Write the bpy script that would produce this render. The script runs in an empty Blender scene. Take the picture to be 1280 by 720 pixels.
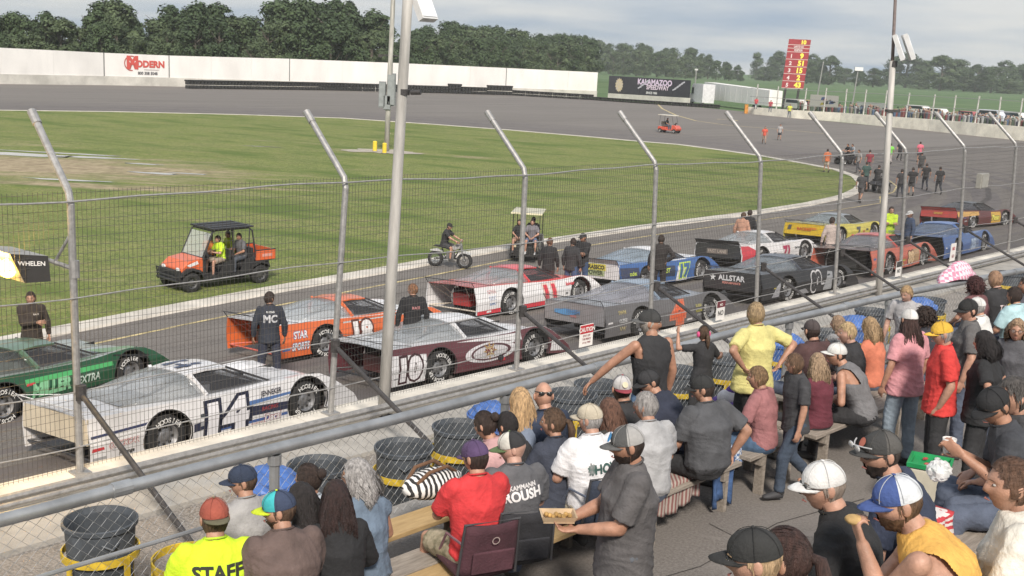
import bpy, bmesh, math, random
from mathutils import Vector, Matrix, noise as mnoise
random.seed(7)
R = math.radians
PI = math.pi
scene = bpy.context.scene
col = scene.collection

# ------------------------------------------------------------------ camera
FOC, CAM_H, HOR, ROLL = 1400.0, 6.0, 75.0, R(2.86)
PITCH = math.atan((360 - HOR) * math.cos(ROLL) / FOC)
cF = Vector((0, math.cos(PITCH), -math.sin(PITCH)))
_r0 = Vector((1, 0, 0)); _u0 = _r0.cross(cF)
cR = _r0 * math.cos(ROLL) + _u0 * math.sin(ROLL)
cU = -_r0 * math.sin(ROLL) + _u0 * math.cos(ROLL)
cam_data = bpy.data.cameras.new('camera'); cam = bpy.data.objects.new('camera', cam_data)
col.objects.link(cam); scene.camera = cam
cam_data.sensor_width = 36.0; cam_data.lens = 36.0 * FOC / 1280
cam_data.clip_start = 0.1; cam_data.clip_end = 4000
m = Matrix((cR, cU, -cF)).transposed().to_4x4(); m.translation = (0, 0, CAM_H)
cam.matrix_world = m

def at(px, py, z=0.0):
    """world point at height z seen at this spot of the 1280x720 survey photograph"""
    d = cF * FOC + cR * (px - 640) + cU * (360 - py)
    t = (z - CAM_H) / d.z
    return Vector((0, 0, CAM_H)) + d * t
# track-aligned axes: s runs along the front straight, p runs from the camera towards the infield
DS = Vector((.683, .73, 0)).normalized(); DP = Vector((-DS.y, DS.x, 0))
def S(s, p, z=0.0):
    v = DS * s + DP * p; return Vector((v.x, v.y, z))
YAW = math.atan2(DS.y, DS.x)

# the front straight is banked: it falls away from the wall to the flat apron and infield at height GZ
GZ = -.75
def zg(P):
    p_ = P[0] * DP.x + P[1] * DP.y
    return max(GZ, min(0.0, -.085 * (p_ - 13.5)))
def G(px, py, dz=0.0):
    z = GZ
    for _ in range(14): P = at(px, py, z + dz); z = zg(P)
    return P

# ------------------------------------------------------------------ light
SUN_EL, SUN_AZ = R(40), R(172)          # azimuth measured clockwise from +Y
world = bpy.data.worlds.new('World'); scene.world = world; world.use_nodes = True
nt = world.node_tree; nt.nodes.clear(); N = nt.nodes; L = nt.links
out = N.new('ShaderNodeOutputWorld'); bg1 = N.new('ShaderNodeBackground'); bg2 = N.new('ShaderNodeBackground')
mix = N.new('ShaderNodeMixShader'); sky = N.new('ShaderNodeTexSky')
sky.sky_type = 'NISHITA'; sky.sun_disc = False; sky.sun_elevation = SUN_EL; sky.sun_rotation = SUN_AZ
sky.air_density = 1.0; sky.dust_density = 2.0
bg1.inputs[1].default_value = 0.085
L.new(sky.outputs[0], bg1.inputs[0])
tc = N.new('ShaderNodeTexCoord'); sep = N.new('ShaderNodeSeparateXYZ'); L.new(tc.outputs['Generated'], sep.inputs[0])
den = N.new('ShaderNodeMath'); den.operation = 'ADD'; den.inputs[1].default_value = 0.10
ab = N.new('ShaderNodeMath'); ab.operation = 'ABSOLUTE'; L.new(sep.outputs[2], ab.inputs[0]); L.new(ab.outputs[0], den.inputs[0])
dx = N.new('ShaderNodeMath'); dx.operation = 'DIVIDE'; L.new(sep.outputs[0], dx.inputs[0]); L.new(den.outputs[0], dx.inputs[1])
dy = N.new('ShaderNodeMath'); dy.operation = 'DIVIDE'; L.new(sep.outputs[1], dy.inputs[0]); L.new(den.outputs[0], dy.inputs[1])
cmb = N.new('ShaderNodeCombineXYZ'); L.new(dx.outputs[0], cmb.inputs[0]); L.new(dy.outputs[0], cmb.inputs[1])
n1 = N.new('ShaderNodeTexNoise'); n1.inputs['Scale'].default_value = 0.55; n1.inputs['Detail'].default_value = 5; n1.inputs['Roughness'].default_value = .5
L.new(cmb.outputs[0], n1.inputs['Vector'])
rp = N.new('ShaderNodeValToRGB'); L.new(n1.outputs[0], rp.inputs[0])
rp.color_ramp.elements[0].position = .36; rp.color_ramp.elements[0].color = (.41, .50, .63, 1)
rp.color_ramp.elements[1].position = .62; rp.color_ramp.elements[1].color = (.78, .785, .785, 1)
L.new(rp.outputs[0], bg2.inputs[0]); bg2.inputs[1].default_value = 0.60
mix.inputs[0].default_value = 0.93
L.new(bg1.outputs[0], mix.inputs[1]); L.new(bg2.outputs[0], mix.inputs[2]); L.new(mix.outputs[0], out.inputs[0])

sd = bpy.data.lights.new('sun', 'SUN'); sd.energy = 2.7; sd.angle = R(9); sd.color = (1.0, .92, .82)
sun = bpy.data.objects.new('sun', sd); col.objects.link(sun)
sdir = Vector((math.sin(SUN_AZ) * math.cos(SUN_EL), math.cos(SUN_AZ) * math.cos(SUN_EL), math.sin(SUN_EL)))
sun.rotation_euler = sdir.to_track_quat('Z', 'Y').to_euler()
sun.location = (0, -20, 40)
vs = scene.view_settings; vs.view_transform = 'Standard'; vs.look = 'None'; vs.exposure = 0.68; vs.gamma = 1.0
scene.render.resolution_x = 1024; scene.render.resolution_y = 576
scene.cycles.use_denoising = True; scene.cycles.max_bounces = 6; scene.cycles.transparent_max_bounces = 16

# ------------------------------------------------------------------ materials
_mats = {}
def mat(name, c, rough=.6, metal=0.0, var=.12, scale=6.0, bump=0.0, bscale=None, coat=0.0, c2=None, emit=None, stretch=None):
    """procedural material: colour mottled by noise, fine relief, optional clear coat"""
    key = (name, tuple(c), rough, metal, var, scale, bump)
    if key in _mats: return _mats[key]
    mt = bpy.data.materials.new(name); mt.use_nodes = True
    nt = mt.node_tree; N = nt.nodes; L = nt.links; b = N['Principled BSDF']
    b.inputs['Roughness'].default_value = rough; b.inputs['Metallic'].default_value = metal
    tc = N.new('ShaderNodeTexCoord'); src = tc.outputs['Object']
    if stretch:
        mp = N.new('ShaderNodeMapping'); mp.inputs['Scale'].default_value = stretch; L.new(src, mp.inputs[0]); src = mp.outputs[0]
    nz = N.new('ShaderNodeTexNoise'); nz.inputs['Scale'].default_value = scale; nz.inputs['Detail'].default_value = 6; nz.inputs['Roughness'].default_value = .6
    L.new(src, nz.inputs['Vector'])
    rp = N.new('ShaderNodeValToRGB'); L.new(nz.outputs[0], rp.inputs[0])
    d = c2 if c2 else tuple(max(0, x * (1 - 2.2 * var)) for x in c)
    e = c if c2 else tuple(min(1, x * (1 + var)) for x in c)
    rp.color_ramp.elements[0].position = .32; rp.color_ramp.elements[0].color = (*d, 1)
    rp.color_ramp.elements[1].position = .68; rp.color_ramp.elements[1].color = (*e, 1)
    L.new(rp.outputs[0], b.inputs['Base Color'])
    if coat: b.inputs['Coat Weight'].default_value = coat; b.inputs['Coat Roughness'].default_value = .12
    if bump:
        bn = N.new('ShaderNodeTexNoise'); bn.inputs['Scale'].default_value = bscale or scale * 6; bn.inputs['Detail'].default_value = 4
        L.new(src, bn.inputs['Vector'])
        bp = N.new('ShaderNodeBump'); bp.inputs['Strength'].default_value = bump; bp.inputs['Distance'].default_value = .02
        L.new(bn.outputs[0], bp.inputs['Height']); L.new(bp.outputs[0], b.inputs['Normal'])
    if emit: b.inputs['Emission Color'].default_value = (*emit[0], 1); b.inputs['Emission Strength'].default_value = emit[1]
    _mats[key] = mt; return mt

def paint(c): return mat('car_paint', c, .35, 0, .05, 3.0, 0, None, .5)
def cloth(c, name='cloth'): return mat(name, c, .9, 0, .13, 7.0, .35, 60)
def metal(c=(.46, .47, .48), r=.45): return mat('galvanised_metal', c, r, .55, .12, 14.0, .05, 60)
def plastic(c, r=.45): return mat('plastic', c, r, 0, .06, 8.0)
def flat(c, r=.55): return mat('print', c, r, 0, .02, 5.0)
def glass(c=(.55, .6, .62), a=.45, r=.08):
    key = ('glass', c, a, r)
    if key in _mats: return _mats[key]
    mt = bpy.data.materials.new('clear_plastic'); mt.use_nodes = True; b = mt.node_tree.nodes['Principled BSDF']
    b.inputs['Base Color'].default_value = (*c, 1); b.inputs['Roughness'].default_value = r; b.inputs['Alpha'].default_value = a
    nz = mt.node_tree.nodes.new('ShaderNodeTexNoise'); nz.inputs['Scale'].default_value = 3
    mr = mt.node_tree.nodes.new('ShaderNodeMapRange'); mr.inputs[3].default_value = max(0, a - .1); mr.inputs[4].default_value = min(1, a + .1)
    mt.node_tree.links.new(nz.outputs[0], mr.inputs[0]); mt.node_tree.links.new(mr.outputs[0], b.inputs['Alpha'])
    _mats[key] = mt; return mt

# ------------------------------------------------------------------ objects
def tag(o, label=None, cat=None, group=None, kind=None):
    if label: o['label'] = label
    if cat: o['category'] = cat
    if group: o['group'] = group
    if kind: o['kind'] = kind
    return o
def empty(name, loc=(0, 0, 0), rz=0.0, label=None, cat=None, group=None, sc=1.0):
    o = bpy.data.objects.new(name, None); o.empty_display_size = .2; col.objects.link(o)
    o.location = loc; o.rotation_euler = (0, 0, rz); o.scale = (sc, sc, sc)
    return tag(o, label, cat, group)
def copy_tree(o, parent=None):
    c = o.copy(); col.objects.link(c); c.parent = parent
    for ch in o.children: copy_tree(ch, c)
    return c
def link(name, me, parent=None, loc=None, rot=None):
    o = bpy.data.objects.new(name, me); col.objects.link(o)
    if parent is not None: o.parent = parent
    if loc is not None: o.location = loc
    if rot is not None: o.rotation_euler = rot
    return o

def frame_of(t, up=Vector((0, 0, 1))):
    t = t.normalized()
    a = up if abs(t.dot(up)) < .95 else Vector((0, 1, 0))
    x = t.cross(a).normalized(); y = x.cross(t).normalized()
    return x, y

class MB:
    def __init__(s): s.v = []; s.f = []; s.mi = []
    def add(s, vs, fs, mi=0):
        o = len(s.v); s.v.extend([Vector(v) for v in vs]); s.f.extend([tuple(i + o for i in f) for f in fs]); s.mi.extend([mi] * len(fs)); return s
    def box(s, c, d, rz=0.0, mi=0, rot=None):
        hx, hy, hz = d[0] / 2, d[1] / 2, d[2] / 2
        M = rot if rot is not None else Matrix.Rotation(rz, 3, 'Z')
        vs = [Vector(c) + M @ Vector((x, y, z)) for x in (-hx, hx) for y in (-hy, hy) for z in (-hz, hz)]
        return s.add(vs, [(0, 1, 3, 2), (4, 6, 7, 5), (0, 4, 5, 1), (2, 3, 7, 6), (0, 2, 6, 4), (1, 5, 7, 3)], mi)
    def beam(s, a, b, w, h, mi=0, up=Vector((0, 0, 1))):
        a = Vector(a); b = Vector(b); x, y = frame_of(b - a, up)
        M = Matrix((x, (b - a).normalized(), y)).transposed()
        return s.box((a + b) / 2, (w, (b - a).length, h), mi=mi, rot=M)
    def tube(s, pts, r, n=8, mi=0, cap=True, sq=None, right=None):
        """r: number or list; sq: list of (rx, ry) to override"""
        pts = [Vector(p) for p in pts]; k = len(pts); vs = []; fs = []
        rr = r if isinstance(r, (list, tuple)) else [r] * k
        px = None
        for i, p in enumerate(pts):
            t = (pts[min(i + 1, k - 1)] - pts[max(i - 1, 0)])
            if right is not None:
                x = Vector(right); t = t.normalized(); x = (x - t * x.dot(t)).normalized(); y = t.cross(x)
            else:
                if px is None: x, y = frame_of(t); t = t.normalized(); y = t.cross(x)
                else:
                    t = t.normalized(); x = (px - t * px.dot(t)).normalized(); y = t.cross(x)
                px = x
            a, b = (sq[i] if sq else (rr[i], rr[i]))
            for j in range(n):
                an = 2 * PI * j / n; vs.append(p + x * (a * math.cos(an)) + y * (b * math.sin(an)))
        for i in range(k - 1):
            for j in range(n):
                j2 = (j + 1) % n; fs.append((i * n + j, i * n + j2, (i + 1) * n + j2, (i + 1) * n + j))
        if cap:
            vs.append(pts[0]); c0 = len(vs) - 1; vs.append(pts[-1]); c1 = c0 + 1
            for j in range(n):
                j2 = (j + 1) % n; fs.append((c0, j2, j)); fs.append((c1, (k - 1) * n + j, (k - 1) * n + j2))
        return s.add(vs, fs, mi)
    def capsule(s, a, b, ra, rb, n=10, mi=0, flat_=1.0, right=None):
        """tapered limb with round ends"""
        a = Vector(a); b = Vector(b); t = (b - a).normalized(); pts = []; rs = []
        for q in (-1, -.86, -.5, 0): pts.append(a + t * (ra * q)); rs.append(max(.001, ra * math.sqrt(max(0, 1 - q * q))))
        for q in (0, .5, .86, 1): pts.append(b + t * (rb * q)); rs.append(max(.001, rb * math.sqrt(max(0, 1 - q * q))))
        return s.tube(pts, rs, n, mi, sq=[(r_, r_ * flat_) for r_ in rs], right=right)
    def poly(s, pts, mi=0): return s.add(pts, [tuple(range(len(pts)))], mi)
    def prism(s, pts, d, mi=0):
        """outline pts extruded by vector d"""
        d = Vector(d); k = len(pts); vs = [Vector(p) for p in pts] + [Vector(p) + d for p in pts]
        fs = [tuple(range(k - 1, -1, -1)), tuple(range(k, 2 * k))] + [(i, (i + 1) % k, k + (i + 1) % k, k + i) for i in range(k)]
        return s.add(vs, fs, mi)
    def lathe(s, prof, n=24, mi=0, c=(0, 0, 0), axis='Z'):
        vs = []; fs = []; k = len(prof); c = Vector(c)
        for j in range(n):
            a = 2 * PI * j / n
            for r, z in prof:
                v = Vector((r * math.cos(a), r * math.sin(a), z))
                if axis == 'Y': v = Vector((v.x, v.z, v.y))
                if axis == 'X': v = Vector((v.z, v.x, v.y))
                vs.append(c + v)
        for j in range(n):
            j2 = (j + 1) % n
            for i in range(k - 1): fs.append((j * k + i, j2 * k + i, j2 * k + i + 1, j * k + i + 1))
        return s.add(vs, fs, mi)
    def ball(s, c, r, nu=16, nv=10, mi=0, M=None, fn=None):
        vs = []; fs = []; c = Vector(c); r = Vector(r) if not isinstance(r, (int, float)) else Vector((r, r, r))
        for i in range(nv + 1):
            th = PI * i / nv
            for j in range(nu):
                ph = 2 * PI * j / nu
                d = Vector((math.sin(th) * math.cos(ph), math.sin(th) * math.sin(ph), math.cos(th)))
                v = Vector((d.x * r.x, d.y * r.y, d.z * r.z))
                if fn: v = fn(d, v)
                vs.append(c + (M @ v if M else v))
        for i in range(nv):
            for j in range(nu):
                j2 = (j + 1) % nu; fs.append((i * nu + j, (i + 1) * nu + j, (i + 1) * nu + j2, i * nu + j2))
        return s.add(vs, fs, mi)
    def mesh(s, name, mats, smooth=False, recalc=True, weld=0):
        me = bpy.data.meshes.new(name); me.from_pydata(s.v, [], s.f)
        for mm in (mats if isinstance(mats, (list, tuple)) else [mats]): me.materials.append(mm)
        if any(s.mi): me.polygons.foreach_set('material_index', s.mi)
        if recalc or weld:
            bm = bmesh.new(); bm.from_mesh(me)
            if weld: bmesh.ops.remove_doubles(bm, verts=bm.verts, dist=weld)
            bmesh.ops.recalc_face_normals(bm, faces=bm.faces); bm.to_mesh(me); bm.free()
        if smooth: me.polygons.foreach_set('use_smooth', [True] * len(me.polygons))
        me.update(); return me
    def build(s, name, mats, parent=None, smooth=False, loc=None, rot=None, recalc=True):
        return link(name, s.mesh(name, mats, smooth, recalc), parent, loc, rot)

def bevel(o, w=.01, seg=2):
    md = o.modifiers.new('bevel', 'BEVEL'); md.width = w; md.segments = seg; md.limit_method = 'ANGLE'; md.angle_limit = R(40); return o

work = bpy.data.scenes.new('workbench')
def bake(o):
    """evaluated mesh of an object, worked out in a scene of its own so the big one is not re-evaluated"""
    work.collection.objects.link(o)
    with bpy.context.temp_override(scene=work, view_layer=work.view_layers[0]):
        dg = bpy.context.evaluated_depsgraph_get(); dg.update()
        return bpy.data.meshes.new_from_object(o.evaluated_get(dg))
_txt = {}
def text_geo(t, bold=0.0, shear=0.0, narrow=1.0):
    """verts (2d, cap height 1, centred in x, base at 0) and faces of a line of lettering"""
    key = (t, bold, shear, narrow)
    if key in _txt: return _txt[key]
    cu = bpy.data.curves.new('lettering', 'FONT'); cu.body = t; cu.offset = bold; cu.shear = shear; cu.resolution_u = 3
    o = bpy.data.objects.new('lettering', cu); me = bake(o)
    bm = bmesh.new(); bm.from_mesh(me); bmesh.ops.dissolve_limit(bm, angle_limit=.01, verts=bm.verts, edges=bm.edges)
    bmesh.ops.triangulate(bm, faces=bm.faces)
    vs = [(v.co.x, v.co.y) for v in bm.verts]; fs = [tuple(v.index for v in f.verts) for f in bm.faces]
    bm.free(); bpy.data.objects.remove(o); bpy.data.curves.remove(cu); bpy.data.meshes.remove(me)
    if not vs: vs = [(0, 0)]; fs = []
    x0 = min(v[0] for v in vs); x1 = max(v[0] for v in vs); cap = .70
    vs = [((v[0] - (x0 + x1) / 2) / cap * narrow, v[1] / cap) for v in vs]
    _txt[key] = (vs, fs); return _txt[key]
def lettering(mb, t, fn, h, mi=0, bold=0.02, shear=0.0, narrow=1.0, off=(0, 0)):
    vs, fs = text_geo(t, bold, shear, narrow)
    mb.add([fn(v[0] * h + off[0], v[1] * h + off[1]) for v in vs], fs, mi)
def text_width(t, h, bold=.02, narrow=1.0):
    vs, _ = text_geo(t, bold, 0.0, narrow); return (max(v[0] for v in vs) - min(v[0] for v in vs)) * h
# ================================================================== SETTING
def sheet(name, pts, z, m, kind='structure'):
    me = bpy.data.meshes.new(name); bm = bmesh.new()
    f = bm.faces.new([bm.verts.new((p[0], p[1], z)) for p in pts]); bmesh.ops.triangulate(bm, faces=[f])
    bm.normal_update()
    for f in bm.faces:
        if f.normal.z < 0: f.normal_flip()
    bm.to_mesh(me); bm.free(); me.materials.append(m)
    o = link(name, me); return tag(o, kind=kind)

def ground_mat(name, base, rough, layers, bump=.4, bscale=30):
    """layers: list of (scale, stretch, lo, hi, colour) mixed over each other by noise masks in object space"""
    mt = bpy.data.materials.new(name); mt.use_nodes = True; nt = mt.node_tree; N = nt.nodes; L = nt.links; b = N['Principled BSDF']
    b.inputs['Roughness'].default_value = rough; b.inputs['Specular IOR Level'].default_value = .25
    tc = N.new('ShaderNodeTexCoord'); cur = N.new('ShaderNodeRGB'); cur.outputs[0].default_value = (*base, 1); src = cur.outputs[0]
    for sc_, st, rz, lo, hi, c in layers:
        mp = N.new('ShaderNodeMapping'); mp.inputs['Scale'].default_value = st; L.new(tc.outputs['Object'], mp.inputs[0])
        mp0 = N.new('ShaderNodeMapping'); mp0.inputs['Rotation'].default_value = (0, 0, rz); L.new(tc.outputs['Object'], mp0.inputs[0]); L.new(mp0.outputs[0], mp.inputs[0])
        nz = N.new('ShaderNodeTexNoise'); nz.inputs['Scale'].default_value = sc_; nz.inputs['Detail'].default_value = 7; nz.inputs['Roughness'].default_value = .6; L.new(mp.outputs[0], nz.inputs['Vector'])
        mr = N.new('ShaderNodeMapRange'); mr.inputs[1].default_value = lo; mr.inputs[2].default_value = hi; L.new(nz.outputs[0], mr.inputs[0])
        mx = N.new('ShaderNodeMix'); mx.data_type = 'RGBA'; L.new(mr.outputs[0], mx.inputs[0]); L.new(src, mx.inputs[6]); mx.inputs[7].default_value = (*c, 1); src = mx.outputs[2]
    L.new(src, b.inputs['Base Color'])
    bn = N.new('ShaderNodeTexNoise'); bn.inputs['Scale'].default_value = bscale; bn.inputs['Detail'].default_value = 5; L.new(tc.outputs['Object'], bn.inputs['Vector'])
    bp = N.new('ShaderNodeBump'); bp.inputs['Strength'].default_value = bump; bp.inputs['Distance'].default_value = .03; L.new(bn.outputs[0], bp.inputs['Height']); L.new(bp.outputs[0], b.inputs['Normal'])
    return mt
RZ = -YAW
M_field = ground_mat('crop_field', (.085, .150, .060), .95, [(.02, (1, 1, 1), 0, .4, .6, (.13, .19, .085)), (.3, (.2, 1, 1), .3, .45, .6, (.07, .12, .045))], .2, 2)
M_asph = ground_mat('weathered_asphalt', (.186, .170, .156), .85,
    [(.10, (.25, 1.6, 1), RZ, .40, .62, (.155, .141, .130)), (.5, (.1, 1.8, 1), RZ, .50, .72, (.108, .098, .091)), (25, (1, 1, 1), 0, .45, .62, (.22, .202, .188)), (1.3, (.05, 2.5, 1), RZ, .60, .75, (.23, .212, .196)), (3, (1, 1, 1), .4, .64, .70, (.13, .118, .115))], .5, 60)
M_grass = ground_mat('infield_grass', (.175, .215, .045), .95,
    [(.09, (.5, 1.4, 1), RZ, .46, .60, (.22, .245, .07)), (.35, (1, 1, 1), 0, .42, .58, (.11, .16, .036)), (2.5, (1, 1, 1), 0, .42, .62, (.23, .25, .085)), (.12, (.35, 1.5, 1), RZ + .2, .62, .72, (.28, .25, .14)), (.9, (.5, 1.6, 1), .1, .50, .66, (.25, .225, .10)), (9, (1, 1, 1), 0, .44, .60, (.10, .135, .038)), (22, (1, 1, 1), 0, .52, .62, (.27, .28, .11)), (.22, (.6, 1.5, 1), .4, .50, .64, (.105, .15, .035))], .9, 18)
M_dirt = ground_mat('bare_dirt', (.36, .30, .20), .95, [(.5, (1, 1, 1), 0, .42, .6, (.27, .23, .15)), (.9, (.4, 1, 1), .3, .5, .62, (.14, .18, .05)), (6, (1, 1, 1), 0, .45, .6, (.42, .355, .25))], .7, 12)
M_conc = mat('concrete', (.40, .38, .35), .85, 0, .14, 1.6, .4, 40)
M_concd = mat('grey_concrete', (.30, .285, .27), .88, 0, .16, 2.2, .5, 40)
M_white_wall = mat('white_wall_paint', (.74, .71, .66), .7, 0, .08, .8, .15, 20)
M_cream_wall = mat('cream_wall_paint', (.84, .80, .68), .7, 0, .10, .9, .2, 12)

tag(sheet('ground', [(-1800, -300), (1900, -300), (1900, 2600), (-1800, 2600)], GZ - .07, M_field), kind='structure')

# asphalt of the whole oval
outer = [S(-90, 12.2), S(75, 12.2), S(100, 16), (78, 85), (69, 106), (57, 128), (50, 140), (43, 151), (37, 160), (36, 172), (26, 187), (15, 198), (4, 203), (-7, 200), (-48, 163), (-64, 147), (-150, 61), (-165, 20)]
outer = [(q[0] * 1.125, q[1] * 1.125) if i > 2 else (q[0], q[1]) for i, q in enumerate([S(-90, 22.3), S(75, 22.3), S(100, 22.3)] + outer[3:])]
sheet('track', outer, GZ, M_asph)
mb = MB(); cols_ = [-90, -30, 0, 30, 60, 100]; rws = [12.1, 13.5, 15, 17, 19, 21, 22.32]
mb.add([S(a_, b_, zg(S(a_, b_)) + (.0015 if b_ > 22 else 0)) for b_ in rws for a_ in cols_], [(j * 6 + i, j * 6 + i + 1, (j + 1) * 6 + i + 1, (j + 1) * 6 + i) for j in range(6) for i in range(5)])
tag(mb.build('banked_straight', M_asph, recalc=False), kind='structure')
curb_near = [(-60, 20.2), (-20, 20.6), (0, 21.0), (8.6, 21.7), (12.5, 22.4), (16.1, 23.0), (20.6, 23.6), (26.3, 24.5), (33.6, 25.0), (41.8, 25.2), (48, 25.7), (52.4, 26.4)]
curb_near = [(a_ * 1.125, b_ * 1.125) for a_, b_ in curb_near]
inner = [S(*q) for q in curb_near] + [at(*q, GZ) for q in ((1066, 245), (1080, 238), (1085, 231), (1076, 222), (1051, 213), (1010, 205), (950, 194.5), (900, 187.5), (850, 181), (800, 177), (740, 171.5), (640, 163), (540, 155.5), (430, 148), (300, 143.5), (150, 140), (0, 138), (-200, 137))] + [S(-60, 66)]
inner = [Vector((p[0], p[1], 0)) for p in inner]
def inset(pts, d):
    k = len(pts); res = []
    for i in range(k):
        a = pts[i - 1]; b = pts[i]; c = pts[(i + 1) % k]
        t = ((b - a).normalized() + (c - b).normalized()).normalized(); res.append(b + Vector((-t.y, t.x, 0)) * d)
    return res
infield = inset(inner, .62)
sheet('infield_grass', infield, GZ + .035, M_grass)
# bare worn earth in the grass: soft edged patches mixed into the turf where the photograph shows them
def bare_patches(mt, spots):
    nt = mt.node_tree; N = nt.nodes; L = nt.links; b = N['Principled BSDF']; src = b.inputs['Base Color'].links[0].from_socket
    tc = N.new('ShaderNodeTexCoord'); acc = None
    for px, py, rx, ry, amt in spots:
        c = at(px, py, GZ); mp = N.new('ShaderNodeMapping'); mp.vector_type = 'TEXTURE'; mp.inputs['Location'].default_value = (c.x, c.y, 0); mp.inputs['Rotation'].default_value = (0, 0, .05); mp.inputs['Scale'].default_value = (rx, ry, 1e3)
        L.new(tc.outputs['Object'], mp.inputs[0]); ln = N.new('ShaderNodeVectorMath'); ln.operation = 'LENGTH'; L.new(mp.outputs[0], ln.inputs[0])
        mr = N.new('ShaderNodeMapRange'); mr.inputs[1].default_value = 1.5; mr.inputs[2].default_value = .1; mr.inputs[3].default_value = 0; mr.inputs[4].default_value = amt; L.new(ln.outputs['Value'], mr.inputs[0])
        if acc is None: acc = mr.outputs[0]
        else: mx = N.new('ShaderNodeMath'); mx.operation = 'MAXIMUM'; L.new(acc, mx.inputs[0]); L.new(mr.outputs[0], mx.inputs[1]); acc = mx.outputs[0]
    nz = N.new('ShaderNodeTexNoise'); nz.inputs['Scale'].default_value = .55; nz.inputs['Detail'].default_value = 9; nz.inputs['Roughness'].default_value = .68; mp = N.new('ShaderNodeMapping'); mp.inputs['Scale'].default_value = (.45, 1.6, 1); L.new(tc.outputs['Object'], mp.inputs[0]); L.new(mp.outputs[0], nz.inputs['Vector'])
    ad = N.new('ShaderNodeMath'); ad.operation = 'ADD'; L.new(acc, ad.inputs[0]); L.new(nz.outputs[0], ad.inputs[1]); mr = N.new('ShaderNodeMapRange'); mr.inputs[1].default_value = .82; mr.inputs[2].default_value = 1.12; L.new(ad.outputs[0], mr.inputs[0])
    n2 = N.new('ShaderNodeTexNoise'); n2.inputs['Scale'].default_value = 2.2; n2.inputs['Detail'].default_value = 6; L.new(tc.outputs['Object'], n2.inputs['Vector']); rp = N.new('ShaderNodeValToRGB'); rp.color_ramp.elements[0].position = .35; rp.color_ramp.elements[0].color = (.25, .20, .13, 1); rp.color_ramp.elements[1].position = .65; rp.color_ramp.elements[1].color = (.40, .33, .22, 1); L.new(n2.outputs[0], rp.inputs[0])
    mx = N.new('ShaderNodeMix'); mx.data_type = 'RGBA'; L.new(mr.outputs[0], mx.inputs[0]); L.new(src, mx.inputs[6]); L.new(rp.outputs[0], mx.inputs[7]); L.new(mx.outputs[2], b.inputs['Base Color'])
bare_patches(M_grass, [(30, 208, 15, 8, .75), (110, 233, 14, 1.8, .62), (250, 233, 9, .7, .6), (20, 180, 6, 3, .45), (600, 198, 3, 1.8, .5), (360, 178, 9, 1.2, .42), (470, 190, 6, 2, .5), (660, 205, 3, 2, .35), (100, 352, 8, .7, .42), (10, 385, 3, .6, .4), (300, 345, 6, .5, .35), (160, 142, 14, 1.2, .35), (330, 184, 4, .8, .45)])
# raised concrete kerb between grass and asphalt
mb = MB(); prof = [(0, 0.001), (0.03, .06), (.66, .06), (.66, .01)]
rings = [[p + Vector((0, 0, z + GZ)) for p in inset(inner, d)] for d, z in prof]
k = len(inner)
for a in range(3):
    for i in range(k - 2):
        mb.add([rings[a][i], rings[a][i + 1], rings[a + 1][i + 1], rings[a + 1][i]], [(0, 1, 2, 3)])
tag(mb.build('infield_kerb', mat('kerb_concrete', (.60, .56, .50), .85, 0, .12, 1.2, .3, 20), recalc=False), kind='structure')
# yellow line on the asphalt
def ribbon(name, pts, w, z, m, kind='structure'):
    mb = MB(); pts = [Vector((p[0], p[1], z + (zg(p) if z < 1 else 0))) for p in pts]
    for i in range(len(pts) - 1):
        a, b = pts[i], pts[i + 1]; t0 = (pts[i + 1] - pts[max(0, i - 1)]).normalized(); t1 = (pts[min(i + 2, len(pts) - 1)] - a).normalized()
        n0 = Vector((-t0.y, t0.x, 0)) * w / 2; n1 = Vector((-t1.y, t1.x, 0)) * w / 2
        mb.add([a - n0, b - n1, b + n1, a + n0], [(0, 1, 2, 3)])
    return tag(mb.build(name, m, recalc=False), kind=kind)
M_yel = mat('faded_yellow_paint', (.56, .46, .24), .8, 0, .22, 3, .1, 20)
ribbon('yellow_line', [S(s, p - 1.15 - max(0, s - 49) * .10) for s, p in curb_near] + [at(*q, GZ) for q in ((1100, 246), (1117, 240), (1121, 233), (1112, 226))], .10, .006, M_yel)
ribbon('yellow_line', [at(*q, GZ) for q in ((822, 130), (828, 136), (845, 144), (870, 151), (905, 156), (1000, 164), (1030, 167))], .32, .006, M_yel)
ribbon('yellow_line', [at(*q, GZ) for q in ((896, 149), (912, 149), (922, 151))], .5, .006, M_yel)
M_rub = mat('rubber_mark', (.098, .088, .086), .8, 0, .3, 2.0, .1, 20)
ribbon('groove_mark', [at(*q, GZ) for q in ((1180, 224), (1215, 226), (1235, 236), (1236, 248), (1215, 262), (1180, 272))], .35, .006, M_rub)

# rubbered-in racing groove: long darker lines following the kerb
M_groove = mat('rubbered_asphalt', (.118, .105, .102), .8, 0, .14, .8, .3, 30, c2=(.150, .134, .130))
back = [Vector((p.x, p.y, 0)) for p in inner[len(curb_near) - 3:-1]]
for d_, w_, sp0 in ((2.2, .5, 0), (3.4, 1.0, 2), (5.2, .8, 4), (7.0, 1.6, 6), (9.4, .6, 8), (11.5, 1.1, 10), (14.5, .7, 12)):
    ribbon('groove_mark', inset(back, -d_)[1:-1], w_, .004, M_groove)
for p0, w_ in ((19.6, .5), (18.2, .9), (16.9, .35), (15.4, .8), (14.2, .5)):
    ribbon('groove_mark', [S(s_, p0 + .25 * math.sin(s_ * .06 + p0)) for s_ in range(-10, 62, 3)], w_, .004, M_groove)
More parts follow.
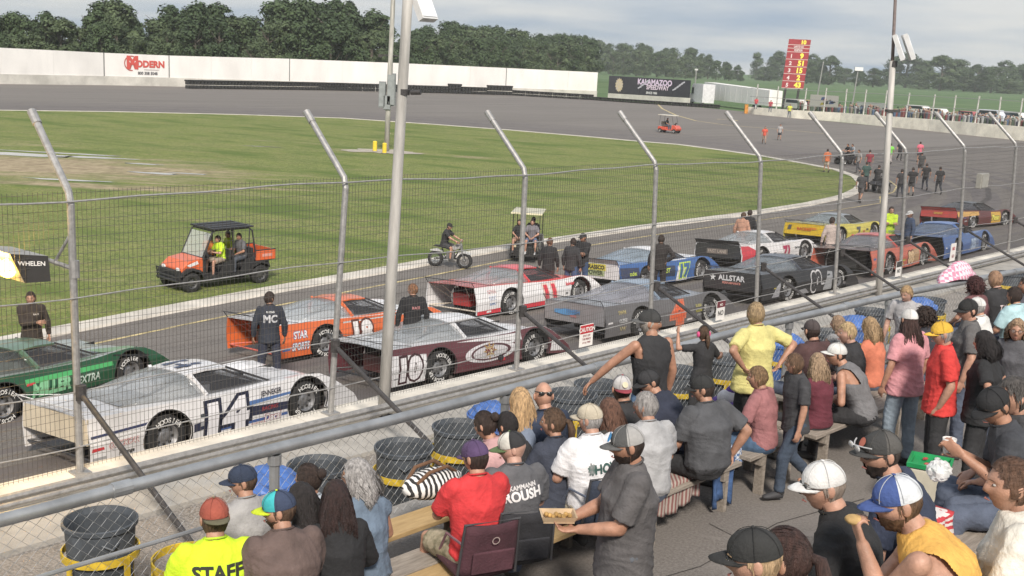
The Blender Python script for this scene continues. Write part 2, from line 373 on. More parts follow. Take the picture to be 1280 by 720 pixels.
# puddles of the wet infield
def blob(name, px, py, rx, ry, z, m, kind, rz=YAW, seed=0, n=40):
    c = at(px, py, GZ); rnd = random.Random(seed); ph = [rnd.random() * 6.28 for _ in range(5)]; pts = []
    for i in range(n):
        a = 2 * PI * i / n; r = 1 + .20 * math.sin(2 * a + ph[0]) + .14 * math.sin(3 * a + ph[1]) + .12 * math.sin(5 * a + ph[2]) + .10 * math.sin(9 * a + ph[3]) + .06 * math.sin(14 * a + ph[4])
        v = Vector((rx * r * math.cos(a), ry * r * math.sin(a), 0)); v.rotate(Matrix.Rotation(rz, 3, 'Z')); pts.append(c + v)
    return sheet(name, pts, z + GZ, m, kind)
M_pud = mat('puddle_water', (.46, .43, .38), .06, 0, .1, .6, 0)
for i, q in enumerate([(14, 193.5, 3.6, .75), (80, 192.5, 3.2, .35), (122, 198, 1.9, .45), (84, 226, 2.0, .26), (193, 217.5, 1.5, .28), (236, 218, .9, .22), (180, 206, 1.2, .2), (330, 184, 1.5, .16)]):
    blob('puddle', q[0], q[1], q[2], q[3], .048, M_pud, 'structure', -.05, 20 + i)
blob('concrete_pad', 478, 190, 2.1, 2.0, .058, mat('pale_concrete', (.42, .38, .32), .9, 0, .1, 2, .3, 20), 'structure', 0, 3)

# ------------------------------------------------------------------ near retaining wall, apron behind it and the stand
def extr(name, prof, s0, s1, m, kind='structure', ns=1):
    """profile (p, z) extruded along the straight"""
    mb = MB(); k = len(prof)
    for q in range(ns):
        a = s0 + (s1 - s0) * q / ns; b = s0 + (s1 - s0) * (q + 1) / ns - (.012 if ns > 1 else 0)
        vs = [S(a, p, z) for p, z in prof] + [S(b, p, z) for p, z in prof]
        mb.add(vs, [tuple(range(k)), tuple(range(2 * k - 1, k - 1, -1))] + [(i, (i + 1) % k, k + (i + 1) % k, k + i) for i in range(k)])
    return tag(mb.build(name, m), kind=kind)
M_wtop = mat('white_wall_paint_worn', (.70, .655, .58), .75, 0, .14, 1.5, .3, 12)
w = extr('track_wall', [(12.62, -.3), (12.55, .92), (12.05, .92), (12.05, -.9)], -30, 74, M_wtop, 'thing', 24)
tag(w, 'long white concrete wall under the catch fence beside the track', 'wall', kind='thing')
extr('wall_footing', [(12.05, .80), (12.05, -.9), (11.0, -.9), (11.0, .80)], -30, 74, M_conc)
extr('gravel_strip', [(11.0, .74), (11.0, -.9), (7.25, -.9), (7.25, .70)], -30, 74, ground_mat('dusty_gravel', (.25, .228, .205), .95, [(1.2, (1, 1, 1), 0, .45, .6, (.185, .168, .15)), (30, (1, 1, 1), 0, .42, .6, (.34, .31, .285)), (.8, (1, 1, 1), 1, .60, .68, (.13, .16, .07))], .9, 40))
extr('stand_kerb', [(7.25, 1.98), (7.25, -.5), (6.9, -.5), (6.9, 1.98)], -12, 17, M_concd)
extr('stand_kerb', [(6.95, 1.978), (6.95, -.5), (6.5, -.5), (6.5, 1.978)], 17.002, 60, M_concd)
M_walk = ground_mat('worn_grey_floor', (.21, .19, .175), .85, [(.7, (1, 1, 1), 0, .42, .62, (.175, .157, .145)), (40, (1, 1, 1), 0, .42, .6, (.25, .23, .212)), (2.2, (1, 1, 1), .4, .6, .68, (.26, .238, .22)), (3.1, (1, 1, 1), .2, .66, .72, (.12, .108, .10))], .6, 90)
extr('stand_floor', [(6.9, 2.0), (6.9, 0), (2.75, 0), (2.75, 2.0)], -12, 60, M_walk)
M_crack = mat('dark_joint', (.07, .063, .058), .9, 0, .2, 5)
for i_, pts_ in enumerate(([(8.2, 5.1), (8.05, 4.4), (8.15, 3.6), (8.0, 2.8)], [(6.2, 4.9), (7.4, 4.65), (8.7, 4.7), (9.9, 4.45)], [(5.0, 3.9), (5.1, 3.2), (4.9, 2.8)], [(10.5, 4.6), (10.4, 3.7), (10.6, 2.9)])):
    ribbon('floor_crack', [S(a_, b_) for a_, b_ in pts_], .012, 2.004, M_crack)
extr('stand_step', [(2.75, 2.45), (2.75, 0), (2.1, 0), (2.1, 2.45)], -12, 60, M_concd)
extr('stand_step', [(2.1, 2.9), (2.1, 0), (1.75, 0), (1.75, 2.9)], -12, 60, M_concd)
extr('stand_step', [(1.75, 3.2), (1.75, 0), (.2, 0), (.2, 3.2)], -12, 60, M_concd)

# ------------------------------------------------------------------ catch fence
M_post = metal((.42, .41, .40), .5); M_wire = mat('fence_wire', (.135, .125, .115), .5, .5, .1, 20); M_brace = mat('dark_brace_metal', (.075, .07, .07), .5, .3, .2, 10, .1, 40)
FP = [(5.77, -.02), (9.48, .20), (13.35, -.02), (17.07, -.2), (20.89, -.38), (24.40, -.36), (27.94, -.52), (31.71, -.60), (35.51, -.56), (39.2, -.56), (42.9, -.56), (46.6, -.5), (50.3, -.5), (2.1, 0), (-1.6, 0)]
fence = empty('catch_fence', S(5.77, 12.3, .92), 0, 'tall wire catch fence with bent top posts on the track wall', 'fence')
def fpart(mb, name, m, **k):
    o = mb.build(name, m, None, **k); o.parent = fence; o.matrix_parent_inverse = Matrix.Translation(-S(5.77, 12.3, .92)); return o
for s0, ds in FP:
    a = S(s0, 12.3, .92); b = S(s0 + ds, 12.3, 4.25); pts = [a, a.lerp(b, .5), a.lerp(b, .97)]
    arm = S(s0 + ds, 13.22, 5.12); pts += [b + Vector((0, 0, 0)) + (arm - b) * .05, b + (arm - b) * .16, arm]
    mb = MB(); mb.tube(pts, .044, 10); mb.tube([arm + (arm - b) * -.14, arm + (arm - b) * .02], .054, 10)
    mb.box(a + Vector((0, 0, .012)), (.2, .2, .024), YAW)
    fpart(mb, 'fence_post', M_post, smooth=False)
    mb = MB(); br = S(s0, 12.22, 1.93); ft = S(s0 + .02, 9.65, .80); mb.tube([br, ft], .034, 8); mb.tube([S(s0, 12.22, 1.85), S(s0, 12.22, 2.03)], .065, 8)
    fpart(mb, 'brace', M_brace)
for zc in (1.30, 1.98, 3.1, 4.22):
    mb = MB(); pts = []
    for i in range(0, 141):
        s_ = -2 + i * .45; pts.append(S(s_, 12.25, zc + .025 * math.sin(s_ * .85) + .01 * math.sin(s_ * 3.1)))
    mb.tube(pts, .009 if zc < 4 else .012, 5); fpart(mb, 'cable', M_post)
mb = MB(); mb.tube([S(-4, 11.93, .99), S(60, 11.93, .99)], .045, 8); fpart(mb, 'bottom_pipe', M_post)
mb = MB(); mb.tube([S(-4, 11.86, .93), S(60, 11.86, .93)], .03, 8); fpart(mb, 'bottom_pipe', M_post)
bays = sorted(q[0] for q in FP); 
for a, b in zip(bays[:-1], bays[1:]):
    mb = MB(); n = int((b - a) / .056); nx = DP * .0021; ny = DS * .0021
    for i in range(n):
        s_ = a + (b - a) * (i + .5) / n; w_ = .006 * math.sin(i * .7); p0 = S(s_, 12.36, .95); pts = [p0, S(s_ + w_, 12.36 + .02 * math.sin(i * .23), 2.5), S(s_, 12.36, 4.30)]
        mb.tube(pts, .0027, 3, cap=False)
    for j in range(33):
        z_ = .98 + j * .103; pts = [S(a + (b - a) * q / 6, 12.357 + .02 * math.sin(q * 2.1 + j), z_ + .008 * math.sin(q * 1.3 + j * 2.3)) for q in range(7)]
        mb.tube(pts, .0027, 3, cap=False)
    me = mb.mesh('wire_panel', M_wire, recalc=False); o = link('wire_panel', me, fence); o.matrix_parent_inverse = Matrix.Translation(-S(5.77, 12.3, .92))

# small printed notices wired to the fence
def board(name, c, w, h, label, cat, bg, rows, nrm=None, rz=None, band=None, t=.012, group=None, hd='paint'):
    """flat sign facing -p (the stand). rows: (text, height, y offset from centre, colour)"""
    rz = YAW if rz is None else rz
    o = empty(name, c, rz, label, cat, group)
    mb = MB(); mb.box((0, 0, 0), (w, t, h)); mb.build('panel', flat(bg), o)
    if band:
        mb = MB(); mb.box((0, -t / 2 - .002, band[0]), (w * .98, .004, band[1])); mb.build('band', flat(band[2]), o)
    for tx, hh, y, cc in rows:
        mb = MB(); lettering(mb, tx, lambda u, v: (u, -t / 2 - .007, v), hh, off=(0, y), bold=.03, narrow=.9); mb.build('lettering', flat(cc), o, recalc=False)
    return o
board('warning_sign', S(15.05, 12.22, 1.28), .36, .40, 'red and white caution notice wired low on the catch fence', 'sign', (.80, .77, .74),
      [('CAUTION', .075, .075, (.8, .78, .75)), ('STAY OFF', .035, -.02, (.3, .1, .1)), ('THE FENCE', .035, -.08, (.3, .1, .1)), ('AT ALL TIMES', .028, -.14, (.3, .1, .1))], band=(.115, .15, (.48, .03, .04)))
board('warning_sign', S(19.35, 12.22, 1.18), .30, .40, 'white notice with dark red heading left of the woman in yellow', 'sign', (.72, .70, .68),
      [('NO', .10, -.10, (.12, .12, .12)), ('NO', .05, .10, (.8, .75, .7))], band=(.13, .13, (.14, .03, .04)))
board('warning_sign', S(27.6, 12.22, 1.22), .30, .40, 'small black and white notice on the fence near the light pole', 'sign', (.72, .70, .68),
      [('NO', .09, -.1, (.12, .12, .12))], band=(.12, .15, (.05, .05, .05)))
board('warning_sign', S(31.0, 12.22, 1.35), .34, .50, 'pale notice behind the wire beside the pink chequered cloth', 'sign', (.74, .71, .69),
      [('NO', .09, .06, (.5, .06, .08)), ('GO', .08, -.15, (.3, .1, .12))])
ob = empty('control_box', S(32.25, 12.15, 3.30), YAW, 'plain grey electrical box hung high on the catch fence', 'box')
mb = MB(); mb.box((0, 0, 0), (.52, .16, .42)); bevel(mb.build('housing', plastic((.30, .29, .26)), ob), .015)
mb = MB(); mb.box((0, -.09, 0), (.46, .012, .36)); mb.box((.18, -.10, 0), (.03, .02, .06)); mb.build('door', plastic((.33, .32, .29)), ob)

# amber caution light on an arm from the first post
bl = empty('caution_light', S(5.77, 12.2, 3.3), YAW, 'amber caution light in a grey housing on an arm off the fence post', 'light')
bc = at(24, 332, 3.42); 
inv = (Matrix.Translation(bl.location) @ Matrix.Rotation(YAW, 4, 'Z')).inverted()
ORD = ['first', 'second', 'third', 'fourth', 'fifth', 'sixth', 'seventh', 'eighth', 'ninth', 'tenth', 'eleventh', 'twelfth', 'thirteenth', 'fourteenth', 'fifteenth', 'sixteenth', 'seventeenth', 'eighteenth', 'nineteenth', 'twentieth', 'twenty first', 'twenty second', 'twenty third', 'twenty fourth', 'twenty fifth', 'twenty sixth', 'twenty seventh', 'twenty eighth', 'twenty ninth', 'thirtieth'] + ['thirty ' + q for q in ('first', 'second', 'third', 'fourth', 'fifth', 'sixth', 'seventh', 'eighth', 'ninth')] + ['fortieth'] + ['forty ' + q for q in ('first', 'second', 'third', 'fourth', 'fifth', 'sixth', 'seventh', 'eighth', 'ninth')]
def px_of(P):
    v = Vector(P) - Vector((0, 0, CAM_H)); z = v.dot(cF)
    return 640 + FOC * v.dot(cR) / z, 360 - FOC * v.dot(cU) / z
def height_to(P, py):
    """height above P at which a vertical through P reaches image row py"""
    lo, hi = -5.0, 60.0
    for _ in range(40):
        mid = (lo + hi) / 2
        if px_of((P[0], P[1], P[2] + mid))[1] > py: lo = mid
        else: hi = mid
    return (lo + hi) / 2

# amber light housing
def bl_pt(P): return inv @ Vector(P)
M_house = plastic((.34, .33, .31)); M_black = plastic((.035, .033, .032), .5)
mb = MB(); a0 = S(5.77, 12.3, 3.40); a1 = S(5.55, 12.72, 3.50)
mb.tube([bl_pt(a0), bl_pt(a1)], .028, 8); mb.tube([bl_pt(S(5.77, 12.3, 3.86)), bl_pt(a1.lerp(a0, .45))], .018, 8); mb.tube([bl_pt(S(5.77, 12.3, 3.3)), bl_pt(S(5.77, 12.3, 3.5))], .06, 10)
mb.build('arm', M_post, bl)
# housing: wedge section extruded along the view of its long side
w = at(57, 326, 3.5); u_ = Vector((-.86, .34, 0)).normalized(); v_ = Vector((u_.y, -u_.x, 0)) * -1   # u_: away from the post, v_: towards the stand
c0 = at(36, 335, 3.45)
e1 = Vector((.97, .24, 0)).normalized(); e2 = Vector((-.80, .60, 0)).normalized()
dark = [(-.20, .16), (.20, .14), (.22, -.15), (-.05, -.17)]
pts = [bl_pt(c0 + e1 * a + Vector((0, 0, b))) for a, b in dark]
dvec = bl_pt(c0 + e2 * .75) - bl_pt(c0)
mb = MB(); mb.prism(pts, dvec); mb.build('housing', M_house, bl)
mb = MB(); mb.prism([p - dvec.normalized() * .014 for p in pts], dvec.normalized() * .012); mb.build('end_cap', M_black, bl)
mb = MB(); lettering(mb, 'WHELEN', lambda uu, vv: bl_pt(c0 + e1 * uu + Vector((0, 0, vv)) - e2 * .02), .05, off=(.02, .03)); mb.build('lettering', flat((.75, .73, .7)), bl, recalc=False)
M_lamp = mat('amber_lamp_glow', (.9, .55, .08), .4, 0, .05, 4, 0, emit=((1.0, .62, .10), 9.0))
for k_ in range(3):
    q = c0 + e1 * -.17 + e2 * (.10 + .24 * k_) + Vector((0, 0, -.02))
    mb = MB(); mb.ball(bl_pt(q), (.10, .10, .11), 14, 8); mb.build('lamp', M_lamp, bl, smooth=True)
pl = bpy.data.lights.new('amber_glow', 'POINT'); pl.energy = 110; pl.color = (1, .6, .12); pl.shadow_soft_size = .12
plo = bpy.data.objects.new('amber_glow', pl); col.objects.link(plo); plo.location = c0 + e1 * -.42 + e2 * .4

# ------------------------------------------------------------------ light poles
def lean_pole(a, b, r0, r1, n=12): mb = MB(); mb.tube([a, a.lerp(b, .25), a.lerp(b, .5), a.lerp(b, .75), b], [r0, r0 * .97 + r1 * .03, (r0 + r1) / 2, (r0 + 3 * r1) / 4, r1], n); return mb
M_polew = mat('weathered_pole_paint', (.52, .50, .47), .7, .2, .20, 2.0, .15, 12, stretch=(3, 3, .4))
def floodlight(parent, c, yaw, tilt, w=.9, h=.55):
    Mx = Matrix.Rotation(yaw, 3, 'Z') @ Matrix.Rotation(tilt, 3, 'X')
    mb = MB(); mb.box(c, (w, .10, h), rot=Mx); mb.build('floodlight', plastic((.62, .62, .62)), parent)
    mb = MB(); mb.box(Vector(c) + Mx @ Vector((0, -.056, 0)), (w * .92, .012, h * .88), rot=Mx); mb.build('lens', mat('lamp_lens', (.85, .86, .88), .15, 0, .03, 4), parent)
A0 = S(9.75, 11.55, .72); A0 = at(479, 522, .75)
ptop = at(506, -30, 0); Ah = 7.4
rdir = (at(512, 0, 20) - Vector((0, 0, CAM_H)))
# top found at the same distance from the stand as the foot
def on_ray(px, py, dist_y):
    d = cF * FOC + cR * (px - 640) + cU * (360 - py); return Vector((0, 0, CAM_H)) + d * (dist_y / d.y)
pole = empty('light_pole', A0, 0, 'tall grey steel light pole standing just behind the wall beside the maroon car', 'light pole')
b_ = on_ray(513, -60, A0.y) - A0
mb = lean_pole(Vector((0, 0, 0)), b_, .085, .068, 16); mb.build('pole', M_polew, pole, smooth=True)
mb = MB(); mb.tube([Vector((0, 0, 0)), Vector((0, 0, .05))], .14, 16); mb.build('base_plate', M_post, pole)
q_ = on_ray(505, 115, A0.y) - A0; mb = MB(); mb.tube([q_ + Vector((.1, -.03, 0)), q_ + Vector((.24, -.07, .01))], .035, 8); mb.tube([q_ + Vector((0, 0, -.04)), q_ + Vector((0, 0, .04))], .082, 16); mb.build('bracket', M_brace, pole)
fq = on_ray(522, 4, A0.y) - A0; floodlight(pole, fq + Vector((.06, .1, .0)), .9, -.5, .3, .5)
C0 = at(1098, 372, .75)
pole = empty('light_pole', C0, 0, 'weathered light pole with a double floodlight right of the walking drivers', 'light pole')
mb = lean_pole(Vector((0, 0, 0)), on_ray(1116, 76, C0.y) - C0, .085, .07, 14); mb.build('pole', M_polew, pole, smooth=True)
mb = lean_pole(on_ray(1115.5, 78, C0.y) - C0, on_ray(1121, -40, C0.y) - C0, .04, .036, 8); mb.build('mast', mat('rusty_mast', (.26, .21, .20), .7, .3, .15, 8), pole, smooth=True)
fq = on_ray(1127, 60, C0.y) - C0
for q, yw in ((Vector((-.06, 0, 0)), 1.2), (Vector((.16, .02, .03)), 1.35)):
    floodlight(pole, fq + q, yw, -.42, .5, .62)
q_ = on_ray(1117, 80, C0.y) - C0; mb = MB(); mb.tube([q_ + Vector((0, 0, -.07)), q_ + Vector((0, 0, .07))], .085, 12); q2 = on_ray(1105, 138, C0.y) - C0; mb.box(q2 + Vector((.2, 0, 0)), (.3, .2, .06)); mb.build('bracket', M_brace, pole)
# infield pole
B0 = at(483, 190, GZ); 
pole = empty('light_pole', B0 + Vector((0, 0, .05)), 0, 'infield light pole with electrical cabinets on a concrete pad', 'light pole')
mb = lean_pole(Vector((0, 0, 0)), on_ray(494, -60, B0.y) - B0, .18, .15, 16); mb.build('pole', M_polew, pole, smooth=True)
for px_, py0, py1, w_ in ((478, 99, 139, .45), (489, 88, 138, .55), (484, 118, 140, .5)):
    c_ = on_ray(px_, (py0 + py1) / 2, B0.y) - B0; hh = (py1 - py0) / 22.5
    mb = MB(); mb.box(c_ + Vector((0, -.05 if w_ != .55 else .2, 0)), (w_, .4, hh)); mb.build('cabinet', mat('grey_cabinet', (.25, .27, .28), .6, .2, .1, 3), pole)
    mb = MB(); mb.box(c_ + Vector((0, -.27, 0)), (w_ * .85, .03, hh * .92)); mb.box(c_ + Vector((w_ * .3, -.30, 0)), (.04, .04, .14)); mb.build('cabinet_door', mat('grey_cabinet_door', (.29, .31, .32), .6, .2, .1, 3), pole)
mb = MB(); c_ = on_ray(484, 70, B0.y) - B0; mb.beam(c_ + Vector((-.55, 0, 0)), c_ + Vector((.75, 0, 0)), .12, .1); mb.box(c_ + Vector((-.45, -.1, -.05)), (.3, .25, .2)); mb.build('crossarm', M_brace, pole)
for i, (px_, py_) in enumerate(((468.5, 189), (480.5, 191.5))):
    o = empty('bollard', at(px_, py_, GZ + .06), 0, ['yellow bollard standing a little left of the infield light pole', 'yellow bollard in front of the foot of the infield light pole'][i], 'bollard', 'yellow bollards by the infield pole')
    mb = MB(); mb.tube([(0, 0, 0), (0, 0, .66), (0, 0, .70), (0, 0, .72)], [.15, .15, .11, .02], 12); mb.build('post', plastic((.80, .60, .06)), o)
    mb = MB(); mb.tube([(0, 0, 0), (0, 0, .03)], .2, 12); mb.build('collar', M_concd, o)
# far utility pole in the tree line
o = empty('utility_pole', at(723, 92, GZ), 0, 'thin wooden utility pole standing before the far wood', 'utility pole')
hz = height_to(o.location, 64); mb = MB(); mb.tube([(0, 0, 0), (0, 0, hz)], [.5, .35], 8); mb.build('pole', mat('bleached_wood', (.40, .38, .35), .9), o)
mb = MB(); mb.beam((-1.6, 0, hz * .93), (1.6, 0, hz * .93), .3, .3); mb.build('crossarm', mat('bleached_wood', (.40, .38, .35), .9), o)

# ------------------------------------------------------------------ far wall of the back straight
WB = [(-420, 104, 40), (-200, 103, 50), (0, 105, 59.5), (131, 106.5, 66), (212, 108, 69.5), (362, 111.5, 73.5), (490, 115, 78.5), (632, 118.5, 85), (746, 122, 90.5)]
wall = empty('backstretch_wall', at(362, 111.5, GZ), 0, 'high white boarded wall on concrete behind the back straight', 'wall')
WI = Matrix.Translation(-wall.location)
def gpt(px, py): return at(px, py, GZ)
M_board = mat('white_board', (.84, .82, .79), .65, 0, .05, .35, .08, 5, stretch=(1, 1, .4)); M_wc = mat('old_white_concrete', (.60, .58, .53), .85, 0, .12, .5, .2, 6)
P_ = [gpt(a, b) for a, b, c in WB]; H_ = [height_to(p, c) for p, (a, b, c) in zip(P_, WB)]
def vpanel(name, a, b, z0a, z1a, z0b, z1b, t, m, parent, Wi):
    n = Vector((-(b - a).y, (b - a).x, 0)).normalized() * t; up = lambda p, z: Vector((p.x, p.y, z + GZ))
    mb = MB(); mb.prism([up(a, z0a), up(b, z0b), up(b, z1b), up(a, z1a)], n)
    o = mb.build(name, m, parent); o.matrix_parent_inverse = Wi; return o
for i in range(len(P_) - 1):
    a, b = P_[i], P_[i + 1]; d = (b - a).normalized(); n_ = Vector((-d.y, d.x, 0))
    vpanel('concrete_base', a, b, 0, 1.35, 0, 1.35, .35, M_wc, wall, WI)
    seg = max(1, int((b - a).length / 7)) if i not in (3,) else 2
    for q in range(seg):
        f0, f1 = q / seg, (q + 1) / seg; o_ = n_ * (.10 + .02 * (q % 2))
        pa = a.lerp(b, f0) + d * (.06 if q == 0 else .015) + o_; pb = a.lerp(b, f1) - d * (.06 if q == seg - 1 else .015) + o_
        vpanel('board', pa, pb, 1.36, H_[i] + (H_[i + 1] - H_[i]) * f0, 1.36, H_[i] + (H_[i + 1] - H_[i]) * f1, .12, M_board, wall, WI)
    vpanel('wall_post', a + n_ * .02 - d * .05, a + n_ * .02 + d * .05, 1.36, H_[i] + .02, 1.36, H_[i] + .02, .3, mat('grey_wall_post', (.2, .2, .2), .7), wall, WI)
# painted advertisement on the board between px 131 and 212
a, b = P_[3], P_[4]; d = (b - a).normalized(); n_ = Vector((-d.y, d.x, 0)); L_ = (b - a).length
so = empty('wall_advert', a.lerp(b, .6), 0, 'red lettered advert with ring logo on the white far wall', 'sign')
def adv(u, v): return (d * u - n_ * -.0 + Vector((0, 0, v)) + n_ * .05)
red = flat((.62, .10, .08)); blk = flat((.10, .10, .11))
mb = MB(); mb.box((0, 0, 0), (.01, .01, .01)); 
zc = 1.45 + H_[3] * .30
mb = MB(); lettering(mb, 'ODERN', lambda u, v: adv(u + L_ * .10, v + zc), .95, bold=.05, narrow=1.05); mb.build('lettering', red, so, recalc=False)
mb = MB(); lettering(mb, 'M', lambda u, v: adv(u - L_ * .175, v + zc - .2) - n_ * .01, 1.7, bold=.08, narrow=1.0); mb.build('monogram', red, so, recalc=False)
mb = MB()
for r0, r1, rr in ((1.0, 1.17, flat((.45, .12, .10))),):
    n = 40; c_ = (-L_ * .19, zc + .5)
    for j in range(n):
        a0, a1 = 2 * PI * j / n, 2 * PI * (j + 1) / n
        if 30 < j < 35: continue
        mb.add([adv(c_[0] + r_ * math.cos(t_) * 1.05, c_[1] + r_ * math.sin(t_)) for r_, t_ in ((r0, a0), (r0, a1), (r1, a1), (r1, a0))], [(0, 1, 2, 3)])
mb.build('ring', flat((.45, .12, .10)), so, recalc=False)
mb = MB(); lettering(mb, '800 308 5048', lambda u, v: adv(u + L_ * .06, v + zc - 1.15), .42, bold=.03); mb.build('small_lettering', blk, so, recalc=False)
mb = MB(); mb.prism([adv(L_ * .0, zc - .42), adv(L_ * .24, zc - .42), adv(L_ * .24, zc - .35), adv(L_ * .0, zc - .35)], n_ * -.01); mb.build('underline', flat((.5, .42, .40)), so)

# stacked tyre barriers along the far wall: each black bundle is a thing
M_tyre = mat('tyre_rubber', (.028, .028, .029), .85, 0, .15, 5, .2, 30)
def tyre_bundle_mesh():
    mb = MB()
    for q in range(4):
        for r_ in range(2):
            mb.lathe([(.16, .02), (.30, .02), (.33, .08), (.33, .20), (.30, .26), (.16, .26)], 12, c=((q - 1.5) * .64, 0, r_ * .28))
    mb.box((0, -.0, .60), (2.5, .62, .12)); return mb.mesh('tyre_bundle', M_tyre)
tb = tyre_bundle_mesh(); line = [(232, 110.5), (420, 112.8), (560, 116.5), (640, 119), (742, 125), (800, 129), (900, 135.5)]
k_ = 0
for (x0, y0), (x1, y1) in zip(line[:-1], line[1:]):
    a = gpt(x0, y0 + .3); b = gpt(x1, y1 + .3); Ln = (b - a).length; n = int(Ln / 2.62); yw = math.atan2((b - a).y, (b - a).x)
    for q in range(n):
        p = a.lerp(b, (q + .5) / n); o = link('tyre_bundle', tb, None, p, (0, 0, yw)); hs = 2.05 if x0 < 640 else (1.6 if x0 < 700 else 1.0)
        if random.random() < .15 and x0 >= 480 and x0 < 700: hs *= 1.35
        o.scale = (Ln / n / 2.62, 1.2, hs); k_ += 1
        tag(o, 'black tyre bundle, %s from the left in the row under the far wall' % ORD[k_ - 1], 'tyre barrier', 'tyre bundles along the far wall')

# ------------------------------------------------------------------ banner trailer with lorry cab picture, white trailer
bw = empty('printed_banner', gpt(760, 124), 0, 'black speedway banner with yellow emblem on the far wall beside the lorry', 'banner')
a = gpt(760, 123.5) + Vector((0, 1.0, 0)); b = gpt(862, 131.5) + Vector((0, 1.0, 0)); BWI = Matrix.Translation(-bw.location)
za0, za1 = height_to(a, 116.5), height_to(a, 94.5); zb0, zb1 = height_to(b, 122.5), height_to(b, 100.5)
vpanel('backing', a, b, 0, za0, 0, zb0, .3, M_wc, bw, BWI)
d = (b - a).normalized(); n_ = Vector((-d.y, d.x, 0)); L_ = (b - a).length; nb = 5
for q in range(nb):
    f0, f1 = q / nb, (q + 1) / nb
    vpanel('panel', a.lerp(b, f0) + d * .03, a.lerp(b, f1) - d * .03, za0 + (zb0 - za0) * f0, za1 + (zb1 - za1) * f0, za0 + (zb0 - za0) * f1, za1 + (zb1 - za1) * f1, .15, mat('black_banner_print', (.045, .045, .055), .5, 0, .5, 1.2, 0, c2=(.03, .03, .04)), bw, BWI)
def bpt(u, v, o_=-.05): f = .5 + u / L_; z0 = za0 + (zb0 - za0) * f; z1 = za1 + (zb1 - za1) * f; p = a.lerp(b, f) + n_ * o_; return Vector((p.x, p.y, z0 + (z1 - z0) * v + GZ)) - bw.location
mb = MB()
for j in range(28):
    t0 = 2 * PI * j / 28; r0 = .42 if j % 2 else .33; t1 = 2 * PI * (j + 1) / 28; r1 = .33 if j % 2 else .42
    mb.add([bpt(-L_ * .36, .5), bpt(-L_ * .36 + r0 * 2.6 * math.cos(t0), .5 + r0 * math.sin(t0)), bpt(-L_ * .36 + r1 * 2.6 * math.cos(t1), .5 + r1 * math.sin(t1))], [(0, 1, 2)])
mb.build('emblem', mat('emblem_print', (.62, .50, .22), .6, 0, .5, 3, 0, c2=(.5, .45, .45)), bw, recalc=False)
for tx, h_, u0, v0, c_ in (('KALAMAZOO', .30, .08, .62, (.75, .62, .78)), ('SPEEDWAY', .24, .12, .36, (.72, .6, .7)), ('SINCE 1950', .12, .05, .10, (.75, .75, .75))):
    mb = MB(); lettering(mb, tx, lambda u, v: bpt(u * 3.6 + L_ * u0, v + v0), h_, bold=.04, narrow=.9); mb.build('lettering', flat(c_), bw, recalc=False)
for sx in (-.12, .30):
    mb = MB()
    for q in range(5): mb.add([bpt(L_ * sx + q * .5, .35 + .1 * q), bpt(L_ * sx + q * .5 + .9, .45 + .1 * q), bpt(L_ * sx + q * .5 + .7, .52 + .1 * q), bpt(L_ * sx + q * .5 - .1, .41 + .1 * q)], [(0, 1, 2, 3)])
    mb.build('streak', flat((.55, .55, .6)), bw, recalc=False)

def wheel_mesh(r, w, rim=(.5, .5, .5), name='wheel', spokes=0):
    """axis along Y, centred; tyre = slot 0, rim = slot 1"""
    mb = MB(); h = w / 2
    mb.lathe([(r * .56, -h * .9), (r * .80, -h), (r * .96, -h * .82), (r, -h * .5), (r, h * .5), (r * .96, h * .82), (r * .80, h), (r * .56, h * .9)], 28, 0, axis='Y')
    mb.lathe([(.001, -h * .45), (r * .2, -h * .62), (r * .25, -h * .5), (r * .50, -h * .35), (r * .57, -h * .9), (r * .60, -h * .9)], 28, 1, axis='Y')
    mb.lathe([(.001, h * .45), (r * .2, h * .62), (r * .25, h * .5), (r * .50, h * .35), (r * .57, h * .9), (r * .60, h * .9)], 28, 1, axis='Y')
    for s in (-1, 1):
        for k in range(8):
            an = k * PI / 4; mb.box((r * .40 * math.cos(an), s * h * .48, r * .40 * math.sin(an)), (r * .11, h * .10, r * .11), mi=0)
    return mb.mesh(name, [M_tyre, metal(rim, .35)], True)

# white lorry: cab + long trailer standing outside the wall
tr = empty('white_lorry', gpt(905, 131), 0, 'white lorry with long plain white trailer parked beyond the far wall', 'lorry')
TI = Matrix.Translation(-tr.location)
a = gpt(880, 131) + Vector((0, 1.5, 0)); b = gpt(962, 141) + Vector((0, 1.5, 0)); d = (b - a).normalized(); n_ = Vector((-d.y, d.x, 0)); 
za1 = height_to(a, 102.5); zb1 = height_to(b, 113)
vpanel('trailer', a, b, 1.1, za1, 1.1, zb1, 2.5, M_board, tr, TI)
ln = (b - a).length
for q in range(12): vpanel('rib', a.lerp(b, q / 12 + .02) - n_ * .03, a.lerp(b, q / 12 + .02) - n_ * .03 + d * .05, 1.2, za1 + (zb1 - za1) * (q / 12) - .1, 1.2, za1 + (zb1 - za1) * (q / 12) - .1, .03, plastic((.6, .6, .6)), tr, TI)
wm = wheel_mesh(.52, .4)
for q in (.78, .86): o = link('wheel', wm, tr, a.lerp(b, q) + n_ * .3 + Vector((0, 0, .52)) - tr.location, (0, 0, math.atan2(d.y, d.x)))
ca = gpt(862, 131) + Vector((0, .7, 0)); cz1 = height_to(ca, 104)
def cpt(x, y, z): return ca + d * x + n_ * y + Vector((0, 0, z)) - tr.location
cw = (a - ca).length - .4
mb = MB(); prof = [(0, .6), (0, 2.0), (.45, 2.2), (.8, cz1 * .9), (1.2, cz1), (cw, cz1), (cw, .6)]
mb.prism([cpt(x, 0, z) for x, z in prof], n_ * 2.4); mb.build('cab', mat('white_cab_paint', (.7, .7, .72), .4, 0, .08, 2, 0, None, .4), tr)
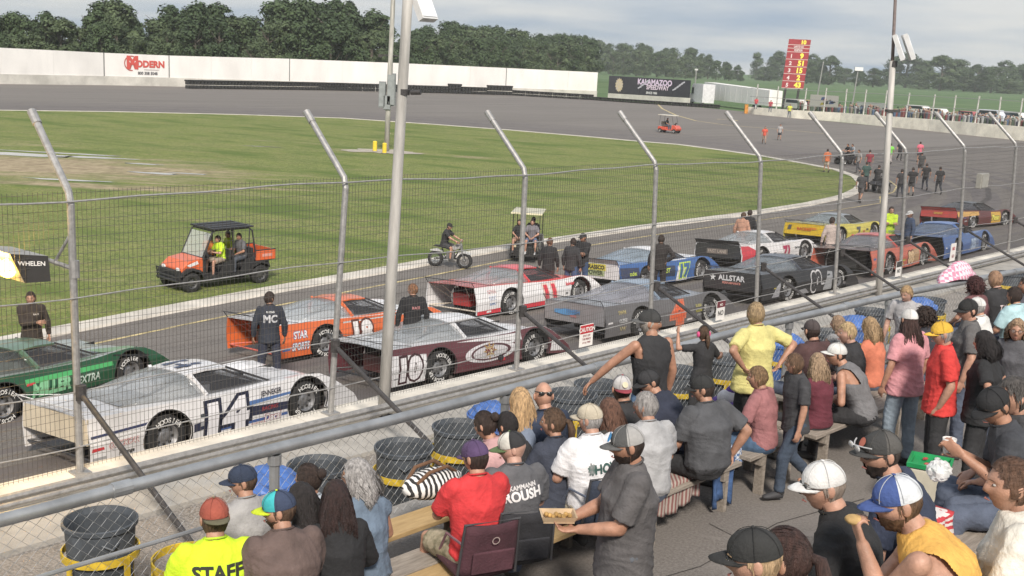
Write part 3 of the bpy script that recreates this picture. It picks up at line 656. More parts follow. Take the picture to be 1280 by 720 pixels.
mb = MB(); mb.prism([cpt(x, -.02, z) for x, z in ((.85, 2.2), (1.0, cz1 * .82), (1.8, cz1 * .82), (1.8, 2.2))], n_ * -.02); mb.build('side_window', plastic((.06, .07, .08), .1), tr)
mb = MB(); mb.prism([cpt(x, -.02, z) for x, z in ((.1, 1.0), (1.6, 1.2), (2.6, .8), (2.6, .6), (.1, .6))], n_ * -.03); mb.build('skirt', plastic((.35, .36, .4)), tr)
for q in (.8, cw - .5): link('wheel', wm, tr, cpt(q, .2, .52), (0, 0, math.atan2(d.y, d.x)))

# ------------------------------------------------------------------ right hand (turn) wall with its fence
TW = [(934, 142, 133.5), (990, 147.5, 137.5), (1050, 152.5, 141), (1100, 157.5, 144.8), (1160, 163.5, 149), (1220, 170, 154), (1290, 177, 159.5), (1400, 188, 168)]
tw = empty('turn_wall', gpt(1100, 157.5), 0, 'low cream painted concrete wall round the outside of the turn', 'wall'); TWI = Matrix.Translation(-tw.location)
tf = empty('turn_fence', gpt(1100, 157.5) + Vector((.6, .6, 0)), 0, 'pale post and rail fence on top of the cream turn wall', 'fence'); TFI = Matrix.Translation(-tf.location)
P2 = [gpt(x, y) for x, y, _ in TW]; H2 = [height_to(p, c) for p, (x, y, c) in zip(P2, TW)]
for i in range(len(P2) - 1):
    a, b = P2[i], P2[i + 1]; d = (b - a).normalized()
    seg = 3
    for q in range(seg):
        f0, f1 = q / seg, (q + 1) / seg
        vpanel('wall_section', a.lerp(b, f0), a.lerp(b, f1) - d * .03, 0, H2[i] + (H2[i + 1] - H2[i]) * f0, 0, H2[i] + (H2[i + 1] - H2[i]) * f1, .5, M_cream_wall, tw, TWI)
    for zz in (1.6, 2.5, 3.9):
        mb = MB(); n_ = Vector((-d.y, d.x, 0)) * .3; mb.tube([a + n_ + Vector((0, 0, H2[i] + zz - .8)), b + n_ + Vector((0, 0, H2[i + 1] + zz - .8))], .035, 5); o = mb.build('rail', M_post, tf); o.matrix_parent_inverse = TFI
mb = MB(); a = P2[0]; mb.box((a.x - .25, a.y, GZ + .75), (.5, .6, 1.5)); o = mb.build('orange_end_block', mat('orange_paint', (.62, .27, .05), .7, 0, .2, 4), tw); o.matrix_parent_inverse = TWI
xs = [942, 968, 1002, 1027, 1052, 1076, 1101, 1129, 1160, 1187, 1214, 1243, 1269, 1300]
tops_ = [105, 108, 110, 110, 111, 112, 113, 116, 118, 119, 120, 121, 123, 126]
for x, ty in zip(xs, tops_):
    for i in range(len(TW) - 1):
        if TW[i][0] <= x <= TW[i + 1][0]: f = (x - TW[i][0]) / (TW[i + 1][0] - TW[i][0]); break
    p = P2[i].lerp(P2[i + 1], f); n_ = Vector((-(P2[i + 1] - P2[i]).y, (P2[i + 1] - P2[i]).x, 0)).normalized() * .35; p = p + n_
    zt = height_to(p, ty); mb = MB(); lean = (P2[i + 1] - P2[i]).normalized() * .25
    mb.tube([p + Vector((0, 0, .9)), p + Vector((0, 0, zt)) + lean * random.uniform(-.2, 1.0)], .10, 7); o = mb.build('post', mat('pale_post', (.55, .54, .50), .7), tf); o.matrix_parent_inverse = TFI

# scoreboard
sb0 = gpt(982, 139) + Vector((3, 8, 0)); sb = empty('scoreboard', sb0, 0, 'tall red lap scoreboard with yellow numbers on posts beyond the turn', 'scoreboard')
zt, zb = height_to(sb0, 49), height_to(sb0, 110.5); sx = 5.6 * 150 / 150
dd = (sb0 - Vector((0, 0, 0))).length / FOC; W_ = 25.5 * dd; Hh = zt - zb
shear = 0.06
face = math.atan2(-sb0.x, sb0.y) * 1.0
def sp(u, v, o_=0.0):
    e = Vector((math.cos(face + .02), math.sin(face + .02), 0)); n_ = Vector((-e.y, e.x, 0)); return e * (u + (v - Hh / 2) * shear) + n_ * o_ + Vector((0, 0, zb + v))
M_red = mat('scoreboard_red', (.36, .045, .055), .6, 0, .1, 2)
rows = [('', '10', .115), ('LAPS TO GO', '', .07), ('POSITION', '', .075), ('1', '9', .148), ('2', '51', .148), ('3', '15', .148), ('4', '2', .148), ('5', '43', .148)]
v1 = Hh; ysum = sum(r_[2] for r_ in rows)
for t_, n__, h_ in rows:
    v0 = v1 - Hh * h_ / ysum
    mb = MB(); mb.prism([sp(-W_ / 2, v0 + .04), sp(W_ / 2, v0 + .04), sp(W_ / 2, v1 - .03), sp(-W_ / 2, v1 - .03)], sp(0, 0, .3) - sp(0, 0)); mb.build('panel', M_red, sb)
    mb = MB(); mb.prism([sp(-W_ / 2, v0 - .05, -.02), sp(W_ / 2, v0 - .05, -.02), sp(W_ / 2, v0 + .05, -.02), sp(-W_ / 2, v0 + .05, -.02)], sp(0, 0, .25) - sp(0, 0)); mb.build('divider', flat((.65, .55, .52)), sb)
    hh = v1 - v0
    if t_:
        mb = MB(); big = len(t_) > 1; lettering(mb, t_, lambda u, v: sp(u + (0 if big else -W_ * .27), v0 + v, -.05), hh * (.55 if big else .5), off=(0, hh * .2), bold=.04, narrow=.62 if big else 1); mb.build('lettering', flat((.75, .68, .66)), sb, recalc=False)
    if n__:
        mb = MB(); lettering(mb, n__, lambda u, v: sp(u + W_ * .2, v0 + v, -.06), hh * .66, off=(0, hh * .17), bold=.045); mb.build('digits', mat('lit_digits', (.85, .75, .10), .5, 0, .03, 3, 0, emit=((1, .85, .1), .15)), sb, recalc=False)
    v1 = v0
for u in (-W_ * .3, W_ * .3):
    mb = MB(); mb.tube([sp(u, -zb, .3), sp(u, Hh, .45)], .22, 8); mb.build('post', M_brace, sb)

# pit side beyond the turn: vehicles, banners, light pole, crowd
def far_box_vehicle(px, py, c, label, w=4.6, h=1.5, cat='van', yaw=.7, win=True):
    o = empty('parked_vehicle', gpt(px, py), yaw, label, cat, 'vehicles parked beyond the turn wall')
    mb = MB(); hw = .9; mb.prism([(-w / 2, -hw, .35), (w / 2, -hw, .35), (w / 2, -hw, h * .6), (w * .38, -hw, h * .66), (w * .25, -hw, h), (-w * .42, -hw, h), (-w / 2, -hw, h * .7)], (0, 2 * hw, 0)); bevel(mb.build('body', paint(c), o), .06)
    if win:
        mb = MB(); mb.prism([(-w * .40, -hw - .01, h * .66), (w * .30, -hw - .01, h * .66), (w * .22, -hw - .01, h * .93), (-w * .38, -hw - .01, h * .93)], (0, .02, 0)); mb.build('window', plastic((.05, .06, .07), .1), o)
    for x in (-w * .3, w * .3):
        for y in (-.8, .8): link('wheel', FWM, o, (x, y, .35))
    return o
FWM = wheel_mesh(.36, .25)
for i, (px, py, c, lb, w, h, ct) in enumerate([
    (995, 138, (.6, .6, .58), 'pale van parked left of the graffiti style banners beyond the turn', 5.2, 2.1, 'van'), (1018, 137, (.55, .42, .1), 'yellow and grey pickup parked under the scoreboard', 5.2, 1.8, 'pickup'),
    (1148, 144, (.78, .77, .74), 'long white pickup parked between the light pole and the crowd', 6.0, 1.9, 'pickup'), (1172, 146, (.74, .73, .70), 'white saloon car parked behind the crowd at the turn', 5.0, 1.6, 'car'),
    (1098, 142, (.12, .12, .14), 'dark estate car parked beside the white banner', 5.0, 1.7, 'car'), (1240, 153, (.7, .72, .8), 'pale blue white truck with raised bed beyond the turn wall', 6.0, 2.2, 'truck'),
    (1268, 155, (.75, .75, .74), 'white van at the far right end of the turn wall', 5.0, 2.1, 'van'), (1212, 150, (.4, .1, .1), 'dark red hatchback behind the standing crowd', 4.4, 1.6, 'car')]):
    p = gpt(px, py); far_box_vehicle(px, py, c, lb, w, h, ct, math.atan2((P2[4] - P2[3]).y, (P2[4] - P2[3]).x))
for i, (x0, x1, y0, y1, c, lb) in enumerate([(1005, 1040, 118, 133, (.66, .62, .55), 'colourful painted banner on the fence below the scoreboard'), (1064, 1099, 127, 141, (.68, .67, .62), 'white hand lettered banner tied to the turn fence')]):
    p0 = gpt(x0, 147) + Vector((1, 1.2, 0)); p1 = gpt(x1, 151) + Vector((1, 1.2, 0)); o = empty('fence_banner', p0, 0, lb, 'banner'); 
    za, zb_ = height_to(p0, y1), height_to(p0, y0); zc_, zd = height_to(p1, y1 + 1.5), height_to(p1, y0 + 2)
    pts = [Vector((p0.x, p0.y, za + GZ)), Vector((p1.x, p1.y, zc_ + GZ)), Vector((p1.x, p1.y, zd + GZ)), Vector((p0.x, p0.y, zb_ + GZ))]
    mb = MB(); mb.prism([p - p0 for p in pts], (0.0, .05, 0)); mb.build('cloth', flat(c), o)
    rnd = random.Random(i); 
    for q in range(7 if i == 0 else 3):
        u0 = rnd.uniform(.04, .75); v0 = rnd.uniform(.1, .6); u1 = u0 + rnd.uniform(.08, .2); v1_ = v0 + rnd.uniform(.12, .3)
        f = lambda u, v: (pts[0].lerp(pts[1], u)).lerp(pts[3].lerp(pts[2], u), v) - p0 + Vector((0, -.02, 0))
        mb = MB(); mb.add([f(u0, v0), f(u1, v0 + .05), f(u1 - .03, v1_), f(u0 + .02, v1_ - .04)], [(0, 1, 2, 3)]); mb.build('print', flat(rnd.choice([(.5, .1, .1), (.55, .45, .1), (.1, .15, .3), (.25, .1, .25), (.1, .1, .1)]) if i == 0 else (.12, .12, .13)), o, recalc=False)
o = empty('light_pole', gpt(1062, 141) + Vector((2, 6, 0)), 0, 'thin distant light pole with lamp head above the pit crowd', 'light pole'); hz = height_to(o.location, 88)
mb = MB(); mb.tube([(0, 0, 0), (.5, 0, hz)], [.16, .12], 8); mb.build('pole', M_post, o)
mb = MB(); mb.box((.6, 0, hz + .3), (1.6, .5, .7)); mb.build('lamp_head', plastic((.8, .8, .8)), o)
o = empty('utility_pole', gpt(1018, 128) + Vector((2, 6, 0)), 0, 'plain grey pole standing right of the scoreboard', 'pole'); hz = height_to(o.location, 78)
mb = MB(); mb.tube([(0, 0, 0), (.8, 0, hz)], [.2, .15], 8); mb.build('pole', M_post, o); mb = MB(); mb.tube([(.8, 0, hz - .1), (.82, 0, hz + .3)], [.2, .05], 8); mb.build('pole_cap', M_post, o)
o = empty('utility_pole', gpt(873, 123) + Vector((2, 20, 0)), 0, 'short grey pole standing behind the white trailer', 'pole'); hz = height_to(o.location, 87)
mb = MB(); mb.tube([(0, 0, 0), (0, 0, hz)], [.2, .15], 8); mb.build('pole', M_post, o); mb = MB(); mb.box((0, 0, hz), (.8, .3, .4)); mb.build('lamp_head', plastic((.6, .6, .6)), o)
# far spectators: too many and too small to tell apart
crowd = MB(); cm = [cloth(c, 'crowd_cloth') for c in ((.05, .05, .06), (.22, .08, .08), (.10, .14, .22), (.4, .4, .4), (.25, .22, .18), (.10, .13, .10), (.08, .08, .1))] + [mat('crowd_skin', (.36, .22, .16), .7)]
for i in range(210):
    px = 985 + 300 * random.random() ** .8; base = 147 + (px - 990) * .098
    p = gpt(px, base - random.uniform(3, 9)); s_ = random.uniform(.9, 1.05) * (1.0 if px < 1060 else 1.15)
    mi = random.randrange(7)
    crowd.tube([p + Vector((0, 0, z * s_ + .5)) for z in (0, .8, 1.3, 1.45)], [.14, .2, .24, .1], 6, random.choice((0, 2, 4)) if False else mi); crowd.ball(p + Vector((0, 0, 1.6 * s_ + .5)), .13, 6, 4, 7 if random.random() < .7 else 0)
crowd = crowd.build('distant_crowd', cm); tag(crowd, 'dense line of tiny spectators behind the turn fence', 'crowd', kind='stuff')

# ------------------------------------------------------------------ trees
def leaf_mat(c, c2):
    mt = mat('foliage', c, .8, 0, .1, 1.1, 0, c2=c2); return mt
M_leaf = [leaf_mat((.062, .100, .040), (.028, .048, .022)), leaf_mat((.074, .116, .046), (.036, .058, .026)), leaf_mat((.105, .145, .064), (.05, .075, .038))]
M_bark = mat('bark', (.14, .12, .10), .95, 0, .2, 3, .4, 12)
def crown_mesh(seed, m, n=9000, leaf=.26, tall=1.0, lobes=26, low=.12):
    """unit tree: height 10, crown of leaf clumps"""
    rnd = random.Random(seed); L_ = []
    for i in range(lobes):
        t = rnd.random(); z = (low + (.90 - low) * t ** .9) * 10; rad = (1.0 - abs(t - .42) * 1.05) * 2.7 * tall; a = rnd.random() * 6.28; r_ = rad * rnd.uniform(.35, 1.0)
        L_.append((Vector((r_ * math.cos(a), r_ * math.sin(a), z)), rnd.uniform(.65, 1.5) * (.8 + .4 * (1 - t))))
    L_.append((Vector((0, 0, 8.6)), 1.2)); vs = []; fs = []
    for i in range(n):
        c, r_ = L_[rnd.randrange(len(L_))]
        d = Vector((rnd.gauss(0, 1), rnd.gauss(0, 1), rnd.gauss(0, 1) + .25)).normalized(); p = c + d * r_ * rnd.uniform(.45, 1.12)
        p.z = max(.5, p.z); nz = mnoise.noise(p * .9 + Vector((seed, 0, 0)))
        if nz < -.28: continue
        s_ = leaf * rnd.uniform(.5, 1.15); nn = (d + Vector((rnd.uniform(-.7, .7), rnd.uniform(-.7, .7), rnd.uniform(-.4, .9)))).normalized()
        x = nn.orthogonal().normalized(); x.rotate(Matrix.Rotation(rnd.random() * 6.28, 3, nn)); y = nn.cross(x); o = len(vs)
        vs += [p + x * s_, p + y * s_ * .55 + x * s_ * .1, p - x * s_ * .8, p - y * s_ * .6]; fs.append((o, o + 1, o + 2, o + 3))
    me = bpy.data.meshes.new('crown'); me.from_pydata(vs, [], fs); me.materials.append(m); me.update(); return me
def trunk_mesh(seed):
    rnd = random.Random(seed); mb = MB(); mb.tube([(0, 0, -.1), (.05, .02, 1.5), (.0, .1, 3.5), (.1, 0, 6.5), (.05, .05, 8.6)], [.26, .2, .17, .1, .03], 8)
    for i in range(9):
        a = rnd.random() * 6.28; z = rnd.uniform(1.6, 6.8); r_ = rnd.uniform(1.2, 2.4); mb.tube([(0.02, .05, z), (r_ * .5 * math.cos(a), r_ * .5 * math.sin(a), z + .8), (r_ * math.cos(a), r_ * math.sin(a), z + 2.0)], [.09, .06, .02], 5)
    return mb.mesh('trunk', M_bark)
CR = [crown_mesh(1, M_leaf[0]), crown_mesh(2, M_leaf[1], tall=1.15), crown_mesh(3, M_leaf[0], tall=.8), crown_mesh(4, M_leaf[2], tall=1.0, lobes=20), crown_mesh(5, M_leaf[1], n=5000, tall=.9, lobes=12), crown_mesh(6, M_leaf[2], n=6000, tall=1.2, low=.02)]
TK = [trunk_mesh(i) for i in range(3)]
KIND = ['dark full tree', 'broad mid green tree', 'narrow dark tree', 'pale green tree', 'thin open tree', 'low spreading pale tree']
ROWN = ['front', 'middle', 'back']
def tree(px, base_d, top_y, k, wid, where, grp):
    d = cF * FOC + cR * (px - 640) + cU * (360 - 100); h = math.hypot(d.x, d.y); p = Vector((d.x, d.y, 0)) * (base_d / h); p.z = GZ - .06
    z = max(3, height_to(p, top_y)); o = empty('tree', p, random.random() * 6.28, '%s %s' % (KIND[k], where), 'tree', grp)
    o.scale = (z / 10.2 * wid, z / 10.2 * wid, z / 10.2); link('crown', CR[k], o); link('trunk', TK[k % 3], o); return o
G1 = 'trees of the wood behind the far wall'
prof_top = [(-60, -30), (0, 16), (40, 8), (75, 18), (90, 30), (108, 28), (125, -8), (160, -4), (175, 22), (195, 18), (215, 2), (260, -6), (285, 14), (300, 26), (330, 4), (350, -6), (400, -8), (450, 0), (480, 30), (505, 34), (530, 28), (560, 18), (590, 26), (620, 26), (650, 34), (680, 38), (700, 36), (740, 40), (780, 44), (820, 46), (860, 52), (900, 62), (930, 72)]
def ptop_at(x):
    for (a, ya), (b, yb) in zip(prof_top[:-1], prof_top[1:]):
        if a <= x <= b: return ya + (yb - ya) * (x - a) / (b - a)
    return 20
rt = random.Random(11)
x = -70; ti = 0
while x < 500:
    for row in range(3):
        base = 185 + row * 16 + max(0, x) * .09; yy = ptop_at(x) + (0 if row == 1 else rt.uniform(6, 22)) + (14 if row == 0 else 0)
        k = rt.choice((0, 0, 1, 2, 3, 4)) if row else rt.choice((0, 1, 3, 5)); tree(x + rt.uniform(-9, 9), base + rt.uniform(-4, 4), yy, k, rt.uniform(.9, 1.3), '%s from left in the %s row, left wood' % (ORD[ti], ROWN[row]), G1)
    x += 24; ti += 1
ti = 0
while x < 935:
    for row in range(3 if x < 745 else 2):
        base = (250 + (x - 500) * .7 if x < 745 else 800) * (1 + row * .10); yy = ptop_at(x) + 3 + (0 if row == 2 else rt.uniform(2, 9)) + (8 if row == 0 else 0)
        k = rt.choice((0, 0, 1, 2, 3)) if row else rt.choice((0, 1, 3, 5)); tree(x + rt.uniform(-6, 6), base + rt.uniform(-6, 6), yy, k, rt.uniform(.95, 1.35) * (1 if x < 745 else 1.15), '%s from left in the %s row, right wood' % (ORD[ti], ROWN[row]), G1)
    x += 16; ti += 1
for px, ty, k, w_, lb in [(944, 64, 4, 1.1, 'standing alone left of the scoreboard'), (962, 72, 0, 1.2, 'close left of the scoreboard'), (972, 62, 2, 1.2, 'rising just behind the left edge of the scoreboard'), (1014, 66, 4, 1.3, 'right of the scoreboard, reddish and open'), (1036, 68, 0, 1.25, 'round topped, second right of the scoreboard'), (1008, 74, 1, 1.2, 'hard against the right edge of the scoreboard'),
                           (1056, 84, 1, 1.6, 'low, behind the thin distant lamp'), (1072, 86, 2, 1.6, 'low, third right of the scoreboard'), (1092, 84, 0, 1.6, 'low, just left of the light pole'), (1112, 72, 0, 1.2, 'immediately behind the floodlit pole'), (1132, 63, 0, 1.5, 'big and round, right of the floodlight'), (1153, 74, 1, 1.2, 'filling the notch right of the big round tree'),
                           (1176, 67, 3, 1.35, 'tall and pale topped at the field edge'), (1193, 72, 1, 1.2, 'right shoulder of the pale topped tree'), (1206, 84, 0, 1.3, 'low and dark between two tall clumps'), (1222, 79, 0, 1.4, 'dark, fourth from the right frame edge'), (1240, 81, 1, 1.4, 'mid green, third from the right frame edge'), (1256, 74, 4, 1.3, 'open crowned, second from the right frame edge'), (1278, 78, 0, 1.5, 'cut by the right frame edge'), (1300, 76, 1, 1.5, 'just outside the right frame edge'), (955, 84, 5, 1.8, 'low hedge tree left of the scoreboard'), (1030, 88, 5, 2.0, 'low hedge tree behind the plain grey pole'), (1150, 90, 5, 2.0, 'hedge height at the foot of the big round tree'), (1180, 92, 5, 2.0, 'hedge height at the foot of the pale topped tree'), (1220, 94, 5, 2.2, 'hedge height at the field edge on the right'), (1262, 97, 5, 2.2, 'hedge height near the right frame edge')]:
    tree(px, 900 + (px % 7) * 25, ty, k, w_ * 1.35, lb, 'trees along the far side of the field')
for i, (px, py, hpx) in enumerate([(1222, 112, 5), (1245, 113, 5), (1270, 116, 7)]):
    p = gpt(px, py); o = empty('bush', p, i, 'rounded pale bush on the field edge, %s of three' % ('left', 'middle', 'right')[i], 'bush', 'bushes at the field edge')
    z = height_to(p, py - hpx); o.scale = (z / 7, z / 7, z / 9); link('crown', CR[5], o); link('trunk', TK[0], o)
# ================================================================== RACE CARS
M_cage = mat('roll_cage', (.05, .05, .055), .45, .2, .1, 10); M_under = mat('black_chassis', (.02, .02, .021), .8, 0, .2, 6)
def tyre_letters(r, w):
    mb = MB()
    for word, a0 in (('HOOSIER', 90), ('HOOSIER', 270)):
        n = len(word)
        for i, ch in enumerate(word):
            an = R(a0 - (i - (n - 1) / 2) * 15)
            vs, fs = text_geo(ch, .03, 0.0, 1.0)
            for sgn in (1,):
                q = []
                for u, v in vs:
                    rr = r * .66 + v * r * .22; t = an - math.pi * 0 ; tx = -u * r * .22
                    q.append(Vector((rr * math.cos(t) - tx * math.sin(t), -w / 2 - .004, rr * math.sin(t) + tx * math.cos(t))))
                mb.add(q, fs)
    return mb.mesh('tyre_lettering', flat((.75, .74, .72)), recalc=False)
CW = wheel_mesh(.345, .33, (.30, .30, .31), 'wheel'); TL = tyre_letters(.345, .335)
def side_y(z):
    if z < .5: return .965 + .035 * (z - .1) / .4
    return 1.0 - .085 * (z - .5) / .4
RA, FA = -1.375, 1.375
TOPL = [(2.52, .13), (2.44, .26), (2.16, .48), (1.93, .66), (1.70, .78), (1.38, .825), (1.10, .82), (.6, .79), (.1, .79), (-.5, .82), (-1.2, .86), (-1.9, .885), (-2.66, .90)]
def top_z(x):
    for (x0, z0), (x1, z1) in zip(TOPL[:-1], TOPL[1:]):
        if x1 <= x <= x0: return z0 + (z1 - z0) * (x - x0) / (x1 - x0)
    return .9
def arch(xc, r, a0, a1, n=12): return [(xc + r * math.cos(R(a0 + (a1 - a0) * i / n)), .345 + r * math.sin(R(a0 + (a1 - a0) * i / n))) for i in range(n + 1)]
def side_outline():
    b = [(-2.66, .15)] + arch(RA, .425, 207, -27) + [(.3, .12)] + arch(FA, .435, 207, -27) + [(2.2, .09), (2.54, .09)]
    return b + TOPL
def late_model(rr, rf, sp, label, grp='race cars lined up on the front straight'):
    """rr, rf: ground contact of the right rear and right front tyre in the photograph"""
    A = G(*rr) if len(rr) == 2 else Vector(rr); B = G(*rf) if len(rf) == 2 else Vector(rf); A.z = B.z = 0
    d = (B - A).normalized(); yaw = math.atan2(d.y, d.x); k = sp.get('k', min(1.05, max(.98, (B - A).length / 2.85)))
    lf = Vector((-d.y, d.x, 0)); c = A + d * (1.375 * k) + lf * (.97 * k)
    c.z = zg(c); o = empty('race_car', c, yaw, label, 'race car', grp, k); o.rotation_euler.x = -math.atan((zg(c - lf * .9) - zg(c + lf * .9)) / 1.8); o.scale.z = k * sp.get('zs', .95)
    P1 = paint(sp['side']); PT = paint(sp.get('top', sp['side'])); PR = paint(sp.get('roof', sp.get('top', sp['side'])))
    ol = side_outline()
    for sg in (-1, 1):                                   # side panels
        mb = MB(); mb.prism([(x, sg * .95, z) for x, z in ol], (0, sg * .03, 0))
        me = mb.mesh('side_panel', P1); bm = bmesh.new(); bm.from_mesh(me)
        bmesh.ops.bisect_plane(bm, geom=bm.verts[:] + bm.edges[:] + bm.faces[:], plane_co=(0, 0, .5), plane_no=(0, 0, 1))
        for v in bm.verts: v.co.y = sg * (side_y(v.co.z) - (.03 if abs(v.co.y) < .96 else 0) + 0)
        bmesh.ops.triangulate(bm, faces=bm.faces); bm.to_mesh(me); bm.free(); pn = link('side_panel', me, o)
        if sg < 0: side = pn
        n = 14                                   # flared lip round each arch
        for xc, r_, a0, a1 in ((RA, .425, 205, -25), (FA, .435, 205, -25)):
            pts = arch(xc, r_ + .006, a0, a1, n); mb = MB(); mb.tube([(x, sg * (side_y(z) - .005), z) for x, z in pts], .012, 6); mb.build('arch_lip', plastic((.03, .03, .03)), pn)
    mb = MB(); xs = [p[0] for p in TOPL]; rows = []        # deck, bonnet and nose in one skin
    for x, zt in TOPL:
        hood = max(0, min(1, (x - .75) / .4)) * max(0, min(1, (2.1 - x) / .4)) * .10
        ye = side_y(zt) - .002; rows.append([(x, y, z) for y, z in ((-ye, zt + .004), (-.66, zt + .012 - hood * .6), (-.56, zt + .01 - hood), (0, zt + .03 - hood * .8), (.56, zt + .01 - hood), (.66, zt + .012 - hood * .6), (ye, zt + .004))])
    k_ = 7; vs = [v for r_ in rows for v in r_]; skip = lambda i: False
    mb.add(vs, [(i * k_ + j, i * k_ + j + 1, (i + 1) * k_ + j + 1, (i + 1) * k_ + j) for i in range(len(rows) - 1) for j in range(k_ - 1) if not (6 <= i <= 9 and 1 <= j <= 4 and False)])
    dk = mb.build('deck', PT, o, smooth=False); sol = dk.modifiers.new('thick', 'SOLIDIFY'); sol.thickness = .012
    if sp.get('vent', True):
        mb = MB(); mb.prism([(1.05, -.30, .735), (1.05, .30, .735), (1.62, .22, .665), (1.62, -.22, .665)], (0, 0, .03)); mb.build('bonnet_opening', M_under, dk)
    # greenhouse
    zr = 1.20; roof = [(-.72, .50), (-.35, .54), (.05, .53)]; mb = MB(); vs = []
    for x, y in roof:
        zz = zr + (0.0 if x != -.35 else .03); vs += [(x, -y, zz - .035), (x, -y * .5, zz), (x, 0, zz + .012), (x, y * .5, zz), (x, y, zz - .035)]
    mb.add(vs, [(i * 5 + j, i * 5 + j + 1, i * 5 + 6 + j, i * 5 + 5 + j) for i in range(2) for j in range(4)])
    rf_ = mb.build('roof', PR, o); rf_.modifiers.new('thick', 'SOLIDIFY').thickness = .03
    gl = glass(sp.get('glass', (.50, .53, .55)), sp.get('galpha', .55) * .72, .12)
    mb = MB(); mb.add([(.05, -.52, 1.165), (.05, .52, 1.165), (.78, .66, .80), (.78, -.66, .80)], [(0, 1, 2, 3)]); mb.build('windscreen', glass((.35, .38, .40), .45), o).modifiers.new('t', 'SOLIDIFY').thickness = .008
    RW = [(-.72, .50, 1.168), (-.98, .535, 1.125), (-1.3, .575, 1.05), (-1.6, .61, .975), (-1.95, .645, .893)]; QW = [(-.56, .825, .845), (-.85, .835, .85), (-1.25, .80, .868), (-1.6, .73, .882), (-1.96, .66, .893)]
    mb = MB(); vs = []
    for x, y, z in RW: vs += [(x, -y, z), (x, -y * .5, z + .022), (x, 0, z + .03), (x, y * .5, z + .022), (x, y, z)]
    mb.add(vs, [(i * 5 + j, i * 5 + j + 1, i * 5 + 6 + j, i * 5 + 5 + j) for i in range(4) for j in range(4)]); mb.build('rear_window', gl, o, smooth=True).modifiers.new('t', 'SOLIDIFY').thickness = .008
    for sg in (-1, 1):
        mb = MB(); vs = []
        for (x0, y0, z0), (x1, y1, z1) in zip(RW, QW): vs += [(x0, sg * y0, z0), ((x0 + x1) / 2, sg * ((y0 + y1) / 2 + .018), (z0 + z1) / 2 + .018), (x1, sg * y1, z1)]
        mb.add(vs, [(i * 3 + j, i * 3 + j + 1, i * 3 + 4 + j, i * 3 + 3 + j) for i in range(4) for j in range(2)])
        mb.build('quarter_panel', PR if sp.get('solidq') else gl, o, smooth=True).modifiers.new('t', 'SOLIDIFY').thickness = .008
        mb = MB(); mb.beam((-.66, sg * .535, 1.15), (-.56, sg * .83, .82), .05, .10); mb.build('roof_pillar', PR, o)
        mb = MB(); mb.beam((.05, sg * .53, 1.165), (.80, sg * .74, .79), .035, .035); mb.build('screen_pillar', M_cage, o)
        mb = MB(); mb.prism([(-.55, sg * .86, .80), (.72, sg * .80, .785), (.72, sg * .84, .775), (-.55, sg * .90, .79)], (0, 0, .03)); mb.build('window_sill', PR, o)
        # dark side window opening with net
        mb = MB(); mb.add([(-.56, sg * .54, 1.14), (.02, sg * .52, 1.14), (.66, sg * .72, .81), (-.50, sg * .79, .83)], [(0, 1, 2, 3)]); mb.build('window_net', glass((.05, .05, .055), .6, .6), o, recalc=False)
    mb = MB(); mb.box((-.05, 0, .80), (1.15, 1.2, .04)); mb.build('cockpit_floor', M_under, o)
    mb = MB(); mb.box((-.42, .28, .92), (.10, .42, .38)); mb.box((-.22, .28, .84), (.4, .42, .06)); mb.box((-.40, .28, 1.08), (.12, .30, .16)); mb.build('seat', plastic((.07, .07, .08)), o)
    mb = MB()
    for sg in (-1, 1):
        mb.tube([(-.62, sg * .50, .8), (-.62, sg * .46, 1.13), (.0, sg * .47, 1.13), (.62, sg * .6, .8)], .02, 6); mb.tube([(-.62, sg * .46, 1.12), (-1.6, sg * .4, .86)], .018, 6)
        mb.tube([(-.62, sg * .5, .95), (.35, sg * .58, .95)], .018, 6)
    mb.tube([(-.62, -.46, 1.13), (-.62, .46, 1.13)], .02, 6); mb.tube([(0, -.47, 1.13), (0, .47, 1.13)], .02, 6); mb.tube([(.55, -.3, .9), (.60, -.05, .9)], .02, 6)
    mb.build('roll_cage', M_cage, o)
    # chassis
    mb = MB(); mb.prism([(-2.05, -.56, .16), (2.1, -.56, .14), (2.1, -.56, .42), (1.5, -.56, .62), (-2.05, -.56, .70)], (0, 1.12, 0)); mb.build('chassis', M_under, o)
    mb = MB()
    for sg in (-1, 1):
        for xc in (RA, FA): mb.box((xc, sg * .60, .45), (.95, .02, .55))
    mb.box((0, -.6, .33), (1.7, .7, .36)); mb.box((0, .6, .33), (1.7, .7, .36)); mb.build('inner_panels', M_under, o)
    for xc, nm in ((RA, 0), (FA, 1)):
        for sg in (-1, 1):
            yo = .80 - (.0 if xc == RA else .015)
            wo = link('wheel', CW, o, (xc, sg * yo, .345), (random.random() * 0, random.random() * 6.28 * 0, 0)); wo.rotation_euler = (0, random.random() * 6.28, 0 if sg < 0 else PI)
            link('lettering', TL, wo)
    # tail
    ty = sp.get('tail', 'open'); tc_ = sp.get('tailc', (.6, .55, .45)); yb = .93
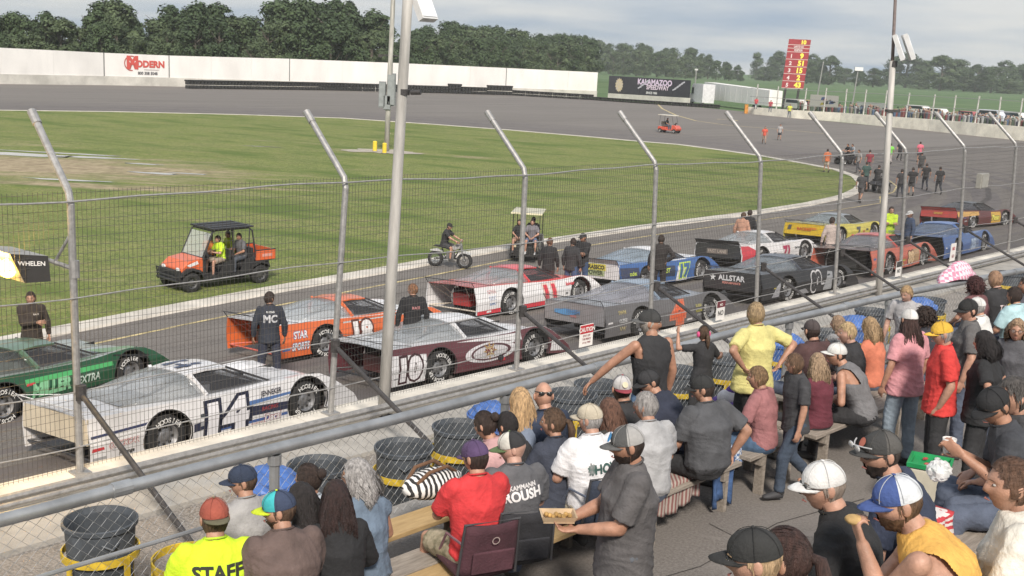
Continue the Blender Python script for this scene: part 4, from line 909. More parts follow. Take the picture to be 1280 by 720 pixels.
    if ty != 'open':
        z0 = sp.get('tailz', .50); mb = MB(); mb.prism([(-2.66, -yb, z0), (-2.66, yb, z0), (-2.63, yb, .90), (-2.63, -yb, .90)], (-.025, 0, 0)); tp = mb.build('tail_panel', paint(tc_), o)
        for tx, h_, v_, cc, bc_ in sp.get('tailtext', []):
            if bc_:
                w_ = text_width(tx, h_, .04) * .5 + .05; mb = MB(); mb.prism([(-2.692, -w_, v_ - .04), (-2.692, w_, v_ - .04), (-2.69, w_, v_ + h_ + .04), (-2.69, -w_, v_ + h_ + .04)], (-.003, 0, 0)); mb.build('patch', flat(bc_), tp)
            mb = MB(); lettering(mb, tx, lambda u, v: (-2.7, -u, v), h_, off=(0, v_), bold=.04); mb.build('lettering', flat(cc), tp, recalc=False)
        for tpz in sp.get('tailshapes', []):
            mb = MB(); mb.add([(-2.696, -y, z) for y, z in tpz[0]], [tuple(range(len(tpz[0])))]); mb.build('patch', flat(tpz[1]), tp, recalc=False)
    mb = MB(); mb.box((-2.1, 0, .45), (.4, .62, .34)); mb.build('fuel_cell', paint(sp.get('cell', (.05, .05, .05))), o)
    mb = MB()
    for sg in (-1, 1):
        mb.tube([(-2.6, sg * .9, .26), (-2.0, sg * .5, .28), (-2.0, sg * .5, .84)], .018, 6); mb.tube([(-2.6, sg * .9, .86), (-2.0, sg * .45, .3)], .014, 6)
        mb.tube([(-2.05, sg * .2, .3), (-2.56, sg * .45, .86)], .014, 6)
    mb.tube([(-2.62, -.92, .25), (-2.62, .92, .25)], .022, 6); mb.build('rear_bars', paint(sp['bars']) if sp.get('bars') else M_cage, o)
    spl = sp.get('spoiler', 1)
    if spl:
        mb = MB(); mb.add([(-2.66, -.9, .905), (-2.66, .9, .905), (-2.76, .9, 1.05), (-2.76, -.9, 1.05)], [(0, 1, 2, 3)]); s_ = mb.build('spoiler', glass((.6, .62, .62), .16) if spl == 1 else paint(tc_), o); s_.modifiers.new('t', 'SOLIDIFY').thickness = .006
        mb = MB(); mb.tube([(-2.66, -.9, .905), (-2.76, -.9, 1.05), (-2.76, .9, 1.05), (-2.66, .9, .905)], .010, 6)
        for y in (-.9, -.3, .3, .9): mb.tube([(-2.75, y, 1.04), (-2.05, y, .90)], .007, 5)
        mb.build('spoiler_brace', paint(sp['brace']) if sp.get('brace') else M_cage, o)
    # flat print on the right side and on the deck
    def on(x, z, e): return (x, -(side_y(z) + e), z)
    def fill(pts, c, e=.004):
        mb = MB(); f0 = [(x, z) for x, z in pts]
        bm = bmesh.new(); bm.faces.new([bm.verts.new((x, 0, z)) for x, z in f0]); 
        bmesh.ops.triangulate(bm, faces=bm.faces)
        for q in range(12): bmesh.ops.bisect_plane(bm, geom=bm.verts[:] + bm.edges[:] + bm.faces[:], plane_co=(0, 0, .14 + q * .06), plane_no=(0, 0, 1))
        mb.add([on(v.co.x, v.co.z, e) for v in bm.verts], [tuple(v.index for v in f.verts) for f in (bm.verts.index_update() or bm.faces)]); bm.free()
        return mb.build('stripe', paint(c), side, recalc=False)
    for pts, c in sp.get('zones', []): fill(pts, c)
    for tx, x, z, h_, c, oc, sh, nw in sp.get('texts', []):
        def put(nm, cc, e, bd):
            tv, tf = text_geo(tx, bd, sh, nw); bm = bmesh.new(); bv = [bm.verts.new((a_ * h_ + x, 0, b_ * h_ + z)) for a_, b_ in tv]
            for f_ in tf:
                try: bm.faces.new([bv[i_] for i_ in f_])
                except ValueError: pass
            for zz in (.35, .5, .65): bmesh.ops.bisect_plane(bm, geom=bm.verts[:] + bm.edges[:] + bm.faces[:], plane_co=(0, 0, zz), plane_no=(0, 0, 1))
            for v_ in bm.verts: v_.co = Vector(on(v_.co.x, v_.co.z, e))
            me_ = bpy.data.meshes.new(nm); bm.to_mesh(me_); bm.free(); me_.materials.append(flat(cc)); link(nm, me_, side)
        if oc: put('number_outline', oc, .007, .14 if h_ > .2 else .07)
        put('lettering', c, .012, .065 if h_ > .2 else .03)
    rs_ = random.Random(int(A.x * 13 + A.y * 7))
    for q_ in range(9):
        x0_ = rs_.choice((rs_.uniform(-2.55, -1.98), rs_.uniform(-.85, .75), rs_.uniform(.3, .8), rs_.uniform(1.0, 1.3))); z0_ = rs_.uniform(.16, .62) if x0_ < .95 else .80; w0_ = rs_.uniform(.10, .24); h0_ = w0_ * rs_.uniform(.22, .45)
        if x0_ > .95: h0_ = .0
        cc0 = rs_.choice([(.72, .70, .70), (.55, .05, .06), (.05, .06, .07), (.60, .52, .10), (.08, .14, .32), (.35, .35, .36), (.70, .70, .72)])
        if h0_ and not any(abs(x0_ - t_[1]) < .34 and abs(z0_ - t_[2] - .1) < .28 for t_ in sp.get('texts', [])):
            mb = MB(); mb.add([on(x0_ - w0_ / 2, z0_, .006), on(x0_ + w0_ / 2, z0_ + .01, .006), on(x0_ + w0_ / 2 - .01, z0_ + h0_, .006), on(x0_ - w0_ / 2 + .01, z0_ + h0_, .006)], [(0, 1, 2, 3)]); mb.build('sponsor_patch', flat(cc0), side, recalc=False)
    for pts, c in sp.get('topzones', []):                 # (x, y) on the deck
        mb = MB(); mb.add([(x, y, top_z(x) + .030) for x, y in pts], [tuple(range(len(pts)))]); mb.build('stripe', paint(c), dk, recalc=False)
    for tx, x, y, h_, c in sp.get('rooftext', []):
        mb = MB(); lettering(mb, tx, lambda u, v: (x + v, y - u, 1.235), h_, bold=.05); mb.build('lettering', flat(c), rf_, recalc=False)
    return o, side, on

W = (.74, .73, .74); BK = (.03, .03, .033)
midlow = lambda z0, z1: [(-.93, .13), (.93, .13), (.93, z0), (-.93, z1)]
tailq = lambda z0, z1: [(-2.64, z0), (-1.80, z0), (-1.84, z1), (-2.64, z1)]
# white 14, nearest
late_model((212, 571), (388, 524), dict(side=W, top=W, tail='panel', tailc=(.66, .58, .45), tailz=.50, brace=(.7, .7, .7), galpha=.5,
    zones=[([(-.92, .30), (-.40, .36), (.93, .30), (.95, .44), (.0, .52), (-.92, .44)], (.03, .035, .07)), ([(-2.64, .60), (-1.75, .62), (-1.70, .66), (-2.64, .64)], (.04, .05, .12)), ([(-.6, .22), (.93, .20), (.93, .25), (-.6, .27)], (.06, .12, .32)), ([(.15, .60), (1.0, .60), (1.0, .56), (.15, .53)], (.08, .16, .36))],
    texts=[('14', -.28, .19, .50, (.78, .77, .80), (.015, .018, .04), .08, 1.25), ('QUICKCAR', -2.12, .40, .085, (.75, .72, .7), (.50, .05, .06), .2, .8), ('Arrange', -2.10, .27, .06, (.05, .05, .05), None, .2, .9), ('JENNEKER', .60, .63, .085, (.04, .04, .06), None, .2, .75), ('Dacal', .62, .18, .12, (.72, .70, .70), (.40, .08, .12), .2, .9), ('SUNOCO', .30, .145, .05, (.7, .65, .6), (.4, .05, .06), 0, .8), ('RACING', .55, .38, .07, (.35, .05, .06), None, .2, .9)],
    topzones=[([(-1.95, -.60), (-1.95, .60), (-1.2, .60), (-1.2, -.60)], (.25, .25, .27))], rooftext=[('14', -.62, 0, .42, (.06, .08, .14))]),
    'white late model race car numbered 14 with dark blue striping, nearest the fence')
# maroon and white 10
late_model((551, 480), (682, 450), dict(k=.96, side=(.135, .045, .055), top=W, roof=W, tail='open', galpha=.5, brace=(.1, .1, .1), cell=(.10, .03, .03),
    zones=[([(-2.64, .15), (-1.80, .15), (-1.72, .70), (-2.64, .78)], W), ([(-.9, .80), (-.3, .795), (.95, .76), (.95, .60), (.4, .66), (-.3, .74)], W), ([(1.85, .2), (2.34, .14), (2.26, .22), (1.9, .50)], W), ([(.10 + .62 * math.cos(t / 16 * 2 * PI), .47 + .20 * math.sin(t / 16 * 2 * PI)) for t in range(16)], (.66, .64, .66))],
    texts=[('10', -2.16, .26, .42, (.74, .72, .74), (.05, .02, .025), .12, 1.0)],),
    'maroon and white late model race car numbered 10 with oval emblem on its door')
def oval(x, z, rx, rz_, n=20): return [(x + rx * math.cos(t / n * 2 * PI), z + rz_ * math.sin(t / n * 2 * PI)) for t in range(n)]
def star(x, z, r, n=5): return [(x + (r if i % 2 == 0 else r * .42) * math.sin(i * PI / n), z + (r if i % 2 == 0 else r * .42) * math.cos(i * PI / n)) for i in range(2 * n)]
def extra_print(car, pts, c, e=.007):
    o, side, on = car; mb = MB(); k = len(pts); cx = sum(p[0] for p in pts) / k; cz = sum(p[1] for p in pts) / k
    mb.add([on(cx, cz, e)] + [on(x, z, e) for x, z in pts], [(0, i + 1, (i + 1) % k + 1) for i in range(k)]); mb.build('emblem', flat(c), side, recalc=False)
c10 = [o for o in col.objects if o.name == 'race_car.001'][0]
s10 = [c for c in c10.children if c.name.startswith('side_panel') and c.data.vertices[0].co.y < 0][0]
car10 = (c10, s10, lambda x, z, e: (x, -(side_y(z) + e), z))
extra_print(car10, oval(.02, .47, .74, .215), (.70, .68, .70), .0065); extra_print(car10, oval(.02, .47, .58, .175), (.10, .04, .05), .008); extra_print(car10, oval(.0, .47, .50, .14), (.62, .60, .62), .011); extra_print(car10, star(-.02, .50, .21, 8), (.45, .28, .10), .015); extra_print(car10, star(-.02, .50, .12, 8), (.70, .62, .45), .018)
mb = MB(); lettering(mb, 'WV', lambda u, v: car10[2](u - .02, v + .44, .021), .11, bold=.05); mb.build('lettering', flat((.2, .05, .05)), s10, recalc=False)
mb = MB(); mb.tube([(.28, -1.0, .30), (.28, -1.03, .30)], .07, 12); mb.build('exhaust', M_cage, c10)
# orange 18, beyond the white one
A18 = G(409, 447); hd = (G(682, 450) - G(549.5, 480)).normalized()
late_model(tuple(A18), tuple(A18 + hd * 2.8), dict(side=(.66, .145, .045), top=W, roof=(.68, .15, .045), tail='open', bars=(.62, .12, .08), galpha=.55, solidq=False,
    zones=[([(-.9, .765), (.95, .74), (.95, .715), (-.9, .73)], (.62, .6, .6))],
    texts=[('18', -.38, .22, .48, (.74, .72, .72), (.12, .04, .03), 0, .85), ('STAR', -2.05, .56, .15, (.70, .69, .72), (.08, .12, .3), .15, .7), ('SPORTS', -2.06, .30, .16, (.70, .69, .72), (.08, .12, .3), .15, .55)]),
    'orange late model race car numbered 18 with white rear deck, open tail')
# red and white 11
A11 = G(640, 394); late_model(tuple(A11), tuple(A11 + hd * 2.8), dict(side=W, top=(.62, .10, .08), roof=(.66, .07, .08), tail='open', cell=(.45, .05, .05), bars=(.62, .55, .45), galpha=.45, solidq=False,
    zones=[(midlow(.27, .25), (.60, .05, .07)), ([(-2.64, .15), (-1.80, .15), (-1.80, .27), (-2.64, .25)], (.60, .05, .07))],
    texts=[('11', .12, .20, .48, (.60, .06, .08), (.70, .55, .5), -.25, .9), ('MEYER', -2.08, .70, .08, (.72, .7, .7), (.55, .06, .08), 0, .9), ('ELEK', -2.08, .52, .09, (.75, .75, .78), (.14, .22, .4), 0, .9), ('SUPPLY', -2.08, .38, .06, (.2, .3, .5), None, 0, .9), ('Budweiser', .95 - .02, .60, .10, (.60, .06, .08), None, .2, .6), ('IN', .78, .34, .07, (.1, .1, .1), None, 0, 1)]),
    'red roofed white race car numbered 11 with open tail and red fuel cell')
# grey car with blue patch tail
A4 = G(801, 411); B4 = G(892, 402); hd4 = (G(1051, 363) - G(985, 377)).normalized(); A4 = G(892, 402) - hd4 * 2.8
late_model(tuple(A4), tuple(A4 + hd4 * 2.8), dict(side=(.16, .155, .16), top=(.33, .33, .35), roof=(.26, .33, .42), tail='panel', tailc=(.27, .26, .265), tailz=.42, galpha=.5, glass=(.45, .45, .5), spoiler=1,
    texts=[('4', -.02, .20, .48, (.74, .14, .06), (.66, .2, .12), 0, 1.3), ('SWM', -2.08, .66, .09, (.50, .42, .20), None, 0, .9), ('OZEE', -2.08, .46, .09, (.50, .5, .5), None, 0, .9), ('VW', -2.08, .26, .10, (.45, .38, .2), None, 0, .9), ('BUBBA', .80, .50, .07, (.55, .5, .2), None, .1, .8), ('MAXIMA', .82, .36, .06, (.6, .55, .12), (.1, .1, .1), .1, .8), ('SPEED', .84, .26, .05, (.5, .5, .5), None, 0, .9)],
    tailtext=[('FINISH', .10, .64, (.10, .22, .42), None), ('racing', .06, .56, (.5, .2, .2), None)], tailshapes=[([(-.60, .70), (-.25, .74), (.05, .70), (.05, .62), (-.25, .58), (-.60, .62)], (.12, .30, .55))]),
    'grey race car with blue roof and orange number, tail panel towards the crowd')
# blue white and yellow car, far row
A5 = G(880, 350) - hd4 * 2.8
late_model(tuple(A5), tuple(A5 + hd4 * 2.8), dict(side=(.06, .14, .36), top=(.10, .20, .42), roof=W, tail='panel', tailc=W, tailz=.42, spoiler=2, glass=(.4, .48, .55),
    zones=[([(.0, .13), (.55, .13), (.62, .62), (.1, .62)], W), ([(-2.64, .30), (-1.8, .30), (-1.78, .74), (-2.64, .80)], (.04, .05, .10)), ([(-.9, .35), (-.05, .30), (-.05, .65), (-.9, .70)], (.035, .05, .09))],
    texts=[('17', .45, .25, .40, (.06, .14, .3), (.45, .6, .1), .1, .9), ('rocket', -2.08, .52, .12, (.50, .62, .10), None, .2, .7), ('FAST', -.5, .45, .14, (.5, .62, .1), None, .2, .9)],
    tailtext=[('GRASSCO', .12, .72, (.05, .05, .05), (.68, .60, .10)), ('POWER', .13, .54, (.08, .10, .05), (.45, .52, .30))], topzones=[([(.8, -.85), (.8, .85), (1.3, .8), (1.3, -.8)], W)]),
    'blue and white race car with white tail panel and yellow patch, far row')
# black 83
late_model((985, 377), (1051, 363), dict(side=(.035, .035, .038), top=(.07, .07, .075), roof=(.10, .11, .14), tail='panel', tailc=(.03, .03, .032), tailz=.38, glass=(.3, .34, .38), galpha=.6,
    zones=[([(.45, .13), (.93, .13), (.95, .66), (.70, .70)], (.42, .43, .45)), ([(-.9, .14), (-.3, .14), (-.5, .30), (-.9, .26)], (.4, .4, .42)), ([(-2.2, .2), (-1.85, .2), (-1.8, .6), (-2.0, .5)], (.45, .45, .48))],
    texts=[('83', .05, .20, .50, (.05, .05, .055), (.72, .71, .72), 0, .72)],
    tailtext=[('ALLSTAR', .15, .66, (.74, .73, .74), None), ('PERFORMANCE', .06, .56, (.7, .3, .25), None)], tailshapes=[([(y - .62 * 1, z) for y, z in star(0, .72, .11)], (.75, .74, .74))]),
    'black race car numbered 83 with starred black tail panel')
# white 71 behind it
A7 = G(1008, 325) - hd4 * 2.8
late_model(tuple(A7), tuple(A7 + hd4 * 2.8), dict(side=W, top=W, roof=W, tail='panel', tailc=(.04, .04, .042), tailz=.40, spoiler=2, glass=(.45, .48, .5),
    zones=[([(-2.64, .15), (-1.8, .15), (-1.7, .62), (-2.2, .84), (-2.64, .86)], (.58, .06, .08)), ([(-.9, .13), (.9, .13), (.9, .20), (-.9, .20)], (.5, .05, .07))],
    texts=[('71', .10, .26, .40, (.36, .04, .09), (.6, .55, .55), .1, .85), ('Ohio Bros', .80, .52, .08, (.1, .1, .1), None, .1, .7)], tailtext=[('FAST LANE', .11, .58, (.45, .38, .32), (.20, .17, .15))]),
    'white race car numbered 71 with black tail panel and red rear corner')
# orange one with pale lettering
late_model((1112, 344), (1158, 332), dict(side=(.66, .17, .11), top=(.20, .12, .10), roof=(.66, .13, .11), tail='open', glass=(.3, .3, .32), galpha=.6,
    zones=[([(.3, .25), (.85, .25), (.85, .66), (.3, .68)], (.55, .35, .18))], texts=[('88', .2, .25, .36, (.70, .50, .30), (.15, .06, .05), 0, .9), ('PIZZA', -2.08, .45, .12, (.7, .55, .5), None, 0, .8)]),
    'orange red race car with open dark tail left of the light pole foot')
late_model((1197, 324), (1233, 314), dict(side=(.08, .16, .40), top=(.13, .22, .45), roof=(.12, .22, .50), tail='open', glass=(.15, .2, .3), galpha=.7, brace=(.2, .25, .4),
    zones=[([(-.3, .2), (.7, .2), (.6, .6), (-.1, .62)], (.22, .30, .48))], texts=[('25', .1, .26, .34, (.45, .55, .7), None, 0, .9), ('TUCKER', -2.08, .45, .13, (.5, .55, .7), None, 0, .5)]),
    'blue race car at the head of the near row')
A9 = G(1094, 298) - hd4 * 2.8
late_model(tuple(A9), tuple(A9 + hd4 * 2.8), dict(side=(.60, .52, .10), top=(.55, .48, .10), roof=(.30, .33, .36), tail='panel', tailc=(.72, .48, .03), tailz=.42, spoiler=1, glass=(.35, .4, .42), galpha=.6,
    texts=[('7', .0, .25, .4, (.1, .1, .1), None, 0, 1)], tailtext=[('RACING', .12, .62, (.60, .12, .04), None)], tailshapes=[([(-.78, .62), (-.62, .62), (-.56, .82), (-.72, .82)], (.1, .1, .1)), ([(.30, .68), (.55, .68), (.58, .76), (.28, .76)], (.7, .25, .05))]),
    'yellow race car with bright yellow tail panel in the far row')
A10 = G(1216, 286); h10 = Vector((.80, .60, 0))
late_model(tuple(A10), tuple(A10 + h10 * 2.8), dict(side=(.12, .03, .03), top=(.12, .03, .03), roof=(.05, .05, .05), tail='panel', tailc=(.55, .07, .06), tailz=.55, spoiler=2, glass=(.08, .08, .09), galpha=.85,
    zones=[([(.1, .2), (.9, .2), (.9, .72), (.1, .74)], (.60, .36, .05)), ([(-2.64, .6), (-.9, .62), (-.9, .8), (-2.64, .86)], (.6, .35, .1))],
    texts=[('Penn', .45, .35, .24, (.68, .62, .12), (.1, .1, .05), .2, .9)], tailtext=[('SPRINT', .10, .70, (.70, .45, .1), None)]),
    'red and black race car farthest away with yellow lettering on its side')
# green car, cut by the left frame edge
late_model((8, 530), (177, 485), dict(side=(.018, .085, .04), top=(.30, .33, .31), roof=(.10, .17, .11), tail='panel', tailc=(.05, .2, .08), galpha=.35, glass=(.12, .13, .12), k=1.0,
    zones=[([(-.93, .62), (.93, .58), (.93, .66), (-.93, .72)], (.08, .42, .14)), ([(-.93, .13), (.93, .13), (.93, .28), (-.93, .30)], (.02, .03, .025)), ([(1.80, .62), (1.0, .775), (.95, .755), (1.78, .58)], (.02, .02, .02))],
    texts=[('EXTRA', .35, .40, .14, (.45, .55, .48), None, .2, .8), ('MILLER', -.45, .38, .22, (.22, .50, .28), None, .3, .8), ('racing', -.1, .2, .09, (.4, .5, .42), None, .2, 1)],
    topzones=[([(.85, -.8), (.85, -.3), (1.9, -.3), (1.9, -.8)], (.12, .30, .16))]),
    'green and grey race car at the left edge behind the white fourteen')

# ================================================================== UTILITY VEHICLES
def buggy_wheel(r, w): return wheel_mesh(r, w, (.12, .12, .12), 'wheel')
UW = buggy_wheel(.33, .26)
UTK = .86
def utv():
    A = G(239, 367); B = G(328, 355); d = (A - B).normalized(); yaw = math.atan2(d.y, d.x)   # faces the camera's left
    ly = Vector((-d.y, d.x, 0)); k = (A - B).length / 2.95
    # left side (y > 0) is the side seen
    o = empty('side_by_side', (A + B) / 2 - ly * .62 * 1, yaw, 'orange and black four seat utility buggy with roof on the infield kerb', 'utility vehicle', None, UTK)
    OR = paint((.66, .13, .04)); BL = plastic((.03, .03, .032), .5); o.scale.x = .77
    mb = MB(); mb.prism([(1.85, -.62, .55), (1.85, -.62, .80), (1.55, -.62, 1.02), (.95, -.62, 1.10), (.95, -.62, .62), (1.2, -.62, .70), (1.5, -.62, .72), (1.78, -.62, .60)], (0, 1.24, 0)); bevel(mb.build('bonnet', OR, o), .05, 3)
    mb = MB(); mb.prism([(1.95, -.60, .40), (1.90, -.60, .74), (1.70, -.60, .76), (1.7, -.60, .35)], (0, 1.2, 0)); mb.build('grille', BL, o)
    mb = MB(); mb.prism([(1.64, .60, .90), (1.2, .60, 1.02), (1.15, .60, .92), (1.5, .60, .84)], (0, .03, 0)); mb.build('side_badge', flat((.7, .68, .68)), o)
    for y in (-.42, .42): mb = MB(); mb.ball((1.86, y, .76), (.05, .12, .07), 12, 8); mb.build('headlight', plastic((.6, .6, .6), .1), o, smooth=True)
    mb = MB(); mb.tube([(2.0, -.55, .35), (2.06, -.55, .75), (2.06, .55, .75), (2.0, .55, .35)], .028, 8); mb.tube([(2.05, -.55, .55), (2.05, .55, .55)], .028, 8); mb.tube([(2.0, -.6, .42), (2.0, .6, .42)], .05, 8); mb.build('bull_bar', BL, o)
    mb = MB(); mb.prism([(.95, -.66, .36), (-1.25, -.66, .36), (-1.25, -.66, .48), (.95, -.66, .48)], (0, 1.32, 0)); mb.build('floor_pan', BL, o)
    mb = MB(); mb.prism([(.98, -.60, .45), (.98, -.60, 1.08), (.85, -.60, 1.1), (.80, -.60, .45)], (0, 1.2, 0)); mb.build('dashboard', BL, o)
    for x in (.05, -.88):
        for y in (-.32, .32):
            mb = MB(); mb.box((x, y, .72), (.5, .54, .16)); mb.box((x - .27, y, 1.0), (.12, .54, .52), rot=Matrix.Rotation(-.12, 3, 'Y')); bevel(mb.build('seat', BL, o), .03)
    for y in (-.66, .66):
        mb = MB(); mb.prism([(.35, y - .02, .48), (-.25, y - .02, .48), (-.30, y - .02, .95), (.10, y - .02, .90)], (0, .04, 0)); mb.build('door', BL, o); mb = MB(); mb.prism([(-.55, y - .02, .48), (-1.15, y - .02, .48), (-1.22, y - .02, .98), (-.80, y - .02, .92)], (0, .04, 0)); mb.build('door', BL, o)
    mb = MB()
    for y in (-.64, .64):
        mb.tube([(.98, y, 1.05), (.55, y * .93, 1.90), (.4, y * .93, 1.95), (-1.0, y * .93, 1.95), (-1.15, y * .95, 1.85), (-1.30, y, .95)], .03, 8)
        mb.tube([(-.28, y, .5), (-.32, y * .93, 1.93)], .028, 8); mb.tube([(-1.05, y * .93, 1.9), (-.95, y, .95)], .022, 8)
    for x in (.5, -.32, -1.05): mb.tube([(x, -.6, 1.93), (x, .6, 1.93)], .026, 8)
    mb.build('roll_cage', BL, o)
    mb = MB(); mb.box((-.30, 0, 2.0), (1.75, 1.36, .05)); 
    for y in (-.4, 0, .4): mb.box((-.30, y, 2.035), (1.5, .16, .025))
    bevel(mb.build('roof', BL, o), .02)
    mb = MB(); mb.prism([(.97, -.58, 1.12), (.97, .58, 1.12), (.58, .55, 1.86), (.58, -.55, 1.86)], (.01, 0, 0)); mb.build('windscreen', glass((.55, .58, .55), .42), o)
    mb = MB(); mb.tube([(.72, .32, 1.10), (.62, .32, 1.13)], .17, 16); mb.build('steering_wheel', BL, o)
    bed = MB(); bed.box((-1.70, 0, .82), (.85, 1.3, .06)); bed.build('cargo_floor', BL, o)
    for y in (-.66, .66):
        mb = MB(); mb.prism([(-1.28, y - .02, .82), (-2.15, y - .02, .82), (-2.15, y - .02, 1.14), (-1.28, y - .02, 1.14)], (0, .04, 0)); bp_ = mb.build('cargo_side', OR, o); bevel(bp_, .01)
        mb = MB(); mb.tube([(-1.26, y, 1.16), (-2.17, y, 1.16)], .022, 6); mb.build('cargo_rail', BL, bp_)
        if y > 0: mb = MB(); mb.prism([(-1.55, y + .025, .93), (-2.0, y + .025, .93), (-2.0, y + .025, 1.03), (-1.55, y + .025, 1.03)], (0, .004, 0)); mb.build('side_badge', flat((.62, .3, .25)), bp_)
    mb = MB(); mb.box((-2.16, 0, .98), (.04, 1.3, .32)); mb.build('tailgate', OR, o)
    mb = MB(); mb.prism([(-1.2, -.5, .40), (-2.0, -.5, .45), (-2.0, -.5, .78), (-1.2, -.5, .78)], (0, 1.0, 0)); mb.build('engine_cover', BL, o)
    for xc in (1.47, -1.47):
        for sg in (-1, 1):
            wo_ = link('wheel', UW, o, (xc, sg * .60, .33), (0, 0, 0 if sg < 0 else PI)); wo_.scale.x = .86 / .77
            mb = MB(); mb.prism([(xc + x, sg * .47, z) for x, z in ((-.42, .55), (-.36, .72), (-.1, .80), (.2, .80), (.40, .68), (.44, .55), (.34, .62), (.0, .74), (-.3, .66))], (0, sg * .26, 0)); mb.build('mudguard', BL, o)
    return o
utv_o = utv()
def golf_cart(A, yaw, c, roofc, label, k=.88, rear_seat=True):
    o = empty('golf_cart', A, yaw, label, 'golf cart', None, k); BL = plastic((.03, .03, .03)); PC = paint(c)
    mb = MB(); mb.prism([(1.15, -.55, .30), (1.20, -.55, .52), (.95, -.55, .80), (.55, -.55, .86), (.50, -.55, .32), (.65, -.55, .30)], (0, 1.1, 0)); bevel(mb.build('front_cowl', PC, o), .05, 3)
    mb = MB(); mb.prism([(-.25, -.55, .28), (.5, -.55, .28), (.5, -.55, .34), (-.10, -.55, .36), (-.15, -.55, .62), (-1.05, -.55, .66), (-1.1, -.55, .35)], (0, 1.1, 0)); bevel(mb.build('body', PC, o), .03)
    mb = MB(); mb.box((-.42, 0, .72), (.52, 1.0, .14)); mb.box((-.68, 0, 1.0), (.10, 1.0, .36)); bevel(mb.build('seat', plastic((.10, .09, .08)), o), .03)
    if rear_seat:
        mb = MB(); mb.box((-.98, 0, .72), (.42, 1.0, .12)); mb.box((-.79, 0, 1.0), (.08, 1.0, .36)); bevel(mb.build('rear_seat', plastic((.10, .09, .08)), o), .03)
        mb = MB(); mb.box((-1.50, 0, .30), (.45, 1.05, .06)); mb.box((-1.24, 0, .40), (.05, 1.0, .26)); mb.build('rear_footboard', BL, o)
        for y in (-.42, .42): mb = MB(); mb.box((-1.13, y, .55), (.05, .16, .26)); mb.build('rear_side_panel', paint((.62, .55, .38)), o)
        for y in (-.5, .5): mb = MB(); mb.tube([(-1.72, y, .3), (-1.72, y, .62), (-1.2, y, .66)], .02, 6); mb.build('rear_handle', BL, o)
    mb = MB()
    for y in (-.52, .52): mb.tube([(.75, y, .82), (.50, y, 1.80)], .018, 6); mb.tube([(-.95, y, .75), (-.85, y, 1.80)], .018, 6)
    mb.build('roof_frame', BL, o)
    mb = MB(); mb.prism([(.75, -.62, 1.80), (.70, -.62, 1.86), (-1.1, -.62, 1.88), (-1.15, -.62, 1.82)], (0, 1.24, 0)); bevel(mb.build('roof', paint(roofc), o), .03, 2)
    mb = MB(); mb.tube([(.62, .25, .95), (.58, .25, .98)], .16, 14); mb.tube([(.75, .25, .7), (.6, .25, .97)], .02, 6); mb.build('steering_wheel', BL, o)
    wm_ = wheel_mesh(.23, .2, (.4, .4, .4))
    for x in (.85, -.80):
        for sg in (-1, 1): link('wheel', wm_, o, (x, sg * .48, .23), (0, 0, 0 if sg < 0 else PI))
    return o
gcp = G(657, 327); cart1 = golf_cart(gcp + Vector((0.05, 1.15, 0)), R(84), (.05, .05, .05), (.62, .56, .36), 'golf cart with cream roof seen from behind beside the kerb')
cart2 = golf_cart(G(836, 166), R(-35), (.60, .10, .06), (.68, .62, .5), 'red golf cart with pale roof alone on the back straight', 1.0, False)
def quad(A, yaw, label, c=(.04, .04, .045)):
    o = empty('quad_bike', A, yaw, label, 'quad bike', None, .96); wm_ = wheel_mesh(.26, .2, (.3, .3, .3))
    mb = MB(); mb.prism([(.85, -.2, .5), (.75, -.2, .75), (.2, -.2, .82), (-.1, -.2, .72), (-.75, -.2, .75), (-.85, -.2, .5), (0, -.2, .35)], (0, .4, 0)); bevel(mb.build('body', plastic(c), o), .05)
    mb = MB(); mb.box((-.3, 0, .80), (.6, .3, .1)); bevel(mb.build('seat', plastic((.02, .02, .02)), o), .03)
    mb = MB(); mb.tube([(.28, -.38, 1.02), (.38, 0, .98), (.28, .38, 1.02)], .018, 6); mb.tube([(.38, 0, .98), (.55, 0, .6)], .025, 6); mb.build('handlebar', plastic((.02, .02, .02)), o)
    for x in (.6, -.6):
        for sg in (-1, 1):
            link('wheel', wm_, o, (x, sg * .45, .26)); mb = MB(); mb.prism([(x - .3, sg * .3, .52), (x - .2, sg * .3, .6), (x + .2, sg * .3, .6), (x + .3, sg * .3, .5)], (0, sg * .28, 0)); mb.build('mudguard', plastic(c), o)
    return o
q1 = quad(G(1058, 206), R(200), 'small dark quad bike carrying two riders beside the orange clad walker'); q2 = quad(G(1096, 240), R(50), 'black quad bike ridden beside the tip of the infield kerb')
# minibike
mbp = G(562, 334); bk = empty('mini_bike', mbp, R(-14), 'small dark pit bike with knobbly wheels on the inside lane', 'mini bike', None, .96)
def spoke_wheel(r): 
    mb = MB(); mb.lathe([(r * .66, -.05), (r * .86, -.065), (r, -.045), (r, .045), (r * .86, .065), (r * .66, .05), (r * .66, -.05)], 26, 0, axis='Y')
    mb.lathe([(r * .60, -.03), (r * .67, -.04), (r * .67, .04), (r * .60, .03), (r * .60, -.03)], 26, 1, axis='Y')
    for i in range(12):
        a = i * PI / 6; mb.tube([(0, .02, 0), (r * .62 * math.cos(a), 0, r * .62 * math.sin(a))], .006, 4, 1)
    mb.tube([(0, -.06, 0), (0, .06, 0)], .035, 8, 1); return mb.mesh('wheel', [M_tyre, metal((.3, .3, .3))], True)
sw = spoke_wheel(.27)
for x in (-.52, .52): link('wheel', sw, bk, (x, 0, .27))
BL = plastic((.03, .03, .03)); mb = MB(); mb.tube([(.52, .07, .27), (.36, .07, .86)], .02, 6); mb.tube([(.52, -.07, .27), (.36, -.07, .86)], .02, 6); mb.tube([(.34, -.3, .95), (.34, 0, .88), (.34, .3, .95)], .014, 6); mb.build('fork', metal((.35, .35, .35)), bk)
